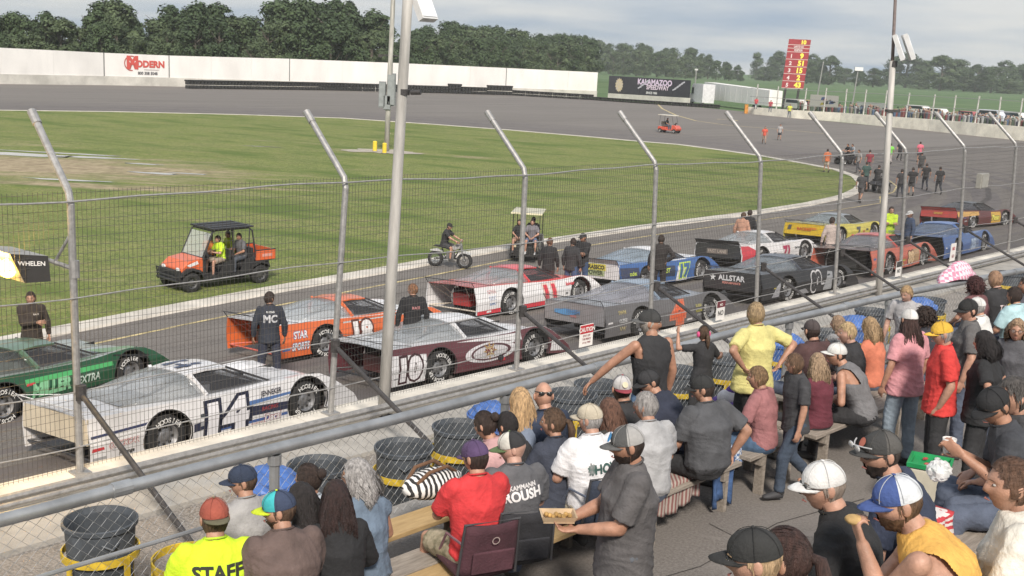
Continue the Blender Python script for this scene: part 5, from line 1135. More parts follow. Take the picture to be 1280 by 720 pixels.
mb = MB(); mb.tube([(.38, 0, .78), (.05, 0, .66), (-.30, 0, .66)], .025, 6); mb.tube([(.38, 0, .72), (.15, 0, .32), (-.15, 0, .30), (-.52, 0, .27)], .025, 6); mb.tube([(-.30, 0, .64), (-.15, 0, .3)], .02, 6); mb.build('frame', BL, bk)
mb = MB(); mb.box((.02, 0, .42), (.28, .2, .24)); bevel(mb.build('engine', metal((.25, .25, .25)), bk), .02)
mb = MB(); mb.prism([(.3, -.06, .72), (.1, -.08, .76), (-.55, -.08, .74), (-.62, -.05, .70), (-.2, -.08, .66), (.1, -.08, .62)], (0, .15, 0)); bevel(mb.build('seat', BL, bk), .02)
mb = MB(); mb.prism([(.42, -.05, .80), (.25, -.1, .84), (.05, -.1, .72), (.15, -.1, .60), (.36, -.06, .68)], (0, .14, 0)); bevel(mb.build('fuel_tank', plastic((.35, .35, .34)), bk), .02)
for x, z0 in ((.52, .58), (-.48, .60)): mb = MB(); mb.prism([(x - .24, -.05, z0 - .05), (x, -.05, z0 + .02), (x + .24, -.05, z0 - .06), (x + .2, -.05, z0 - .08), (x - .2, -.05, z0 - .07)], (0, .1, 0)); mb.build('mudguard', plastic((.5, .5, .5)), bk)
# ================================================================== PEOPLE
from mathutils.bvhtree import BVHTree
def remesh(mb, vox, smooth_it=3):
    me = mb.mesh('tmp', [], recalc=True); o = bpy.data.objects.new('tmp', me)
    md = o.modifiers.new('r', 'REMESH'); md.mode = 'VOXEL'; md.voxel_size = vox; md.use_smooth_shade = True
    sm = o.modifiers.new('s', 'SMOOTH'); sm.iterations = smooth_it; sm.factor = .5
    out = bake(o)
    bpy.data.objects.remove(o); bpy.data.meshes.remove(me)
    return out
def folds(me, amp, seed, vert=5.0, hor=9.0, ztop=None):
    """creases pushed outwards only, so that the skin below never shows through"""
    import numpy as np
    n = len(me.vertices); co = np.empty(n * 3); no = np.empty(n * 3); me.vertices.foreach_get('co', co); me.vertices.foreach_get('normal', no)
    co = co.reshape(-1, 3); no = no.reshape(-1, 3); z = co[:, 2]; out = np.empty(n); noi = mnoise.noise
    zl, zh = z.min(), z.max()
    for i in range(n):
        x, y, zz = co[i]; h = (zz - zl) / (zh - zl + 1e-6); w1 = noi((x * 3 + seed, y * 3, zz * 3)) * .12
        d1 = 1 - abs(noi(((x + w1) * 13 + seed, y * 13, zz * 3.2))) * 3.0; d2 = 1 - abs(noi((x * 4 + seed, y * 4 + 7, (zz + w1 + x * .5) * 17))) * 3.0
        out[i] = max(0, noi((x * 5 + seed, y * 5, zz * 5)) + .2) * .35 + max(0, d1) ** 2 * (.35 + .4 * h) + max(0, d2) ** 2 * (1.0 - .75 * h)
    co += no * (amp * out)[:, None]; me.vertices.foreach_set('co', co.ravel()); me.update()
SK = [(.46, .25, .17), (.50, .28, .20), (.42, .22, .145), (.30, .16, .10), (.52, .31, .24)]
def skin(i): return mat('skin', SK[i], .5, 0, .14, 13, .18, 140)
def hairm(c): return mat('hair', c, .65, 0, .28, 22, .6, 90, stretch=(3, 3, .5))
def headfn(off=0.0, jaw=1.0):
    ex = math.exp
    def fn(d, v):
        x, y, z = v.x, v.y, v.z
        if z < 0:
            t = -z / .118; x *= 1 - .26 * t ** 1.7; y *= (1 - .10 * t) if y > 0 else (1 - .42 * t)
        if y > 0:
            g = ex(-(x / .013) ** 2); y += .027 * g * max(0, 1 - abs(z + .022) / (.022 if z < -.022 else .052)) ** .85
            y += .006 * ex(-((z - .034) / .010) ** 2) * (1 if abs(x) < .055 else 0)
            y -= .010 * ex(-((abs(x) - .032) / .013) ** 2 - ((z - .012) / .011) ** 2)
            y += .007 * ex(-(x / .022) ** 2 - ((z + .062) / .009) ** 2) + .010 * ex(-(x / .026) ** 2 - ((z + .100) / .018) ** 2)
            x *= 1 + .05 * ex(-((z + .02) / .03) ** 2)
        q = Vector((x, y, z)); return q + q.normalized() * off
    return fn
HR = (.076, .096, .120)
def ik(S_, T, l1, l2, hint):
    d = T - S_; L_ = d.length
    if L_ > (l1 + l2) * .995: T = S_ + d * ((l1 + l2) * .995 / L_); d = T - S_; L_ = d.length
    a = (l1 * l1 - l2 * l2 + L_ * L_) / (2 * L_); h = math.sqrt(max(0, l1 * l1 - a * a)); u = d / L_
    hp = hint - u * hint.dot(u); hp = hp.normalized() if hp.length > 1e-4 else Vector((0, -1, 0))
    return S_ + u * a + hp * h, T
def add_hand(mb, w, h, n, sd, s=1.0, curl=.5, seg=6):
    """palm, four fingers of unequal length and a thumb; h: direction, n: palm normal, sd: thumb side sign"""
    h = h.normalized(); n = (n - h * n.dot(h)).normalized(); t = h.cross(n) * sd
    mb.tube([w - h * .02 * s, w + h * .02 * s, w + h * .055 * s, w + h * .088 * s, w + h * .097 * s], .03, 10, sq=[(.024 * s, .020 * s), (.034 * s, .017 * s), (.042 * s, .016 * s), (.040 * s, .012 * s), (.03 * s, .006 * s)], right=t)
    for i, (o_, ln) in enumerate(((.031, .070), (.0105, .080), (-.0105, .075), (-.030, .060))):
        c = curl * (1 + .15 * i); p0 = w + (h * .085 + t * o_) * s; d1 = (h * math.cos(c) + n * math.sin(c)); p1 = p0 + d1 * ln * .52 * s
        d2 = (h * math.cos(c * 2.1) + n * math.sin(c * 2.1)); p2 = p1 + d2 * ln * .5 * s
        mb.capsule(p0, p1, .0095 * s, .0085 * s, seg); mb.capsule(p1, p2, .0085 * s, .007 * s, seg)
    p0 = w + (h * .028 + t * .030) * s; d1 = (h * .62 + t * .70 + n * .30).normalized(); p1 = p0 + d1 * .042 * s; d2 = (h * .85 + t * .25 + n * .45).normalized()
    mb.capsule(p0, p1, .0125 * s, .0105 * s, seg); mb.capsule(p1, p1 + d2 * .032 * s, .0105 * s, .008 * s, seg)

PEOPLE = []
def person(label, px, py, floor, face, pose='sit', s=1.0, w=1.0, f=1.0, fem=False, lean=.12, head=None, hp=.05, roll=0.0,
           shirt=(.2, .2, .2), sleeve='short', pants=(.10, .12, .17), legs='long', shoes=(.06, .06, .06), hair='short', hc=(.10, .06, .035), hl=.3,
           cap=None, glasses=None, beard=None, sk=0, arms=None, lod=1, text=None, seat=.45, extra=None, anchor=None, group='spectators in the stand', cat='person', shirtmat=None, facing_parts=True, knees=None, hem=0.0, at_base=None):
    rnd = random.Random(hash((px, py)) & 0xffff if False else int(px * 7 + py * 13))
    vox = (.0095, .0155, .024)[lod]; V3 = Vector
    head = face if head is None else head; hy = R(head - face)
    # --- joints
    if pose == 'sit': P = V3((0, 0, seat + .115))
    elif pose == 'walk': P = V3((0, 0, .95))
    else: P = V3((0, 0, .965))
    u = V3((math.sin(roll), math.sin(lean), math.cos(lean))).normalized(); u2 = V3((math.sin(roll), math.sin(lean * 1.5), math.cos(lean * 1.5))).normalized()
    Wt = P + u * .14; Ch = P + u * .34; Sh = Ch + u2 * .14; Nk = Sh + u2 * .055
    nd = (u2 + V3((0, .10, .9))).normalized(); HC = Nk + nd * .122 + V3((0, .034, 0))
    HM = Matrix.Rotation(hy, 3, 'Z') @ Matrix.Rotation(-hp, 3, 'X')
    top = HC + HM @ V3((0, 0, .12)) + (V3((0, 0, .012)) if (cap or hair != 'bald') else V3((0, 0, 0)))
    swd = (.155 if fem else .180) * w
    right = V3((1, 0, 0)); SL = Sh + V3((-swd, 0, -.012)); SR = Sh + V3((swd, 0, -.012)); HL = P + V3((-.09, 0, -.03)); HRr = P + V3((.09, 0, -.03))
    legp = []
    if pose == 'sit':
        for i, (hpnt, sg) in enumerate(((HL, -1), (HRr, 1))):
            kn = knees[i] if knees else (.10, .0); k_ = hpnt + V3((sg * kn[0], .42, -.03 + kn[1])); a_ = V3((k_.x + sg * .01, k_.y + .02, .085)); 
            if (k_ - a_).length > .44: a_ = k_ + (a_ - k_).normalized() * .44
            legp.append((hpnt, k_, a_))
    elif pose == 'walk':
        legp = [(HL, HL + V3((0, .16, -.40)), HL + V3((0, .17, -.80))), (HRr, HRr + V3((0, -.03, -.43)), HRr + V3((0, -.32, -.70)))]
    elif pose == 'ride':
        legp = [(HL, HL + V3((-.12, .34, -.08)), HL + V3((-.12, .30, -.48))), (HRr, HRr + V3((.12, .34, -.08)), HRr + V3((.12, .30, -.48)))]
    else:
        st = .03 + .02 * rnd.random(); legp = [(HL, HL + V3((-st, .02, -.432)), V3((HL.x - st - .02, .0, .085))), (HRr, HRr + V3((st, .0, -.432)), V3((HRr.x + st + .02, -.02, .085)))]
    arms = arms or ('lap' if pose in ('sit',) else 'down'); arms = arms if isinstance(arms, (tuple, list)) and len(arms) == 2 and not isinstance(arms[0], (int, float)) else (arms, arms)
    ap = []
    for (sp_, sg, am) in ((SL, -1, arms[0]), (SR, 1, arms[1])):
        hint = V3((sg * .6, -.8, -.3)); nrm = V3((-sg, 0, 0)); curl = .45
        if am == 'down': T = sp_ + V3((sg * .09, .05, -.52)); nrm = V3((-sg, .2, 0)); curl = .35
        elif am == 'lap': T = V3((sg * .10, .30 + P.y, P.z + .10)) if pose == 'sit' else P + V3((sg * .08, .22, .05)); nrm = V3((0, 0, -1)); hint = V3((sg * 1.0, -.6, -.4))
        elif am == 'hip': T = P + V3((sg * .17, -.05, .08)); hint = V3((sg * 1.0, -.7, 0)); nrm = V3((-sg, 0, 0))
        elif am == 'cross': T = Ch + V3((-sg * .08, .22, -.10)); hint = V3((sg, 0, -.8)); nrm = V3((0, -1, 0))
        elif am == 'fwd': T = Ch + V3((sg * .05, .33, -.10)); hint = V3((sg * .7, 0, -1)); nrm = V3((-sg, 0, .3)); curl = .8
        elif am == 'face': T = HC + HM @ V3((sg * .03, .17, -.15)); hint = V3((sg * .4, -1.0, -.7)); nrm = V3((-sg * .5, -1, 0)); curl = .9
        elif am == 'swing': T = sp_ + V3((sg * .10, .24 * sg * (1 if True else 0), -.46)); nrm = V3((-sg, 0, 0))
        else: T = V3(am[:3]); hint = V3(am[3:6]) if len(am) >= 6 else hint; nrm = V3(am[6:9]) if len(am) >= 9 else nrm
        e, T = ik(sp_, T, .285, .255, hint); ap.append((sp_, e, T, nrm, curl, sg))
    # --- base position so that the head is where it is seen
    rz = R(face) - PI / 2
    if at_base is not None: base = V3(at_base)
    else:
        tw = at(px, py, floor + top.z * s); off = Matrix.Rotation(rz, 3, 'Z') @ V3((top.x, top.y, 0)) * s; base = V3((tw.x - off.x, tw.y - off.y, floor))
    root = empty('person', base, rz, label, cat, group, s)
    # --- body
    mb = MB()
    def torso(e, lo, hi=None):
        fw = (f if True else 1)
        sec = [(P + u * -.10, .150 if not fem else .158, .105), (P, (.158 if not fem else .172) * (1 + (fw - 1) * .8), .118 * fw), (Wt, (.146 if not fem else .130) * fw, .108 * fw ** 1.4), (P + u * .24, .160 * (1 + (fw - 1) * .8) if not fem else .140 * fw, .115 * fw), (Ch, .176 * w * (1 + (fw - 1) * .5) if not fem else .152 * w * (1 + (fw - 1) * .5), .122 * fw if not fem else .125 * fw), (Sh + u2 * -.05, swd + .012, .100), (Sh, swd * .93, .082), (Sh + u2 * .03, swd * .64, .068), (Nk + u2 * .016, .066 if not fem else .060, .062)]
        sec = sec[lo:hi]; return [q[0] for q in sec], [(q[1] + e, q[2] + e) for q in sec]
    pts, sq = torso(-.018 if sleeve != 'none' else -.006, 0); mb.tube(pts, 1, 18, sq=sq, right=right)
    mb.tube([Nk - nd * .05, Nk + nd * .03, HC - nd * .04], [.060 * (1 if not fem else .86), .055 * (1 if not fem else .86), .055], 14)
    for a, e, t, n_, c_, sg in ap:
        af = (1.0 if not fem else .86) * (1 + (f - 1) * .5); mb.capsule(a, e, (.050 if sleeve == 'none' else .040) * af, (.041 if sleeve in ('none', 'short', 'cap') else .036) * af, 10); mb.tube([e, e.lerp(t, .3), t], [.041 * af, .041 * af, .026 * af], 10)
    for i, (a, k_, t) in enumerate(legp):
        lr = .80 if legs == 'long' else 1.0; mb.capsule(a, k_, .076 * lr, .052 * lr, 10); mb.tube([k_, k_.lerp(t, .3), k_.lerp(t, .85), t + (t - k_).normalized() * .02], [.050 * lr, .054 * lr, .036, .036], 10)
        fo = V3((0, 1, 0)); mb.capsule(t + V3((0, -.02, -.045)), t + V3((0, .13, -.055)), .035, .03, 8)
    hands = MB()
    for a, e, t, n_, c_, sg in ap: add_hand(mb if lod == 0 else hands, t, (t - e), n_, -sg if True else sg, 1.0 if not fem else .9, c_, 6)
    if lod == 0: add_res = (44, 32)
    else: add_res = (36, 26) if lod == 1 else (20, 14)
    hb = MB(); hb.ball(HC, HR, add_res[0], add_res[1], 0, HM, headfn())
    for sg in (-1, 1): hb.ball(HC + HM @ V3((sg * .078, -.008, -.002)), (.011, .022, .032), 10, 7, 0, HM @ Matrix.Rotation(sg * .25, 3, 'Z'))
    body = remesh(mb, vox, 2)
    bm = bmesh.new(); bm.from_mesh(body)
    for x_ in ([hb] if lod == 0 else [hb, hands]):
        m2 = x_.mesh('t', [], recalc=True); bm.from_mesh(m2); bpy.data.meshes.remove(m2)
    # skin hidden under clothes is pulled in a little by the garment offsets
    bm.to_mesh(body); bm.free(); body.materials.clear(); body.materials.append(skin(sk)); body.name = 'body'
    body.polygons.foreach_set('use_smooth', [True] * len(body.polygons)); link('body', body, root)
    # --- shirt
    sm = MB(); e0 = .020 if pose != 'none' else .02
    pts, sq = torso(e0, 0 if pose == 'sit' else 0); 
    if pose == 'sit': pts = pts[0:]; sq = [(sq[0][0] + .004, sq[0][1] + .004)] + sq[1:]; pts[0] = P + V3((0, -.01, -.06))
    else: pts[0] = P + u * (-.13 - hem); sq[0] = (sq[1][0] + .012, sq[1][1] + .014)
    sq[-1] = (sq[-1][0] - .012, sq[-1][1] - .012)
    sm.tube(pts, 1, 20, sq=sq, right=right)
    for a, e, t, n_, c_, sg in ap:
        af = (1.0 if not fem else .88) * (1 + (f - 1) * .5)
        if sleeve == 'short': sm.capsule(a + V3((-sg * .02, 0, 0)), a.lerp(e, .35), .070 * af, .068 * af, 12); sm.tube([a.lerp(e, .1), a.lerp(e, .72), a.lerp(e, .80)], [.068 * af, .066 * af, .068 * af], 14)
        elif sleeve == 'long': sm.capsule(a + V3((-sg * .02, 0, 0)), e, .068 * af, .056 * af, 12); sm.tube([e, e.lerp(t, .4), e.lerp(t, .93)], [.056 * af, .052 * af, .040 * af], 12); sm.capsule(e, e, .057 * af, .057 * af, 10)
        elif sleeve == 'cap': sm.capsule(a + V3((-sg * .03, 0, 0)), a.lerp(e, .15), .060 * af, .066 * af, 12)
    if fem and pose == 'stand' or (fem and pose == 'sit'):
        for sg in (-1, 1): sm.ball(Ch + V3((sg * .065, .085, .0)), (.062, .058, .065), 12, 8)
    sh = remesh(sm, vox * 1.15, 4)
    if sleeve == 'none':      # arm holes: drop cloth outside the straps
        bm = bmesh.new(); bm.from_mesh(sh); dl = [v for v in bm.verts if v.co.z > (Ch.z + .03) and abs(v.co.x) > swd * .88]; bmesh.ops.delete(bm, geom=dl, context='VERTS'); bm.to_mesh(sh); bm.free()
    if lod < 2: folds(sh, .0085 if lod == 0 else .0095, rnd.random() * 9)
    sh.materials.clear(); sh.materials.append(shirtmat or cloth(shirt)); sh.name = 'shirt'; so = link('shirt', sh, root)
    for p in sh.polygons: p.use_smooth = True
    if lod < 2 and sleeve != 'none':
        ax, ay = frame_of(u2, V3((0, 1, 0))); mb = MB(); cc_ = Nk + u2 * .018 + V3((0, .004, 0)); mb.tube([cc_ + V3((math.cos(q * PI / 10) * .066 * (.88 if fem else 1), math.sin(q * PI / 10) * .064 * (.92 if fem else 1), -.022 * math.sin(q * PI / 10))) for q in range(21)], .0075, 6, cap=False); mb.build('collar', cloth(tuple(c_ * .8 for c_ in shirt)), so, smooth=True)
    # --- trousers or shorts
    tm = MB(); tm.tube([P + u * .06, P, P - u * .07, P - u * .12], 1, 16, sq=[(.152 * f, .115 * f), (.170 * f, .128 * f), (.165, .12), (.12, .09)], right=right)
    for a, k_, t in legp:
        if legs == 'long': tm.capsule(a, k_, .098, .074, 12); tm.tube([k_, k_.lerp(t, .5), t + (t - k_).normalized() * -.0], [.070, .062, .060], 12)
        else:
            e_ = .86; tm.capsule(a, a.lerp(k_, .5), .100, .096, 12); tm.tube([a.lerp(k_, .3), a.lerp(k_, e_)], [.098, .092], 12)
    tr_ = remesh(tm, vox * 1.25, 3); 
    if lod < 2: folds(tr_, .008, rnd.random() * 9)
    tr_.materials.clear(); tr_.materials.append(pants if isinstance(pants, bpy.types.Material) else cloth(pants, 'trouser_cloth')); tr_.name = 'trousers' if legs == 'long' else 'shorts'
    link(tr_.name, tr_, root)
    for p in tr_.polygons: p.use_smooth = True
    for (a, k_, t) in legp:
        mb = MB(); td = V3((0, 1, 0)) if pose != 'walk' or t.y > 0 else V3((0, .55, -.8)).normalized(); up_ = V3((0, 0, -1))
        mb.tube([t + V3((0, -.055, -.045)), t + V3((0, -.045, -.045)), t + td * .03 + V3((0, 0, -.040)), t + td * .13 + V3((0, 0, -.052)), t + td * .185 + V3((0, 0, -.060)), t + td * .20 + V3((0, 0, -.062))], 1, 12, sq=[(.012, .012), (.038, .045), (.044, .048), (.048, .032), (.036, .022), (.01, .01)], right=right)
        mb.tube([t + td * -.03 + V3((0, 0, -.03)), t + V3((0, 0, .03))], [.043, .042], 10)
        mb.build('shoe', plastic(shoes, .7), root, smooth=True)
    # --- face
    def H(x, y, z): return HC + HM @ V3((x, y, z))
    if facing_parts and lod < 2:
        for sg in (-1, 1):
            mb = MB(); mb.ball(H(sg * .031, .0800, .011), (.0098, .0096, .0062), 10, 7, 0, HM); mb.ball(H(sg * .031, .0866, .011), (.0046, .0040, .0046), 8, 6, 1)
            mb.build('eye', [flat((.40, .37, .35), .3), flat((.05, .035, .03), .1)], root, smooth=True)
            mb = MB(); mb.tube([H(sg * .014, .100, .030), H(sg * .032, .098, .036), H(sg * .050, .085, .031)], [.0010, .0018, .0010] if fem else [.0022, .0038, .0018], 6); mb.build('eyebrow', hairm(tuple(c * .7 for c in hc)), root)
        mb = MB(); mb.tube([H(-.022, .0925, -.064), H(0, .104, -.061), H(.022, .0925, -.064)], [.002, .0048, .002], 6); mb.build('mouth', mat('lips', (.34, .13, .11), .5), root)
    # --- hair
    def on_scalp(d, o_=.008):
        v = V3((d.x * HR[0], d.y * HR[1], d.z * HR[2])); return headfn(o_)(d, v) if d.y < .3 else headfn(o_)(V3((d.x, d.y, d.z)), v)
    HMt = hairm(hc)
    def scalp_ok(d, long_=False):
        lim = (-.55 if d.y < -.1 else (.02 if d.y < .25 else (.38 if d.y < .6 else .62))) - (.25 if fem and -.1 < d.y < .5 else 0)
        if long_ and d.y < .35: lim = -.55
        return d.z > lim
    if hair != 'bald':
        thick = .005 if cap else {'short': .012, 'curly': .030, 'long': .016, 'pony': .010, 'bun': .011}[hair]
        hb = MB(); nu, nv = (72, 48) if lod < 1 else (44, 28) if lod < 2 else (20, 14); keep = []
        fn0 = headfn(thick)
        def hfn(d, v):
            q = fn0(d, v); a = mnoise.noise(d * 5 + V3((px, 0, 0))) * (.006 if hair != 'curly' else .016); return q + d * a
        hb.ball((0, 0, 0), HR, nu, nv, 0, None, hfn)
        fs = []
        for fc in hb.f:
            c = sum((hb.v[i] for i in fc), V3()) / len(fc); d = V3((c.x / HR[0], c.y / HR[1], c.z / HR[2])).normalized()
            if scalp_ok(d, hair in ('long', 'curly')) and not (cap and d.z > .30): fs.append(fc)
        hb.f = fs; hb.mi = [0] * len(fs)
        nl = (620, 320, 40)[lod] * (2 if hair in ('long', 'curly') and lod == 1 else 1)
        if cap: nl = int(nl * .8)
        for q in range(nl):
            for _ in range(12):
                d = V3((rnd.gauss(0, 1), rnd.gauss(0, 1), rnd.gauss(0, 1))).normalized()
                if scalp_ok(d, hair in ('long', 'curly')) and not (cap and d.z > .14): break
            else: continue
            p = on_scalp(d, thick * .9); path = [p]
            if hair in ('short', 'bun', 'pony'):
                st_ = V3((d.x * .4, -.5 * 1 if hair != 'short' else -.1, -.9)); st_ = (st_ - d * st_.dot(d)).normalized(); ln = rnd.uniform(.015, .035)
                if hair in ('bun', 'pony'): st_ = (V3((0, -.105, .045)) - p); st_ = (st_ - d * st_.dot(d)).normalized(); ln = .04
                for k_ in range(3):
                    p = p + st_ * ln * .5; d2 = V3((p.x / HR[0], p.y / HR[1], p.z / HR[2])).normalized(); p = on_scalp(d2, thick + .002 + .001 * k_); path.append(p.copy())
                wd = .0034
            elif hair == 'curly':
                for k_ in range(6): p = p + V3((rnd.uniform(-1, 1), rnd.uniform(-1, 1), rnd.uniform(-1, .5))) * .018; path.append(p.copy())
                wd = .008
            else:
                L_ = hl * rnd.uniform(.75, 1.0); n_ = 7; ang = math.atan2(d.x, d.y)
                side_x = max(-.085, min(.085, d.x * .10 + rnd.uniform(-.02, .02))); yb_ = -.085 - rnd.uniform(0, .05) if d.y < .1 else rnd.uniform(-.06, .03)
                for k_ in range(1, n_ + 1):
                    t_ = k_ / n_; zz = p.z + (-L_ - p.z) * t_; g = min(1, t_ * 1.6)
                    ys = p.y + (yb_ - p.y) * g - .025 * math.sin(t_ * PI); xs_ = p.x + (side_x * 1.05 - p.x) * g + (.012 * math.sin(t_ * 9 + q)) + math.copysign(.018, p.x) * math.sin(t_ * PI)
                    if zz > -.06:
                        r_ = (xs_ / .092) ** 2 + (ys / .112) ** 2 + (zz / .14) ** 2
                        if r_ < 1: k2 = 1 / math.sqrt(max(.05, r_)); xs_ *= k2; ys *= k2
                    path.append(V3((xs_, ys, zz)))
                wd = .0062 if lod else .0050
            for k_ in range(len(path) - 1):
                a_, b_ = path[k_], path[k_ + 1]; dr = (b_ - a_); sd_ = dr.cross(d if hair != 'long' else V3((a_.x, a_.y, 0.001))).normalized(); w0 = wd * (1 - k_ / len(path) * .7); w1 = wd * (1 - (k_ + 1) / len(path) * .7)
                o_ = len(hb.v); hb.v += [a_ - sd_ * w0, a_ + sd_ * w0, b_ + sd_ * w1, b_ - sd_ * w1]; hb.f.append((o_, o_ + 1, o_ + 2, o_ + 3)); hb.mi.append(0)
        if hair == 'bun': hb.ball((0, -.115, .065), (.042, .036, .040), 14, 10, 0, None, lambda d, v: v * (1 + .12 * mnoise.noise(d * 4)))
        if hair == 'pony':
            pth = [V3((0, -.09, .03)), V3((0, -.135, .02)), V3((0, -.155, -.05)), V3((0, -.15, -.14)), V3((.01, -.14, -hl))]; hb.tube(pth, [.018, .026, .032, .026, .006], 10)
        hb.v = [HC + HM @ v for v in hb.v]
        hb.build('hair', HMt, root, smooth=True, recalc=False)
    if hair == 'bald' and not cap and hc:
        pass
    if beard:
        hb = MB(); hb.ball((0, 0, 0), HR, 40, 28, 0, None, lambda d, v: headfn(.010)(d, v) + d * (.010 * mnoise.noise(d * 9) + (.02 * max(0, -d.z - .5) if beard == 'full' else 0)))
        fs = []
        for fc in hb.f:
            c = sum((hb.v[i] for i in fc), V3()) / len(fc)
            if c.y > -.005 and c.z < -.040 - max(0, c.y - .05) * .25 and not (abs(c.x) < .020 and -.070 < c.z < -.055 and c.y > .06): fs.append(fc)
        hb.f = fs; hb.mi = [0] * len(fs); hb.v = [HC + HM @ v for v in hb.v]; hb.build('beard', hairm(hc), root, smooth=True, recalc=False)
    # --- cap
    if cap:
        bk = Matrix.Rotation(PI if cap.get('back') else 0, 3, 'Z'); tilt = Matrix.Rotation(-cap.get('tilt', .06), 3, 'X'); CM = HM @ bk @ tilt
        cb = MB()
        def cfn(d, v):
            if v.z < -.005: v = V3((v.x, v.y, -.005 + (v.z + .005) * .05))
            fr = max(0, d.y) ** 2 * max(0, d.z); return v + V3((0, .012 * fr, .010 * fr))
        cb.ball((0, 0, 0), (.0845, .104, .096), 48, 24, 0, None, cfn)
        front = cap.get('front', cap['c']); fs = []; ms = []
        for fc in cb.f:
            c = sum((cb.v[i] for i in fc), V3()) / 4
            if c.z > -.004: fs.append(fc); ms.append(1 if abs(math.atan2(c.x, c.y)) < R(82) else 0)
        cb.f = fs; cb.mi = ms
        cb.v = [V3((0, -.002, .028)) + v for v in cb.v]
        hair_o = cb; cb.v = [HC + CM @ v for v in cb.v]
        co = cb.build('cap', [cloth(cap['c'], 'cap_cloth'), cloth(front, 'cap_cloth')], root, smooth=True, recalc=False)
        bb = MB(); nu = 12; rows = []
        for j in range(4):
            v_ = j / 3; row = []
            for i in range(nu + 1):
                a_ = R(-68 + 136 * i / nu); ix, iy = math.sin(a_) * .086, math.cos(a_) * .103; ex_ = .072 * max(0, math.cos(a_ * 1.25)) ** .55
                row.append(V3((ix * (1 - .06 * v_), iy + ex_ * v_, .026 - .020 * (1 - math.cos(a_ * 1.1)) - .010 * v_ * v_)))
            rows.append(row)
        vs = [HC + CM @ v for r_ in rows for v in r_]; bb.add(vs, [(j * (nu + 1) + i, j * (nu + 1) + i + 1, (j + 1) * (nu + 1) + i + 1, (j + 1) * (nu + 1) + i) for j in range(3) for i in range(nu)])
        bo = bb.build('brim', cloth(cap.get('brim', cap['c']), 'cap_cloth'), co, smooth=True, recalc=False); bo.modifiers.new('t', 'SOLIDIFY').thickness = .004
        if lod < 2:
            mb = MB(); mb.ball(HC + CM @ V3((0, -.002, .130)), (.009, .009, .005), 8, 6); mb.build('button', cloth(cap.get('brim', cap['c']), 'cap_cloth'), co)
            sm_ = MB()
            for q in range(3):
                a_ = q * PI / 3; sm_.tube([HC + CM @ V3((math.cos(a_) * .0875 * math.cos(t_), math.sin(a_) * .1065 * math.cos(t_) - .002, .028 + .1025 * math.sin(t_))) for t_ in [R(x_) for x_ in range(2, 179, 11)]], .0016, 4)
            sm_.build('seam', cloth(tuple(c * .75 for c in cap['c']), 'cap_cloth'), co)
        if cap.get('logo'):
            mb = MB(); lm = cap['logo']; rr_ = cap.get('lr', .024); c0_ = V3((0, .100, .072))
            vs = [c0_ + V3((rr_ * 1.1 * math.cos(t_ / 14 * 2 * PI), 0, rr_ * math.sin(t_ / 14 * 2 * PI))) for t_ in range(14)]
            vs = [V3((v.x, .004 + .121 * math.sqrt(max(0.05, 1 - (v.x / .09) ** 2 - ((v.z - .022) / .115) ** 2)), v.z)) for v in vs]
            mb.add([HC + CM @ v for v in vs], [tuple(range(14))]); mb.build('badge', flat(lm), co, recalc=False)
    if glasses:
        mb = MB(); lens = glasses != 'clear'
        for sg in (-1, 1):
            mb.tube([H(sg * (.033 + .021 * math.cos(t_)), .108 - .012 * abs(math.cos(t_) * .5 + .5) , .010 + .016 * math.sin(t_)) for t_ in [x_ * PI / 5 for x_ in range(11)]], .0022, 5)
            mb.tube([H(sg * .053, .100, .014), H(sg * .074, .06, .016), H(sg * .082, -.005, .012)], .0022, 5)
            if lens: mb.ball(H(sg * .033, .102, .010), (.0, 0, 0), 4, 3)
        mb.tube([H(-.012, .112, .014), H(.012, .112, .014)], .0022, 5)
        go = mb.build('glasses', plastic((.03, .03, .03), .3), root)
        for sg in (-1, 1):
            mb = MB(); mb.ball(H(sg * .033, .100, .010), (.022, .006, .017), 12, 8, 0, HM); mb.build('lens', plastic((.02, .02, .022), .08) if lens else glass((.5, .5, .5), .12), go, smooth=True)
    # --- print on the shirt
    if text:
        bvh = BVHTree.FromPolygons([v.co for v in sh.vertices], [p.vertices for p in sh.polygons])
        side = text.get('side', 'back')
        def ray(x, z, e):
            o_ = V3((x, -1, z)) if side == 'back' else V3((x, 1, z)); dr = V3((0, 1, 0)) if side == 'back' else V3((0, -1, 0))
            h = bvh.ray_cast(o_, dr)
            return (h[0] - dr * e) if h[0] is not None else V3((x, (-.14 if side == 'back' else .14), z))
        fl = 1 if side == 'back' else -1
        for ti, (tx, x0, z0, h_, c_) in enumerate(text['lines']):
            vs, fs = text_geo(tx, .04, 0, text.get('nw', .9)); bm = bmesh.new(); bv = [bm.verts.new((v[0] * h_ + x0, 0, v[1] * h_ + z0)) for v in vs]
            for fc in fs:
                try: bm.faces.new([bv[i] for i in fc])
                except ValueError: pass
            for ax, rg in (((1, 0, 0), [x0 + q * .03 for q in range(-9, 10)]), ((0, 0, 1), [z0 + q * .025 for q in range(0, 9)])):
                for q in rg: bmesh.ops.bisect_plane(bm, geom=bm.verts[:] + bm.edges[:] + bm.faces[:], plane_co=V3(ax) * q, plane_no=ax)
            rz_ = Matrix.Rotation(text.get('rot', 0), 3, 'Y'); ctr = V3((x0, 0, z0))
            for v in bm.verts:
                c2 = ctr + rz_ @ (v.co - ctr); v.co = ray(fl * c2.x, Sh.z + c2.z, .006 + (.004 if ti and text.get('stack') else 0))
            me = bpy.data.meshes.new('print'); bm.to_mesh(me); bm.free(); me.materials.append(flat(c_, .8)); link('shirt_print', me, so)
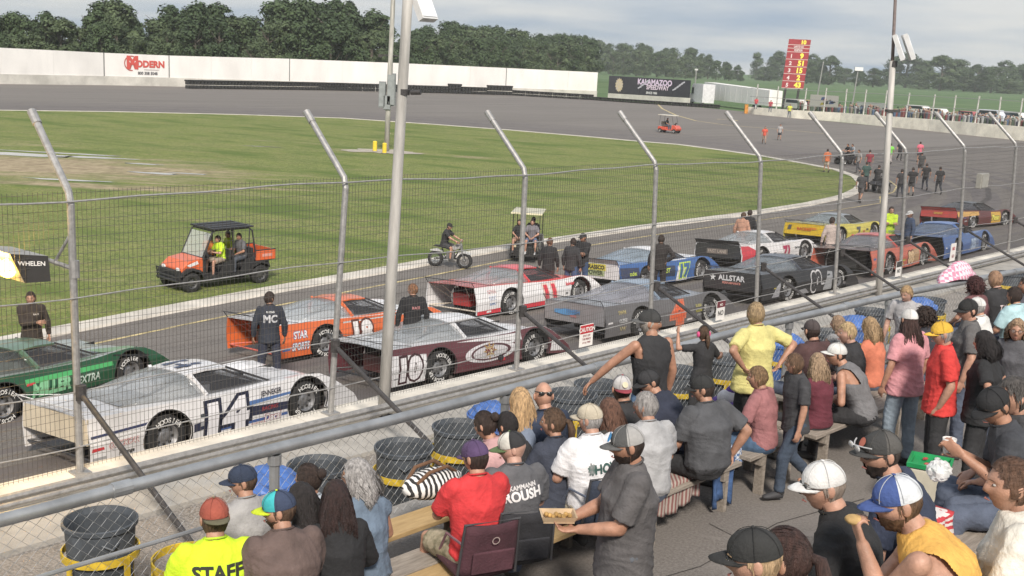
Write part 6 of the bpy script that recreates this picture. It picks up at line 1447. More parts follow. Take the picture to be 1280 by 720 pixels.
        if text.get('blot'):
            x0, z0, rx, rz2, c_ = text['blot']; mb = MB(); n = 26
            vs = [ray(fl * x0, Sh.z + z0, .005)] + [ray(fl * (x0 + rx * q2 * (1 + .25 * math.sin(i * 2.7)) * math.cos(i / n * 2 * PI)), Sh.z + z0 + rz2 * q2 * (1 + .25 * math.sin(i * 1.9)) * math.sin(i / n * 2 * PI), .005) for q2 in (.35, .7, 1) for i in range(n)]
            fs = [(0, 1 + i, 1 + (i + 1) % n) for i in range(n)] + [(1 + (k_) * n + i, 1 + (k_ + 1) * n + i, 1 + (k_ + 1) * n + (i + 1) % n, 1 + k_ * n + (i + 1) % n) for k_ in range(2) for i in range(n)]
            mb.add(vs, fs); mb.build('shirt_print', mat('faded_print', c_, .9, 0, .5, 30, 0, c2=tuple(x_ * .35 for x_ in shirt)), so, recalc=False)
    info = dict(root=root, HC=HC, HM=HM, base=base, rz=rz, s=s, hands=[a_[2] for a_ in ap], handdir=[(a_[2] - a_[1]).normalized() for a_ in ap], Sh=Sh, Ch=Ch, P=P, sh=so)
    info['world'] = lambda v, i=None: base + (Matrix.Rotation(rz, 3, 'Z') @ (V3(v) * s))
    PEOPLE.append(info); return info
F0 = 2.0; BKs = (.035, .035, .038); NAVY = (.03, .042, .075); DG = (.085, .085, .09); GR = (.33, .33, .34)
BLOND = (.46, .33, .18); BRN = (.11, .065, .04); DBR = (.045, .028, .022); GRY = (.36, .34, .33); BLKH = (.025, .02, .02)
TRK = 137
# ---- front rows, left to right
p1 = person('seated man in neon yellow staff shirt and faded red cap, back to the camera', 267, 621, F0, 112, head=118, s=1.0, w=1.05, f=1.05, lod=0, shirt=(.62, .90, .05), hc=BRN, cap=dict(c=(.36, .09, .06), brim=(.14, .13, .08), back=True), arms='lap', lean=.06,
            shirtmat=mat('neon_cloth', (.62, .85, .03), .85, 0, .05, 8, .3, 60), text=dict(lines=[('STAFF', 0, -.125, .078, (.03, .03, .02))], nw=1.0), hp=.15)
person('boy in grey shirt and navy cap seated in front of the man in neon yellow', 302, 580, F0, 130, head=190, s=.93, shirt=(.36, .35, .35), hc=BRN, cap=dict(c=NAVY), lean=.1, hp=.1, text=dict(lines=[('* * * * *', 0, -.26, .03, (.08, .1, .12))]))
person('man in brown hooded top with teal, yellow and navy cap looking left', 347, 612, F0 + .03, 122, head=183, w=1.1, f=1.15, lod=0, shirt=(.135, .095, .085), hc=BRN, cap=dict(c=(.04, .055, .10), front=(.05, .42, .45), brim=(.55, .66, .03)), lean=.16, sleeve='long', hp=.12, beard='stub')
person('woman with long black hair between the brown top and the black top', 377, 603, F0, 140, head=150, s=.95, fem=True, shirt=BKs, hair='long', hl=.34, hc=BLKH, lean=.1)
person('woman with long dark hair in a loose black top at the bottom edge', 420, 600, F0 + .02, 115, head=110, s=.98, fem=True, f=1.1, lod=0, shirt=(.022, .022, .024), sleeve='long', hair='long', hl=.36, hc=(.035, .018, .016), lean=.1)
person('woman with shoulder length grey hair in blue grey top looking left', 446, 573, F0, 118, head=165, s=1.0, fem=True, f=1.25, lod=0, shirt=(.15, .20, .27), sleeve='cap', hair='long', hl=.19, hc=(.40, .38, .37), glasses='clear', lean=.07)
person('woman with dark bun and pale top in front of the grey haired woman', 385, 579, F0, 137, head=160, s=.92, fem=True, shirt=(.55, .60, .66), hair='bun', hc=DBR, lean=.1)
person('woman in pale pink top with dark bun leaning forward in the front row', 603, 513, F0, 150, head=150, s=.95, fem=True, lod=1, shirt=(.56, .34, .34), sleeve='long', pants=(.10, .07, .05), hair='bun', hc=DBR, lean=.30, hp=.3)
person('child with black hair in black shirt beside the woman in pale pink', 634, 514, F0, 130, head=140, s=.93, fem=True, shirt=BKs, hair='short', hc=BLKH, lean=.15)
p10 = person('man in bright red shirt with purple cap and camouflage shorts on a folding seat', 592, 549, F0 + .05, 116, head=140, w=1.05, f=1.08, lod=0, shirt=(.62, .045, .05), pants=mat('camo_cloth', (.42, .36, .26), .9, 0, .1, 16, .2, 60, c2=(.13, .12, .07)), legs='short', hc=DBR, cap=dict(c=(.10, .06, .14)), arms=('fwd', 'fwd'), lean=.02, hp=.22)
p11 = person('bald man in charcoal printed shirt with green, white and black cap', 638, 538, F0 + .05, 112, head=180, w=1.08, f=1.1, lod=0, shirt=(.12, .12, .13), hair='bald', sk=4, hc=GRY, cap=dict(c=BKs, front=(.66, .64, .58), brim=(.12, .18, .08)), lean=.05, hp=.2, text=dict(lines=[('ROUSH', .02, -.14, .065, (.72, .70, .70)), ('KAMMANN', .02, -.065, .03, (.6, .58, .58))], nw=.95, rot=-.12))
person('woman with very long blonde hair and denim waistcoat in the front row', 651, 484, F0, 125, head=120, s=.97, fem=True, shirt=(.20, .24, .32), sleeve='cap', hair='long', hl=.40, hc=(.55, .36, .19), lean=.05)
p13 = person('bald man in navy shirt with sunglasses resting on the back of his head', 680, 478, F0, 122, head=100, w=1.0, shirt=NAVY, hair='bald', sk=1, lean=.06)
person('woman with brown ponytail in dark hooded sweater looking left', 692, 509, F0, 118, head=165, fem=True, s=.98, f=1.05, lod=0, shirt=(.045, .052, .075), sleeve='long', hair='pony', hl=.16, hc=BRN, lean=.12)
p15 = person('man in white lettered shirt and beige cap on a folding stadium seat', 738, 504, F0 + .05, 118, head=150, w=1.08, f=1.25, lod=0, shirt=(.76, .75, .77), pants=(.42, .38, .30), legs='short', hc=GRY, sk=1, cap=dict(c=(.52, .46, .36)), lean=.1, text=dict(lines=[('HOWE', .06, -.17, .07, (.04, .09, .08)), ('racing', .08, -.215, .025, (.1, .14, .13))], blot=(-.10, -.145, .03, .045, (.05, .12, .10)), rot=-.08))
person('woman with long brown hair and a pale headband between two men', 763, 497, F0, 137, head=130, fem=True, s=.95, shirt=(.05, .045, .04), hair='long', hl=.36, hc=(.15, .075, .05), lean=.1)
person('man in black shirt with grey and maroon cap worn backwards', 778, 468, F0, 120, head=100, shirt=BKs, hc=BRN, cap=dict(c=(.20, .19, .20), front=(.55, .53, .52), brim=(.30, .05, .07), back=True, logo=(.55, .50, .35)), lean=.1, text=dict(lines=[('RACING TEAM', 0, -.25, .035, (.45, .36, .12))]))
person('man in navy lettered sweater with dark cap leaning to the left', 808, 461, F0, 150, head=195, w=1.05, f=1.05, shirt=(.03, .036, .06), sleeve='long', pants=(.12, .20, .34), hc=BLKH, cap=dict(c=BKs), lean=.42, hp=.35, roll=-.05, text=dict(lines=[('SRM', .02, -.20, .085, (.68, .68, .70))], nw=1.1, rot=.35))
person('grey haired man in plain pale grey shirt', 808, 489, F0 + .05, 116, head=150, w=1.02, f=1.15, lod=0, shirt=(.40, .40, .41), hc=GRY, hair='short', lean=.12)
p20 = person('heavy man in charcoal shirt and black cap sitting on a striped towel', 878, 468, F0 + .05, 126, head=165, w=1.15, f=1.35, lod=0, shirt=(.085, .087, .095), pants=BKs, hc=DBR, cap=dict(c=(.03, .03, .03)), lean=.12, hp=.15, arms=('lap', (.28, -.02, .62)))
p21 = person('standing man in dark grey shirt and two tone cap holding a paper tray', 784, 531, F0, 186, head=184, pose='stand', s=1.03, w=1.05, f=1.28, lod=0, shirt=(.115, .108, .110), pants=(.12, .13, .15), hc=DBR, hair='short', beard='stub', hem=.06, sk=2, cap=dict(c=(.42, .41, .40), front=(.10, .10, .10), brim=(.10, .10, .10), logo=(.05, .35, .75), lr=.03),
             arms=((-.13, .33, 1.13, -.3, -.5, -1, 0, 0, 1), (.06, .34, 1.12, .5, -.5, -1, 0, 0, 1)), lean=-.02, hp=.12)
person('man in black sleeveless shirt and bandana leaning one hand on the rail', 815, 386, F0, 122, head=0, pose='stand', s=1.02, w=1.05, lod=0, shirt=BKs, sleeve='none', pants=(.10, .17, .28), hair='short', hc=(.40, .36, .32), beard='stub', sk=2, arms=((-.46, .30, 1.04, -1, -.3, .2, 0, 0, -1), 'down'), lean=.05, hp=.1,
       cap=dict(c=(.05, .05, .05), brim=(.10, .10, .10), back=True, tilt=.1))
p23 = person('small girl with pink ear defenders standing with one fist raised', 880, 407, F0 + .32, 125, head=110, pose='stand', s=.66, fem=True, shirt=BKs, pants=BKs, hair='pony', hl=.22, hc=BRN, arms=((-.30, .28, 1.62, -1, 0, -1), (.55, .16, 1.20, .3, -.3, -1)), lean=0)
person('woman in yellow shirt standing with hands on hips at the rail', 946, 377, F0, 120, head=100, pose='stand', s=.99, fem=True, w=1.15, f=1.25, lod=0, shirt=(.66, .60, .24), pants=BKs, hair='short', hc=(.42, .30, .17), arms=((-.24, -.12, 1.12, -1, -.3, .2, 1, .2, 0), (.24, -.12, 1.12, 1, -.3, .2, -1, .2, 0)), lean=0)
person('boy in dusty pink shirt and jeans seated on the bench end holding a drink', 948, 457, F0, 145, head=168, s=.93, shirt=(.34, .15, .155), pants=(.07, .12, .20), hc=(.24, .15, .08), lean=.12, lod=0)
p26 = person('boy walking away in a dark printed shirt and jeans', 994, 441, F0, 195, head=150, pose='walk', s=.83, lod=0, shirt=(.055, .055, .06), pants=(.055, .075, .11), shoes=(.05, .05, .055), hc=(.17, .10, .06), arms=((-.26, .10, .78), (.30, -.16, .80)), lean=.06, text=dict(lines=[], blot=(.0, -.20, .13, .14, (.34, .27, .22))))
person('man in dark brown shirt and brown cap seated close to the rail', 1016, 399, F0, 120, head=110, w=1.05, f=1.1, shirt=(.085, .045, .045), hc=DBR, cap=dict(c=(.075, .06, .06)), lean=.1)
person('girl with long fair hair seated in front of the blue barrel bag', 1048, 394, F0 - .05, 137, head=150, s=.85, fem=True, shirt=(.25, .18, .15), hair='long', hl=.25, hc=(.34, .23, .15), lean=.1)
person('child in pale grey hooded top hidden behind the white cap', 1041, 417, F0, 150, head=160, s=.82, shirt=(.5, .5, .52), hc=(.35, .35, .36), hair='short', lean=.1)
person('person with short blonde hair and black shirt in the front row', 1060, 402, F0, 150, head=185, s=1.0, w=1.0, shirt=BKs, hair='short', hc=(.55, .40, .22), sk=4, lean=.12, lod=0)
person('girl with fair hair and maroon top next to the man in the vest', 1023, 441, F0, 125, head=100, s=.90, fem=True, shirt=(.13, .03, .045), sleeve='long', pants=BKs, hair='long', hl=.26, hc=(.40, .28, .18), lean=.08, lod=0)
person('young man in grey vest with pale cap leaning over', 1046, 428, F0, 150, head=185, s=1.0, w=1.02, shirt=(.19, .19, .20), sleeve='none', pants=BKs, hc=DBR, cap=dict(c=(.60, .60, .58), tilt=-.15), lean=.42, hp=.1, lod=0, roll=-.1)
person('woman in orange top with blonde hair seated beyond the woman in pink', 1088, 396, F0, 137, head=130, s=.95, fem=True, shirt=(.62, .20, .12), hair='long', hl=.22, hc=(.40, .27, .15), lean=.1)
person('fair haired boy in grey shirt standing and facing the crowd', 1133, 357, F0, 235, head=222, pose='stand', s=.86, shirt=(.42, .41, .42), pants=(.2, .2, .22), hair='short', hc=(.45, .30, .16), sk=4, arms=('down', 'down'), lean=.12, hp=.3, roll=.08, lod=0)
person('woman in pink shirt and white cap standing with long wavy dark hair', 1138, 385, F0, 118, head=100, pose='stand', s=.97, fem=True, w=1.12, f=1.2, lod=0, shirt=(.64, .30, .33), pants=(.28, .34, .40), hair='long', hl=.42, hc=(.06, .03, .025), cap=dict(c=(.70, .68, .66)), lean=0)
person('man in red shirt with yellow cap standing with hands in pockets', 1177, 401, F0, 170, head=172, pose='stand', s=.99, w=1.0, f=1.1, lod=0, shirt=(.66, .055, .05), pants=BKs, hair='short', hc=GRY, cap=dict(c=(.74, .46, .06), tilt=.02), glasses='clear', sk=1, arms=((-.18, .04, .92), (.20, .02, .92)), hp=.18, lean=.02, beard=None)
person('big man in grey shirt with black cap and sunglasses looking left', 1211, 373, F0, 165, head=192, pose='stand', s=1.0, w=1.12, f=1.25, lod=0, shirt=(.13, .125, .125), hc=DBR, cap=dict(c=(.025, .025, .025)), glasses='dark', sk=1, hp=.1, lean=0)
person('woman with dark hair in black shirt standing with hand on hip', 1232, 413, F0, 150, head=130, pose='stand', s=.97, fem=True, f=1.15, w=1.1, lod=0, shirt=(.025, .025, .027), pants=BKs, hair='long', hl=.17, hc=BLKH, arms=((-.24, -.08, 1.06, -1, -.3, .1, 1, 0, 0), 'hip'), lean=0)
person('smiling woman with glasses in charcoal top facing the camera at the right edge', 1273, 398, F0, 225, head=248, pose='stand', s=.95, fem=True, f=1.2, w=1.05, lod=0, shirt=(.10, .10, .11), hair='long', hl=.18, hc=(.36, .24, .15), glasses='clear', lean=0, hp=.05)
person('person with dark curly hair behind the yellow cap', 1158, 384, F0, 137, head=130, s=.98, shirt=(.04, .04, .05), hair='curly', hc=DBR, lean=.05)
person('man in white shirt and white cap half hidden behind the black cap', 1223, 371, F0, 140, head=120, s=1.0, f=1.1, shirt=(.66, .65, .63), hc=GRY, cap=dict(c=(.68, .67, .65)), lean=.05)
person('woman with curly dark red hair and maroon top near the rail', 1220, 346, F0, 120, head=110, s=1.0, fem=True, f=1.2, shirt=(.16, .07, .075), hair='curly', hc=(.08, .03, .03), lean=.05)
person('man with cropped reddish hair in black printed shirt', 1245, 338, F0, 125, head=110, pose='sit', s=1.05, w=1.05, shirt=BKs, hc=(.40, .24, .15), hair='short', sk=4, lean=.0, text=dict(lines=[('T.N.', .0, -.2, .07, (.6, .5, .5))]))
person('man in light blue shirt with dark cropped hair at the right edge', 1269, 358, F0, 125, head=120, w=1.1, f=1.25, shirt=(.42, .60, .64), hc=DBR, hair='short', sk=2, lean=.06, lod=0)
person('man seated far right beyond the light blue shirt', 1284, 346, F0, 140, head=170, s=1.0, shirt=(.10, .10, .12), hc=DBR, sk=2, lean=.06)
# ---- upper rows close to the camera
FC, FD = 2.9, 3.2
p46 = person('man in dark shirt and black cap bent over his food at the right', 1238, 484, FC, 165, head=205, w=1.0, lod=0, shirt=(.055, .058, .068), hc=DBR, sk=2, cap=dict(c=(.022, .022, .024)), lean=.30, hp=.45, arms=((-.06, .40, .86, -.3, -1, -.3, 1, 0, .2), (.06, .42, .85, .3, -1, -.3, -1, 0, .2)), text=dict(lines=[('HELL YES', .0, -.2, .06, (.62, .62, .62))]))
person('older man with grey streaked dark hair at the right edge behind the black cap', 1268, 470, FC, 165, head=185, w=1.0, lod=0, shirt=(.06, .06, .065), hair='short', hc=(.10, .09, .085), sk=1, lean=.15, hp=.1)
p47 = person('bearded man in navy shirt with spectacles and dark cap with sunglasses on its peak', 1102, 537, FC, 150, head=190, w=1.1, f=1.1, lod=0, shirt=(.035, .045, .08), hc=(.05, .035, .03), beard='full', glasses='clear', sk=1, cap=dict(c=(.10, .095, .09), front=(.05, .05, .05), brim=(.05, .05, .05), logo=(.5, .15, .1), tilt=-.05), lean=.28, hp=.12, arms='lap')
person('man in black shirt and white cap wearing wraparound sunglasses', 1030, 575, FC, 150, head=182, w=1.0, lod=0, shirt=(.025, .025, .027), hair='short', hc=(.30, .24, .20), sk=1, glasses='dark', cap=dict(c=(.72, .71, .70)), lean=.30, hp=.12)
p49 = person('man in sleeveless orange yellow shirt with blue and white mesh cap, eating', 1122, 592, FD, 158, head=180, s=.96, w=1.12, f=1.15, lod=0, shirt=(.74, .42, .10), sleeve='none', pants=(.10, .15, .24), hc=(.16, .09, .05), beard='stub', sk=1, cap=dict(c=(.66, .68, .72), front=(.06, .10, .28), brim=(.06, .10, .28), tilt=.12), lean=.42, hp=.15, arms=('face', (.16, .42, .62, 1, 0, -.5, 0, 0, -1)))
p50 = person('woman in white shirt with tied back brown hair in profile, right edge', 1266, 571, FD, 160, head=178, s=.95, fem=True, f=1.25, w=1.05, lod=0, shirt=(.72, .69, .62), pants=(.10, .15, .24), hair='bun', hc=(.13, .07, .045), sk=1, lean=.10, hp=.05, arms='lap')
p51 = person('man with fair hair, black mesh cap and sunglasses at the bottom edge', 942, 658, FD - .05, 150, head=168, s=.95, lod=0, shirt=(.05, .05, .055), hair='short', hc=(.50, .34, .20), sk=1, glasses='dark', cap=dict(c=(.03, .03, .03), tilt=.02), lean=.2, hp=.15)
person('person with dark reddish brown tied hair behind the black mesh cap', 984, 658, FD - .05, 140, head=150, s=.94, fem=True, lod=0, shirt=(.05, .05, .055), hair='pony', hl=.2, hc=(.06, .03, .025), lean=.2, hp=.05)
# ---- drivers, officials and crew on the track
GT = 'people on foot on the track'
def trk(label, px, py, face, **k):
    k.setdefault('lod', 1); k.setdefault('pose', 'stand'); k.setdefault('group', GT); k.setdefault('sleeve', 'long'); k.setdefault('pants', k.get('shirt', BKs)); k.setdefault('lean', 0); f_ = 0.0
    for _ in range(8): f_ = zg(at(px, py, f_ + 1.72 * k.get('s', 1.0)))
    return person(label, px, py, f_, face, **k)
SUIT = (.03, .03, .033)
trk('driver in black and orange lit suit standing behind the green car', 38, 364, 300, head=285, s=1.06, w=1.1, shirt=(.045, .035, .03), hc=DBR, arms=('down', 'cross'), text=dict(side='front', lines=[('RACE', .07, -.12, .03, (.5, .45, .4))]))
trk('driver in black and blue race suit behind the white fourteen', 337, 364, 110, head=60, s=1.06, w=1.05, shirt=(.035, .04, .055), pants=(.04, .045, .07), hc=DBR, sk=3, text=dict(lines=[('MC', .0, -.22, .13, (.5, .5, .52)), ('RACING', .0, -.05, .03, (.6, .6, .6))]))
trk('crew member in black jacket between the orange and maroon cars', 516, 354, 110, head=160, s=1.04, w=1.1, shirt=(.025, .025, .028), hc=(.30, .15, .08), sk=1, text=dict(lines=[('RACE', .03, -.16, .05, (.45, .2, .2))]))
trk('driver in black suit with red sleeve facing the infield', 688, 297, 75, head=40, s=1.0, shirt=SUIT, sleeve='long', pants=(.05, .03, .03), hc=(.15, .08, .05))
trk('man in black jacket and dark cap with folded arms by the blue and white car', 729, 291, 230, head=210, s=1.05, w=1.1, shirt=SUIT, pants=(.05, .09, .18), hc=DBR, cap=dict(c=BKs), arms='cross')
trk('man in dark clothes standing close behind the folded arms', 717, 297, 60, head=90, s=1.0, shirt=(.045, .045, .05), pants=(.06, .10, .2), hc=DBR)
trk('driver in all black suit with hands on hips, back turned', 827, 293, 95, head=80, s=1.06, w=1.05, shirt=(.035, .03, .03), hc=DBR, arms=('down', 'hip'), sk=3)
trk('driver in red and cream suit by the kerb', 930, 265, 60, head=50, s=1.02, shirt=(.50, .28, .20), hc=BRN, sk=1)
trk('man in black suit immediately right of the red and cream suit', 938, 262, 60, head=50, s=1.02, shirt=SUIT, hc=DBR)
trk('driver in white and black suit standing behind the black eighty three', 1041, 271, 95, head=40, s=1.04, w=1.05, shirt=(.55, .46, .42), pants=(.08, .07, .08), hc=DBR, sk=3)
trk('official in high visibility yellow jacket with folded arms', 1115, 258, 265, head=265, s=1.08, w=1.15, shirt=(.55, .75, .05), pants=BKs, hc=DBR, arms='cross', sk=1)
trk('crew member in blue suit and white cap walking behind the blue car', 1138, 263, 190, head=190, s=1.04, shirt=(.06, .09, .16), pants=(.05, .07, .12), hc=BRN, cap=dict(c=(.66, .66, .66)))
far = [('in orange shirt and pale shorts near the quad bike', 1035, 186, (.62, .18, .08), (.5, .42, .36), 95, 'walk'), ('in white vest carrying a jacket beside the quad bike', 1074, 187, (.35, .33, .33), (.08, .08, .09), 200, 'walk'),
       ('in maroon shirt standing beyond the quad bike', 1088, 187, (.30, .05, .07), (.2, .15, .15), 90, 'stand'), ('in dark green shirt behind the kerb tip', 1084, 202, (.05, .10, .09), (.05, .06, .07), 90, 'stand'),
       ('in charcoal shirt and shorts stepping off the kerb tip', 1079, 215, (.07, .07, .075), (.12, .11, .11), 60, 'walk'), ('in lime green shirt left of the tall light pole', 1114, 179, (.22, .62, .10), (.45, .4, .38), 80, 'walk'),
       ('in black, right of the tall light pole, highest up the track', 1127, 176, (.04, .04, .045), (.04, .04, .045), 270, 'walk'), ('in bright pink shirt and dark shorts', 1151, 177, (.66, .16, .22), (.06, .05, .06), 90, 'stand'),
       ('in grey printed shirt and shorts directly below the pink shirt', 1153, 190, (.07, .07, .07), (.08, .08, .08), 90, 'walk'), ('in dark shirt and trousers, left of a group of four', 1128, 211, (.045, .045, .05), (.04, .045, .06), 90, 'walk'),
       ('in black shirt and shorts, second of a group of four', 1142, 209, (.03, .03, .033), (.06, .06, .065), 80, 'walk'), ('in black, third of a group of four, lowest one but one', 1159, 204, (.03, .03, .033), (.03, .035, .05), 85, 'walk'),
       ('in black shirt and dark jeans at the right of the four walkers', 1176, 208, (.03, .03, .033), (.035, .04, .05), 90, 'walk'), ('in orange red shirt far up the track, left one of a pair', 957, 158, (.62, .12, .08), (.35, .25, .2), 270, 'walk'),
       ('in grey shirt and black shorts far up the track, right one of a pair', 976, 155, (.38, .37, .37), (.05, .05, .06), 270, 'walk')]
for lb, px, py, sc_, pc_, fc, ps in far:
    person('person ' + lb, px, py, GZ, fc, pose=ps, lod=2, s=.97, shirt=sc_, pants=pc_, legs='short' if 'shorts' in lb else 'long', hc=DBR, group='people walking far up the track', lean=.03, arms='down', w=1.1)
for lb, px, py, c_ in (('person in red shirt sitting on the end of the cream wall', 946, 122, (.55, .08, .09)), ('person in dark red shirt standing beside the white trailer end', 964, 125, (.40, .08, .1)), ('person in bright yellow shirt behind the cream wall under the scoreboard', 988, 130, (.60, .62, .1))):
    person(lb, px, py, GZ + .9, 270, pose='stand', lod=2, s=1.05, shirt=c_, group='people beyond the turn wall', w=1.2, f=1.3)
# ---- riders
RS = .87
def rider(label, base, face, seat_z, **k):
    k.setdefault('group', 'riders on carts and bikes'); k.setdefault('lod', 1)
    k['s'] = k.get('s', 1.0) * RS; ba = Vector(base); return person(label, 0, int(ba.x * 3 + ba.y * 5), 0, face, at_base=(ba.x, ba.y, ba.z + seat_z * RS - .45 * k['s']), **k)
def loc_of(o, v): return o.location + Matrix.Rotation(o.rotation_euler.z, 3, 'Z') @ Vector((v[0] * o.scale.x, v[1] * o.scale.y, v[2] * o.scale.z))
ud = math.degrees(utv_o.rotation_euler.z)
rider('driver in neon yellow shirt at the wheel of the buggy', loc_of(utv_o, (-.02, .32, 0)), ud, .84, s=.98, shirt=(.62, .88, .05), pants=(.35, .28, .22), legs='short', hc=DBR, arms='fwd', sk=1, head=ud - 10)
rider('front passenger in orange vest inside the buggy', loc_of(utv_o, (-.02, -.32, 0)), ud, .84, s=.98, shirt=(.66, .22, .05), pants=BKs, hc=DBR, sk=1)
rider('rear passenger in grey shirt inside the buggy', loc_of(utv_o, (-.93, .32, 0)), ud, .84, s=1.0, w=1.05, f=1.15, shirt=(.13, .13, .14), pants=(.08, .09, .11), hc=DBR, sk=2, head=ud + 20)
rider('rear passenger in yellow vest on the far seat of the buggy', loc_of(utv_o, (-.93, -.32, 0)), ud, .84, s=.98, shirt=(.5, .62, .05), pants=BKs, hc=DBR)
cd = math.degrees(cart1.rotation_euler.z)
rider('woman in black top on the rear facing cart seat, left', loc_of(cart1, (-1.0, .25, 0)), cd + 180, .78, s=.96, fem=True, shirt=BKs, pants=(.36, .22, .16), legs='short', hair='long', hl=.15, hc=DBR, sk=1)
rider('man in grey shirt and denim shorts on the rear facing cart seat, right', loc_of(cart1, (-1.0, -.25, 0)), cd + 180, .78, s=1.0, shirt=(.20, .19, .21), pants=(.12, .16, .26), legs='short', hc=DBR, sk=1, shoes=(.6, .6, .6))
rider('driver in black shirt of the cream roofed cart', loc_of(cart1, (-.42, -.22, 0)), cd, .79, s=.98, shirt=BKs, hc=DBR)
rider('person driving the distant red golf cart', loc_of(cart2, (-.42, .1, 0)), math.degrees(cart2.rotation_euler.z), .8, s=1.1, lod=2, shirt=(.05, .06, .06), hc=DBR)
bd = math.degrees(bk.rotation_euler.z)
person('child in black shirt and helmet riding the small pit bike', 0, 77, 0, bd, pose='ride', at_base=tuple(loc_of(bk, (-.22, 0, 0)) + Vector((0, 0, -.10))), s=.90, shirt=BKs, pants=(.05, .05, .055), legs='short', hc=BLKH, hair='short', sk=1, lean=.18, arms=((-.25, .52, 1.12), (.25, .52, 1.12)), group='riders on carts and bikes', lod=1,
       cap=dict(c=(.03, .03, .03)))
for q_, lb, dx in ((q1, 'rider in black on the quad bike beside the orange clad walker', -.1), (q1, 'second rider in pale grey behind on the same quad bike', -.55), (q2, 'rider in dark clothes on the quad bike at the kerb tip', -.2)):
    qd = math.degrees(q_.rotation_euler.z); person(lb, 0, int(q_.location.x * 9 + dx * 100), 0, qd, pose='ride', at_base=tuple(loc_of(q_, (dx, 0, 0)) + Vector((0, 0, -.03))), s=.96, lod=2, shirt=(.30, .33, .36) if 'second' in lb else BKs, pants=BKs, hc=DBR, lean=.15, arms=((-.25, .45, 1.15), (.25, .45, 1.15)), group='riders on carts and bikes')
# ================================================================== RAIL, BARRELS, BENCHES, BELONGINGS
rail = empty('pipe_rail', S(2.3, 7.05, 2.0), 0, 'thick galvanised pipe rail with chain link mesh in front of the front row', 'rail')
RI = Matrix.Translation(-rail.location)
def rp_(s_): return 7.05 - .0056 * max(0, s_ - 10.5) ** 2 if s_ < 30 else 7.05 - .0056 * 19.5 ** 2 - .2184 * (s_ - 30)
def rpart(mb, name, m, **k): o = mb.build(name, m, rail, **k); o.matrix_parent_inverse = RI; return o
M_rail = mat('rail_pipe', (.40, .41, .42), .42, .6, .14, 3.0, .06, 40)
mb = MB(); mb.tube([S(s_, rp_(s_), 2.90 + .006 * math.sin(s_ * 1.7)) for s_ in [-8 + i * 1.0 for i in range(44)]], .048, 14); rpart(mb, 'top_pipe', M_rail, smooth=True)
mb = MB(); mb.tube([S(-8, 7.05, 2.42), S(5.2, 7.05, 2.42)], .018, 8); rpart(mb, 'mid_pipe', M_rail)
for s_ in (3.6, 8.9, 14.2, 19.5, 24.8): mb = MB(); mb.tube([S(s_ - .07, rp_(s_), 2.902), S(s_ + .07, rp_(s_), 2.902)], .056, 14); rpart(mb, 'pipe_joint', M_rail)
for i in range(14):
    s_ = -3 + i * 2.63; mb = MB(); mb.tube([S(s_, rp_(s_), 1.6), S(s_, rp_(s_), 2.86)], .042, 10); mb.tube([S(s_, rp_(s_), 2.78), S(s_, rp_(s_), 2.86)], .056, 10); mb.box(S(s_, rp_(s_), 2.012), (.16, .16, .02), YAW); rpart(mb, 'rail_post', M_rail)
M_chain = mat('chain_link_wire', (.46, .46, .46), .4, .6, .1, 20)
for seg in range(13):                       # chain link: interlocked zigzag wires, one panel to each bay
    a = -3 + seg * 2.63; b = a + 2.63; mb = MB(); h0, h1 = 1.62, 2.85; hh = .046; n = 52; cell = (b - a) / n; nz = int((h1 - h0) / hh)
    for i in range(n): mb.tube([S(a + (i + (i + j) % 2) * cell, rp_(a + i * cell) + .062 + (.003 if (i + j) % 2 else -.003), h0 + j * hh) for j in range(nz + 1)], .0021, 3, cap=False)
    me = mb.mesh('chain_link_panel', M_chain, recalc=False); o = link('chain_link_panel', me, rail); o.matrix_parent_inverse = RI

M_bin = mat('grey_bin_plastic', (.075, .085, .098), .55, 0, .18, 4, .1, 20); M_binb = mat('blue_plastic', (.07, .16, .45), .5, 0, .15, 5, .1, 20); M_by = mat('chipped_yellow_paint', (.66, .46, .04), .6, 0, .18, 9, .1, 30)
def barrel(px, py, c, label, ring=True, can=True, bag=False):
    p = at(px, py, 1.85); p.z = .72; o = empty('barrel_stand' if not can else 'waste_barrel', p, random.random() * 3, label, 'barrel stand' if not can else 'barrel', 'barrels between the rail and the catch fence')
    if can:
        mb = MB(); mb.lathe([(.001, .26), (.235, .25), (.245, .27), (.262, .55), (.285, .82), (.30, 1.08), (.322, 1.09), (.325, 1.13), (.305, 1.135), (.285, 1.08), (.225, .29), (.001, .29)], 32, 0)
        for j in range(16): a = j * PI / 8; mb.box((.262 * math.cos(a), .262 * math.sin(a), .60), (.014, .014, .6), a)
        mb.build('can', c, o, smooth=False)
        for a in (0, PI): mb = MB(); mb.tube([(.29 * math.cos(a - .25), .29 * math.sin(a - .25), 1.0), (.345 * math.cos(a), .345 * math.sin(a), .97), (.29 * math.cos(a + .25), .29 * math.sin(a + .25), 1.0)], .012, 6); mb.build('handle', c, o)
    if bag:
        mb = MB(); mb.ball((0, 0, 1.08), (.31, .31, .20), 26, 16, 0, None, lambda d, v: v * (1 + .14 * mnoise.noise(d * 3.2 + Vector((px, 0, 0))) + .07 * mnoise.noise(d * 9))); mb.build('liner', M_binb, o, smooth=False)
    if ring:
        mb = MB(); mb.lathe([(.322, .80), (.335, .80), (.335, .87), (.322, .87), (.322, .80)], 32, 0); mb.build('hoop', M_by, o)
        mb = MB(); mb.lathe([(.322, .42), (.335, .42), (.335, .47), (.322, .47), (.322, .42)], 32, 0); mb.build('hoop', M_by, o)
        for q in range(4): a = q * PI / 2 + .4; mb = MB(); mb.box((.336 * math.cos(a), .336 * math.sin(a), .43), (.012, .06, .86), a); mb.build('upright', M_by, o)
    return o
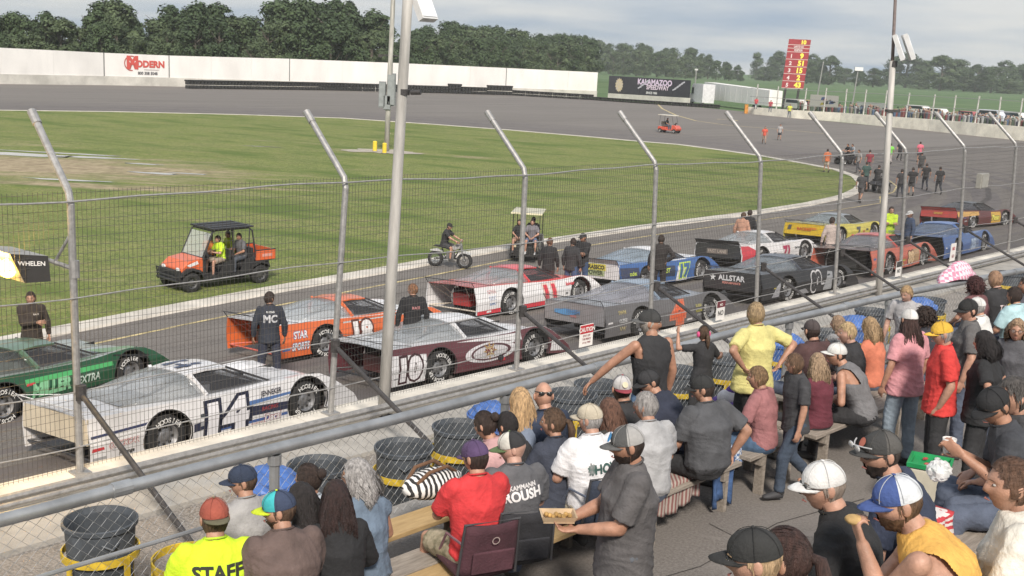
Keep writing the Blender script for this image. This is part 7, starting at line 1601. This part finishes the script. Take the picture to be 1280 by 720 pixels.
for px, py, kind_, lb in [(125, 649, 0, 'dark grey barrel in a yellow hoop stand nearest the left frame edge'), (238, 662, 1, 'empty yellow hoop stand behind the man in neon yellow'), (398, 581, 0, 'dark grey barrel behind the woman with the bun'), (505, 558, 0, 'dark grey barrel in yellow stand left of the woman in pale pink'), (575, 533, 0, 'dark grey barrel directly behind the woman in pale pink'),
                          (716, 492, 0, 'dark grey barrel behind the bald man in navy'), (748, 480, 0, 'dark grey barrel above the maroon cap worn backwards'), (847, 462, 0, 'dark grey barrel beside the rail post right of the sleeveless man'), (908, 447, 0, 'dark grey barrel in yellow stand beside the girl with pink ear defenders'), (1091, 388, 0, 'dark grey barrel behind the girl in orange'), (1162, 374, 0, 'dark grey barrel left of the curly maroon haired woman'), (1264, 341, 0, 'dark grey barrel by the rail at the right edge'),
                          (336, 602, 2, 'barrel with bulging blue liner behind the boy in the navy cap'), (617, 518, 2, 'barrel with blue liner just behind the long blonde hair'), (982, 428, 2, 'barrel with blue liner left of the man in dark brown'), (1071, 405, 2, 'barrel with blue liner behind the short blonde hair'), (1040, 415, 0, 'dark grey barrel behind the girl with long fair hair'), (1150, 382, 2, 'barrel with blue liner right of the standing fair haired boy')]:
    barrel(px, py, M_bin if kind_ != 2 else M_binb, lb, True, kind_ != 1, kind_ == 2)

M_wood = mat('new_timber', (.50, .35, .17), .75, 0, .14, 5, .2, 30, stretch=(1, 6, 6), c2=(.36, .24, .11)); M_woodg = mat('weathered_timber', (.38, .33, .28), .85, 0, .2, 5, .4, 30, stretch=(1, 8, 8), c2=(.22, .19, .16))
def bench(s0, s1, boards, zt, m, label):
    c = S((s0 + s1) / 2, boards[0], F0); o = empty('bench', c, YAW, label, 'bench', 'timber benches of the stand'); Ln = s1 - s0
    pm = sum(boards) / len(boards)
    for i, p_ in enumerate(boards):
        mb = MB(); mb.box((0, p_ - boards[0], zt - F0 - .022), (Ln, .265, .042)); bevel(mb.build('seat_board', m[i % len(m)], o), .006)
    k = max(2, int(Ln / 1.6) + 1)
    for i in range(k):
        x = -Ln / 2 + .25 + (Ln - .5) * i / (k - 1); hw_ = (.24 + .28 * (len(boards) - 1)) / 2
        mb = MB(); mb.box((x, pm - boards[0], zt - F0 - .092), (.045, hw_ * 2, .095)); mb.build('cross_beam', m[-1], o)
        for q_ in (-1, 1): mb = MB(); mb.box((x + .048, pm - boards[0] + q_ * (hw_ - .05), (zt - F0 - .045) / 2), (.045, .09, zt - F0 - .047)); mb.build('leg', m[-1], o)
    return o
bench(-3, 2.9, [6.1], 2.45, [M_wood], 'front row bench at the left frame edge'); bench(3.0, 6.9, [6.1], 2.45, [M_wood], 'fresh timber front bench carrying the zebra bag'); bench(7.0, 10.8, [6.1], 2.45, [M_woodg], 'weathered front row bench near the girl with ear defenders'); bench(10.9, 14.5, [6.1], 2.45, [M_woodg], 'weathered front row bench below the blonde spectators'); bench(14.6, 20, [6.1], 2.45, [M_woodg], 'weathered front row bench farthest to the right')
bench(-2, 4.4, [5.28, 5.56], 2.45, [M_wood, M_woodg], 'second row two board bench at the left frame edge'); bench(4.5, 7.05, [5.28, 5.56], 2.45, [M_wood, M_woodg], 'two board bench under the red shirt and the folding seats'); bench(7.15, 8.75, [5.28, 5.56], 2.45, [M_woodg, M_woodg], 'bench with the striped towel under the heavy man'); bench(8.9, 9.9, [5.28, 5.56], 2.45, [M_woodg, M_woodg], 'short grey bench under the boy in dusty pink'); bench(10.0, 12.2, [5.20, 5.48], 2.45, [M_woodg, M_woodg], 'grey bench under the girl in maroon and the man in the vest'); bench(12.6, 18, [5.28, 5.56], 2.45, [M_woodg], 'second row bench farthest to the right')
for s0, s1, p_, zt, fl, lb in ((-2, 10, 2.42, 3.32, 2.9, 'upper bench under the bearded man and white cap'), (-2, 10, 1.62, 3.63, 3.2, 'topmost bench under the orange yellow shirt')):
    o = empty('bench', S((s0 + s1) / 2, p_, fl), YAW, lb, 'bench', 'timber benches of the stand'); mb = MB(); mb.box((0, -.12, zt - fl - .022), (s1 - s0, .30, .042)); bevel(mb.build('seat_board', M_woodg, o), .006)
    for i in range(8): mb = MB(); mb.box((-5.5 + i * 1.57, -.12, (zt - fl - .043) / 2), (.09, .24, zt - fl - .045)); mb.build('trestle', M_woodg, o)

def local_thing(info, name, v, label, cat, rz=0.0, group=None):
    w_ = info['base'] + Matrix.Rotation(info['rz'], 3, 'Z') @ (Vector(v) * info['s']); return empty(name, w_, info['rz'] + rz, label, cat, group, info['s'])
def stadium_seat(info, c, label, w_=.44, h_=.40, cush=None, logo=None):
    o = local_thing(info, 'stadium_seat', (0, -.02, .455), label, 'folding seat'); lean = .16
    def bp(x, z, y=0): return Vector((x, -.185 - z * math.sin(lean) + y, z * math.cos(lean)))
    n = 10; vs = []
    for j in range(7):
        for i in range(n + 1):
            x = -w_ / 2 + w_ * i / n; z = .02 + h_ * j / 6; vs.append(bp(x * (1 - .10 * (j / 6) ** 2), z, -.055 * (1 - (2 * x / w_) ** 2) + .006 * mnoise.noise(Vector((x * 9, z * 9, 3)))))
    mb = MB(); mb.add(vs, [(j * (n + 1) + i, j * (n + 1) + i + 1, (j + 1) * (n + 1) + i + 1, (j + 1) * (n + 1) + i) for j in range(6) for i in range(n)]); b_ = mb.build('back_panel', cloth(c, 'nylon_cloth'), o, smooth=True); b_.modifiers.new('t', 'SOLIDIFY').thickness = .022
    mb = MB(); mb.tube([bp(-w_ / 2, 0), bp(-w_ / 2 * .92, h_ + .03), bp(w_ / 2 * .92, h_ + .03), bp(w_ / 2, 0)], .011, 8); mb.build('frame', plastic((.06, .06, .065)), o)
    mb = MB(); mb.box((0, .02, .025), (w_, .40, .05)); bevel(mb.build('seat_cushion', cloth(cush or c, 'nylon_cloth'), o), .02)
    for sg in (-1, 1): mb = MB(); mb.tube([bp(sg * w_ * .47, h_ * .7), (sg * w_ * .5, .02, .26), (sg * w_ * .48, .18, .04)], .010, 5); mb.build('strap', cloth(tuple(min(1, x * 2.2 + .05) for x in c), 'strap'), o)
    if logo:
        mb = MB(); 
        for q in range(20):
            a0, a1 = q * PI / 10, (q + 1) * PI / 10; mb.add([bp(r_ * math.cos(t_), .32 + r_ * math.sin(t_), -.085) for r_, t_ in ((.022, a0), (.022, a1), (.029, a1), (.029, a0))], [(0, 1, 2, 3)])
        mb.build('logo', flat(logo), b_, recalc=False)
    mb = MB(); mb.box(bp(0, h_ * .38, -.075), (w_ * .7, .02, h_ * .42), rot=Matrix.Rotation(lean, 3, 'X')); bevel(mb.build('pocket', cloth(tuple(x * 1.25 for x in c), 'nylon_cloth'), o), .008)
    return o
stadium_seat(p10, (.075, .03, .04), 'dark maroon folding stadium seat behind the bright red shirt', logo=(.4, .32, .3))
stadium_seat(p11, (.03, .03, .035), 'black folding stadium seat with red base behind the charcoal printed shirt', cush=(.42, .10, .09))
stadium_seat(p15, (.035, .045, .07), 'navy black folding stadium seat behind the white lettered shirt')

def draped(name, c, u, v, drop, label, cat, m, n=16, seed=0, nu=16, thick=.008):
    """cloth lying over a board edge: u along, v across then falling by drop"""
    c = Vector(c); u = Vector(u); v = Vector(v); o = empty(name, c, 0, label, cat); vs = []; rnd = random.Random(seed)
    for j in range(n + 1):
        t = j / n
        for i in range(nu + 1):
            s_ = i / nu - .5; wv = .018 * math.sin(s_ * 22 + seed) + .012 * math.sin(s_ * 41 + j * .4)
            if t < .5: p = u * s_ + v * (t * 2 - 1) * 1.0 + Vector((0, 0, .012 + abs(wv) * .5 * t))
            else: q = (t - .5) * 2; p = u * s_ * (1 - .1 * q) + v.normalized() * (.02 + wv * (q + .2)) + Vector((0, 0, .01 - drop * q * (1 + .15 * math.sin(s_ * 5 + seed))))
            vs.append(p)
    mb = MB(); mb.add(vs, [(j * (nu + 1) + i, j * (nu + 1) + i + 1, (j + 1) * (nu + 1) + i + 1, (j + 1) * (nu + 1) + i) for j in range(n) for i in range(nu)]); f = mb.build('cloth', m, o, smooth=True); f.modifiers.new('t', 'SOLIDIFY').thickness = thick; return o
def stripe_mat(name, ca, cb, scale, axis='X', distort=1.5, check=False):
    mt = bpy.data.materials.new(name); mt.use_nodes = True; nt = mt.node_tree; N = nt.nodes; L = nt.links; b = N['Principled BSDF']; b.inputs['Roughness'].default_value = .9
    tc = N.new('ShaderNodeTexCoord')
    if check: w_ = N.new('ShaderNodeTexChecker'); w_.inputs['Scale'].default_value = scale; w_.inputs[1].default_value = (*ca, 1); w_.inputs[2].default_value = (*cb, 1); L.new(tc.outputs['Object'], w_.inputs[0]); L.new(w_.outputs[0], b.inputs['Base Color']); return mt
    w_ = N.new('ShaderNodeTexWave'); w_.bands_direction = axis; w_.inputs['Scale'].default_value = scale; w_.inputs['Distortion'].default_value = distort; L.new(tc.outputs['Object'], w_.inputs['Vector'])
    rp = N.new('ShaderNodeValToRGB'); rp.color_ramp.interpolation = 'CONSTANT'; rp.color_ramp.elements[0].color = (*ca, 1); rp.color_ramp.elements[1].position = .5; rp.color_ramp.elements[1].color = (*cb, 1); L.new(w_.outputs[0], rp.inputs[0]); L.new(rp.outputs[0], b.inputs['Base Color']); return mt
draped('striped_towel', S(7.75, 5.20, 2.47), DS * .75, DP * -.17, .24, 'striped towel in red, cream and blue hanging off the bench under the heavy man', 'towel', stripe_mat('striped_towel_cloth', (.40, .35, .31), (.24, .11, .10), 9, 'X', 1.0), seed=2)
draped('blue_jacket', S(8.55, 5.22, 2.47), DS * .34, DP * -.10, .40, 'crumpled blue jacket hanging from the end of the weathered bench', 'jacket', mat('blue_jacket_cloth', (.06, .12, .27), .9, 0, .3, 6, .4, 30), seed=5, thick=.03)
draped('checked_shirt', S(8.78, 5.28, 2.50), DS * .28, DP * -.16, .16, 'blue and white checked shirt lying on top of the blue jacket', 'shirt', stripe_mat('blue_checked_cloth', (.10, .18, .36), (.60, .62, .66), 40, check=True), seed=8, thick=.02)
draped('floral_cushion_cover', S(6.95, 5.22, 2.47), DS * .42, DP * -.13, .10, 'patterned red and white bag beside the white lettered shirt', 'bag', mat('patterned_bag', (.55, .50, .50), .8, 0, .4, 14, 0, c2=(.30, .06, .07)), seed=3, thick=.04)
draped('red_white_blanket', at(1165, 655, 3.45), DS * .55, DP * -.16, .16, 'red and white patterned blanket between the eaters on the upper bench', 'blanket', stripe_mat('red_white_cloth', (.50, .05, .06), (.66, .62, .60), 7, 'Z', 5), seed=4, thick=.03)
draped('chequered_cloth', S(26.3, 7.05, 2.955), DS * 1.05, DP * -.05, .12, 'pink and white chequered cloth draped over the rail', 'flag', stripe_mat('pink_checks', (.62, .24, .34), (.72, .60, .66), 14, check=True), seed=6)
# raised fold of the chequered cloth over a hat shaped load
ck = [o for o in col.objects if o.name == 'chequered_cloth'][0]
pkc = at(1196, 338, 0); dd_ = (at(1196, 347, 2.95)); ck.location = dd_
mb = MB(); vs = []; n = 22
for j in range(9):
    t = j / 8; r_ = .34 * t ** .8
    for i in range(n): a = 2 * PI * i / n; vs.append(Vector((DS.x * r_ * 1.9 * math.cos(a) + DP.x * r_ * .55 * math.sin(a), DS.y * r_ * 1.9 * math.cos(a) + DP.y * r_ * .55 * math.sin(a), .27 * (1 - t ** 1.5) + .03 * math.sin(a * 3 + j) * t)))
mb.add(vs, [(j * n + i, j * n + (i + 1) % n, (j + 1) * n + (i + 1) % n, (j + 1) * n + i) for j in range(8) for i in range(n)]); f = mb.build('raised_fold', stripe_mat('pink_checks', (.62, .24, .34), (.72, .60, .66), 14, check=True), ck, smooth=True); f.modifiers.new('t', 'SOLIDIFY').thickness = .006
# zebra striped bag and brown handles
zb = empty('zebra_bag', at(540, 618, 2.47), YAW, 'black and white zebra striped bag with brown handles on the front bench', 'bag')
mb = MB(); mb.ball((0, 0, .10), (.30, .16, .12), 26, 16, 0, None, lambda d, v: v * (1 + .10 * mnoise.noise(d * 3))); mb.build('body', stripe_mat('zebra_cloth', (.03, .03, .03), (.74, .73, .72), 7, 'X', 4), zb, smooth=True)
for y in (-.06, .06): mb = MB(); mb.tube([(-.22, y, .16), (-.12, y * 1.4, .24), (.08, y * 1.4, .25), (.2, y, .17)], .016, 8); mb.build('handle', cloth((.17, .09, .05)), zb)
# cooler
cp = at(1163, 578, 2.52); co = empty('drinks_cooler', (cp.x, cp.y, F0), YAW + .3, 'cream cooler bin with bright green tray lid full of snacks', 'cooler')
mb = MB(); mb.tube([(0, 0, 0), (0, 0, .02), (0, 0, .46), (0, 0, .5)], 1, 4, sq=[(.17, .17), (.19, .19), (.245, .245), (.245, .245)]); bevel(mb.build('bin', plastic((.58, .54, .44)), co, rot=(0, 0, PI / 4)), .03, 3)
mb = MB(); k_ = .27
for (r0, z0, r1, z1) in ((.26, .50, .265, .54), (.265, .54, .235, .545), (.235, .545, .22, .50)):
    q0 = [Vector((r0 * math.cos(a) * 1.414, r0 * math.sin(a) * 1.414, z0)) for a in (PI / 4, 3 * PI / 4, 5 * PI / 4, 7 * PI / 4)]; q1_ = [Vector((r1 * math.cos(a) * 1.414, r1 * math.sin(a) * 1.414, z1)) for a in (PI / 4, 3 * PI / 4, 5 * PI / 4, 7 * PI / 4)]
    for i in range(4): mb.add([q0[i] * .72 + Vector((0, 0, z0 * .28)), q0[(i + 1) % 4] * .72 + Vector((0, 0, z0 * .28)), q1_[(i + 1) % 4] * .72 + Vector((0, 0, z1 * .28)), q1_[i] * .72 + Vector((0, 0, z1 * .28))], [(0, 1, 2, 3)])
mb.box((0, 0, .50), (.31, .31, .01)); mb.build('lid_tray', plastic((.02, .30, .10), .35), co).scale = (1, 1, 1)
rnd = random.Random(2)
for q in range(9):
    o = empty('snack_wrapper', co.location + Vector((rnd.uniform(-.11, .11), rnd.uniform(-.11, .11), .51)), rnd.random() * 3, 'small wrapped snack in the green tray lid', 'wrapper', 'wrapped snacks in the cooler lid')
    mb = MB(); mb.ball((0, 0, .015), (.03, .018, .014), 8, 6, 0, None, lambda d, v: v * (1 + .3 * mnoise.noise(d * 4 + Vector((q, 0, 0))))); mb.build('wrapper', plastic(rnd.choice([(.5, .5, .5), (.4, .06, .06), (.1, .1, .3), (.5, .4, .1)])), o)
# food and drink
def tray(info, v, label):
    o = local_thing(info, 'paper_food_tray', v, label, 'food tray'); mb = MB(); mb.prism([(-.05, -.09, 0), (.05, -.09, 0), (.07, -.11, .045), (-.07, -.11, .045)], (0, .01, 0)); mb.prism([(-.05, .09, 0), (.05, .09, 0), (.07, .11, .045), (-.07, .11, .045)], (0, -.01, 0)); mb.box((0, 0, .003), (.11, .19, .006))
    for sg in (-1, 1): mb.add([(sg * .052, -.09, 0), (sg * .052, .09, 0), (sg * .072, .11, .045), (sg * .072, -.11, .045)], [(0, 1, 2, 3)])
    mb.build('tray', mat('kraft_card', (.52, .38, .24), .85, 0, .1, 8), o); mb = MB(); [mb.ball((.02 * math.sin(i * 2.1), -.07 + i * .02, .03), (.022, .016, .014), 8, 6) for i in range(8)]; mb.build('food', mat('fried_food', (.50, .30, .10), .7, 0, .3, 30), o); return o
h = p21['hands']; tray(p21, (h[0] + h[1]) / 2 + Vector((0, .10, .025)), 'paper food tray held by the standing man in dark grey')
def cup(info, v, label, c=(.72, .70, .68), band=None, hgt=.13):
    o = local_thing(info, 'drink_cup', v, label, 'cup'); mb = MB(); mb.lathe([(.001, 0), (.030, 0), (.043, hgt), (.040, hgt), (.028, .006), (.001, .006)], 18, 0); mb.build('cup', plastic(c), o, smooth=True)
    if band: mb = MB(); mb.lathe([(.0345, hgt * .3), (.0400, hgt * .72)], 18, 0); mb.build('printed_band', flat(band), o)
    return o
h = p49['hands']; o = local_thing(p49, 'bread_roll', h[0] + p49['handdir'][0] * .10, 'half eaten bread roll in the hand of the man in orange yellow', 'bread'); mb = MB(); mb.ball((0, 0, 0), (.034, .040, .022), 14, 10, 0, None, lambda d, v: v * (1 + .08 * mnoise.noise(d * 4))); mb.build('roll', mat('bread_crust', (.58, .38, .16), .8, 0, .2, 12), o, smooth=True)
h = p46['hands']; cup(p46, (h[0] + h[1]) / 2 + p46['handdir'][0] * .08 + Vector((0, 0, -.06)), 'white paper cup held by the man bent over his food', hgt=.10)
o = local_thing(p46, 'plastic_bag', (h[0] + h[1]) / 2 + Vector((-.10, .12, -.10)), 'crumpled white plastic bag between the eating man and the cooler', 'bag'); mb = MB(); mb.ball((0, 0, 0), (.10, .07, .06), 18, 12, 0, None, lambda d, v: v * (1 + .35 * mnoise.noise(d * 3) + .15 * mnoise.noise(d * 8))); mb.build('bag', glass((.8, .8, .8), .75, .3), o, smooth=False)
# plush hat on the bench beside the boy
o = empty('plush_hat', at(908, 505, 2.47), 0, 'purple and white plush hat lying on the front bench', 'hat'); mb = MB(); mb.ball((0, 0, .07), (.11, .11, .09), 18, 12); mb.build('crown', cloth((.66, .64, .68)), o, smooth=True); mb = MB(); mb.lathe([(.08, .02), (.15, .01), (.16, .03), (.15, .05), (.09, .05)], 22); mb.build('brim', cloth((.12, .06, .30)), o, smooth=True); mb = MB(); mb.ball((.03, 0, .15), (.05, .05, .05), 12, 8); mb.build('bobble', cloth((.14, .07, .34)), o, smooth=True)
# ear defenders, spare sunglasses
gp = p23['HC']; o = local_thing(p23, 'ear_defenders', (0, 0, 0), 'pink ear defenders worn by the small girl', 'ear defenders')
for sg in (-1, 1): mb = MB(); mb.ball(gp + p23['HM'] @ Vector((sg * .092, -.005, 0)), (.022, .04, .05), 14, 10, 0, p23['HM']); mb.build('ear_cup', plastic((.72, .10, .26)), o, smooth=True)
mb = MB(); mb.tube([gp + p23['HM'] @ Vector((.100 * math.cos(a), -.01, .02 + .125 * math.sin(a))) for a in [PI * i / 12 for i in range(13)]], .008, 6); mb.build('headband', plastic((.05, .05, .05)), o)
def shades(info, y, z, tilt, label, c=(.03, .03, .03)):
    o = local_thing(info, 'sunglasses', (0, 0, 0), label, 'sunglasses'); HM_ = info['HM'] @ (Matrix.Rotation(PI, 3, 'Z') if y < 0 else Matrix.Identity(3)); 
    for sg in (-1, 1): mb = MB(); mb.ball(info['HC'] + HM_ @ Vector((sg * .034, abs(y), z)), (.027, .008, .018), 12, 8, 0, HM_); mb.build('lens', plastic(c, .1), o, smooth=True)
    mb = MB(); mb.tube([info['HC'] + HM_ @ Vector((x, abs(y) - .9 * abs(x) ** 1.3 * 1.5, z + .008)) for x in (-.085, -.05, 0, .05, .085)], .004, 6); mb.build('frame', plastic(c, .3), o)
shades(p13, -.095, .045, 0, 'black sunglasses worn on the back of the bald head'); shades(p47, .150, .060, 0, 'white framed sunglasses resting on the peak of the dark cap', (.5, .5, .5))
# ------------------------------------------------------------------ damp summer air: even, thin haze over the whole place
mb = MB(); mb.box((60, 480, 16.9), (1500, 1180, 38.2)); hz_ = mb.build('haze', [], None); tag(hz_, kind='stuff')
hm = bpy.data.materials.new('haze'); hm.use_nodes = True; hn = hm.node_tree; hn.nodes.clear()
vo = hn.nodes.new('ShaderNodeVolumePrincipled'); ho = hn.nodes.new('ShaderNodeOutputMaterial'); vo.inputs['Density'].default_value = .00024; vo.inputs['Color'].default_value = (.97, .985, 1.0, 1); vo.inputs['Anisotropy'].default_value = .2
hn.links.new(vo.outputs[0], ho.inputs['Volume']); hz_.data.materials.append(hm); scene.cycles.volume_bounces = 2
bpy.data.scenes.remove(work)
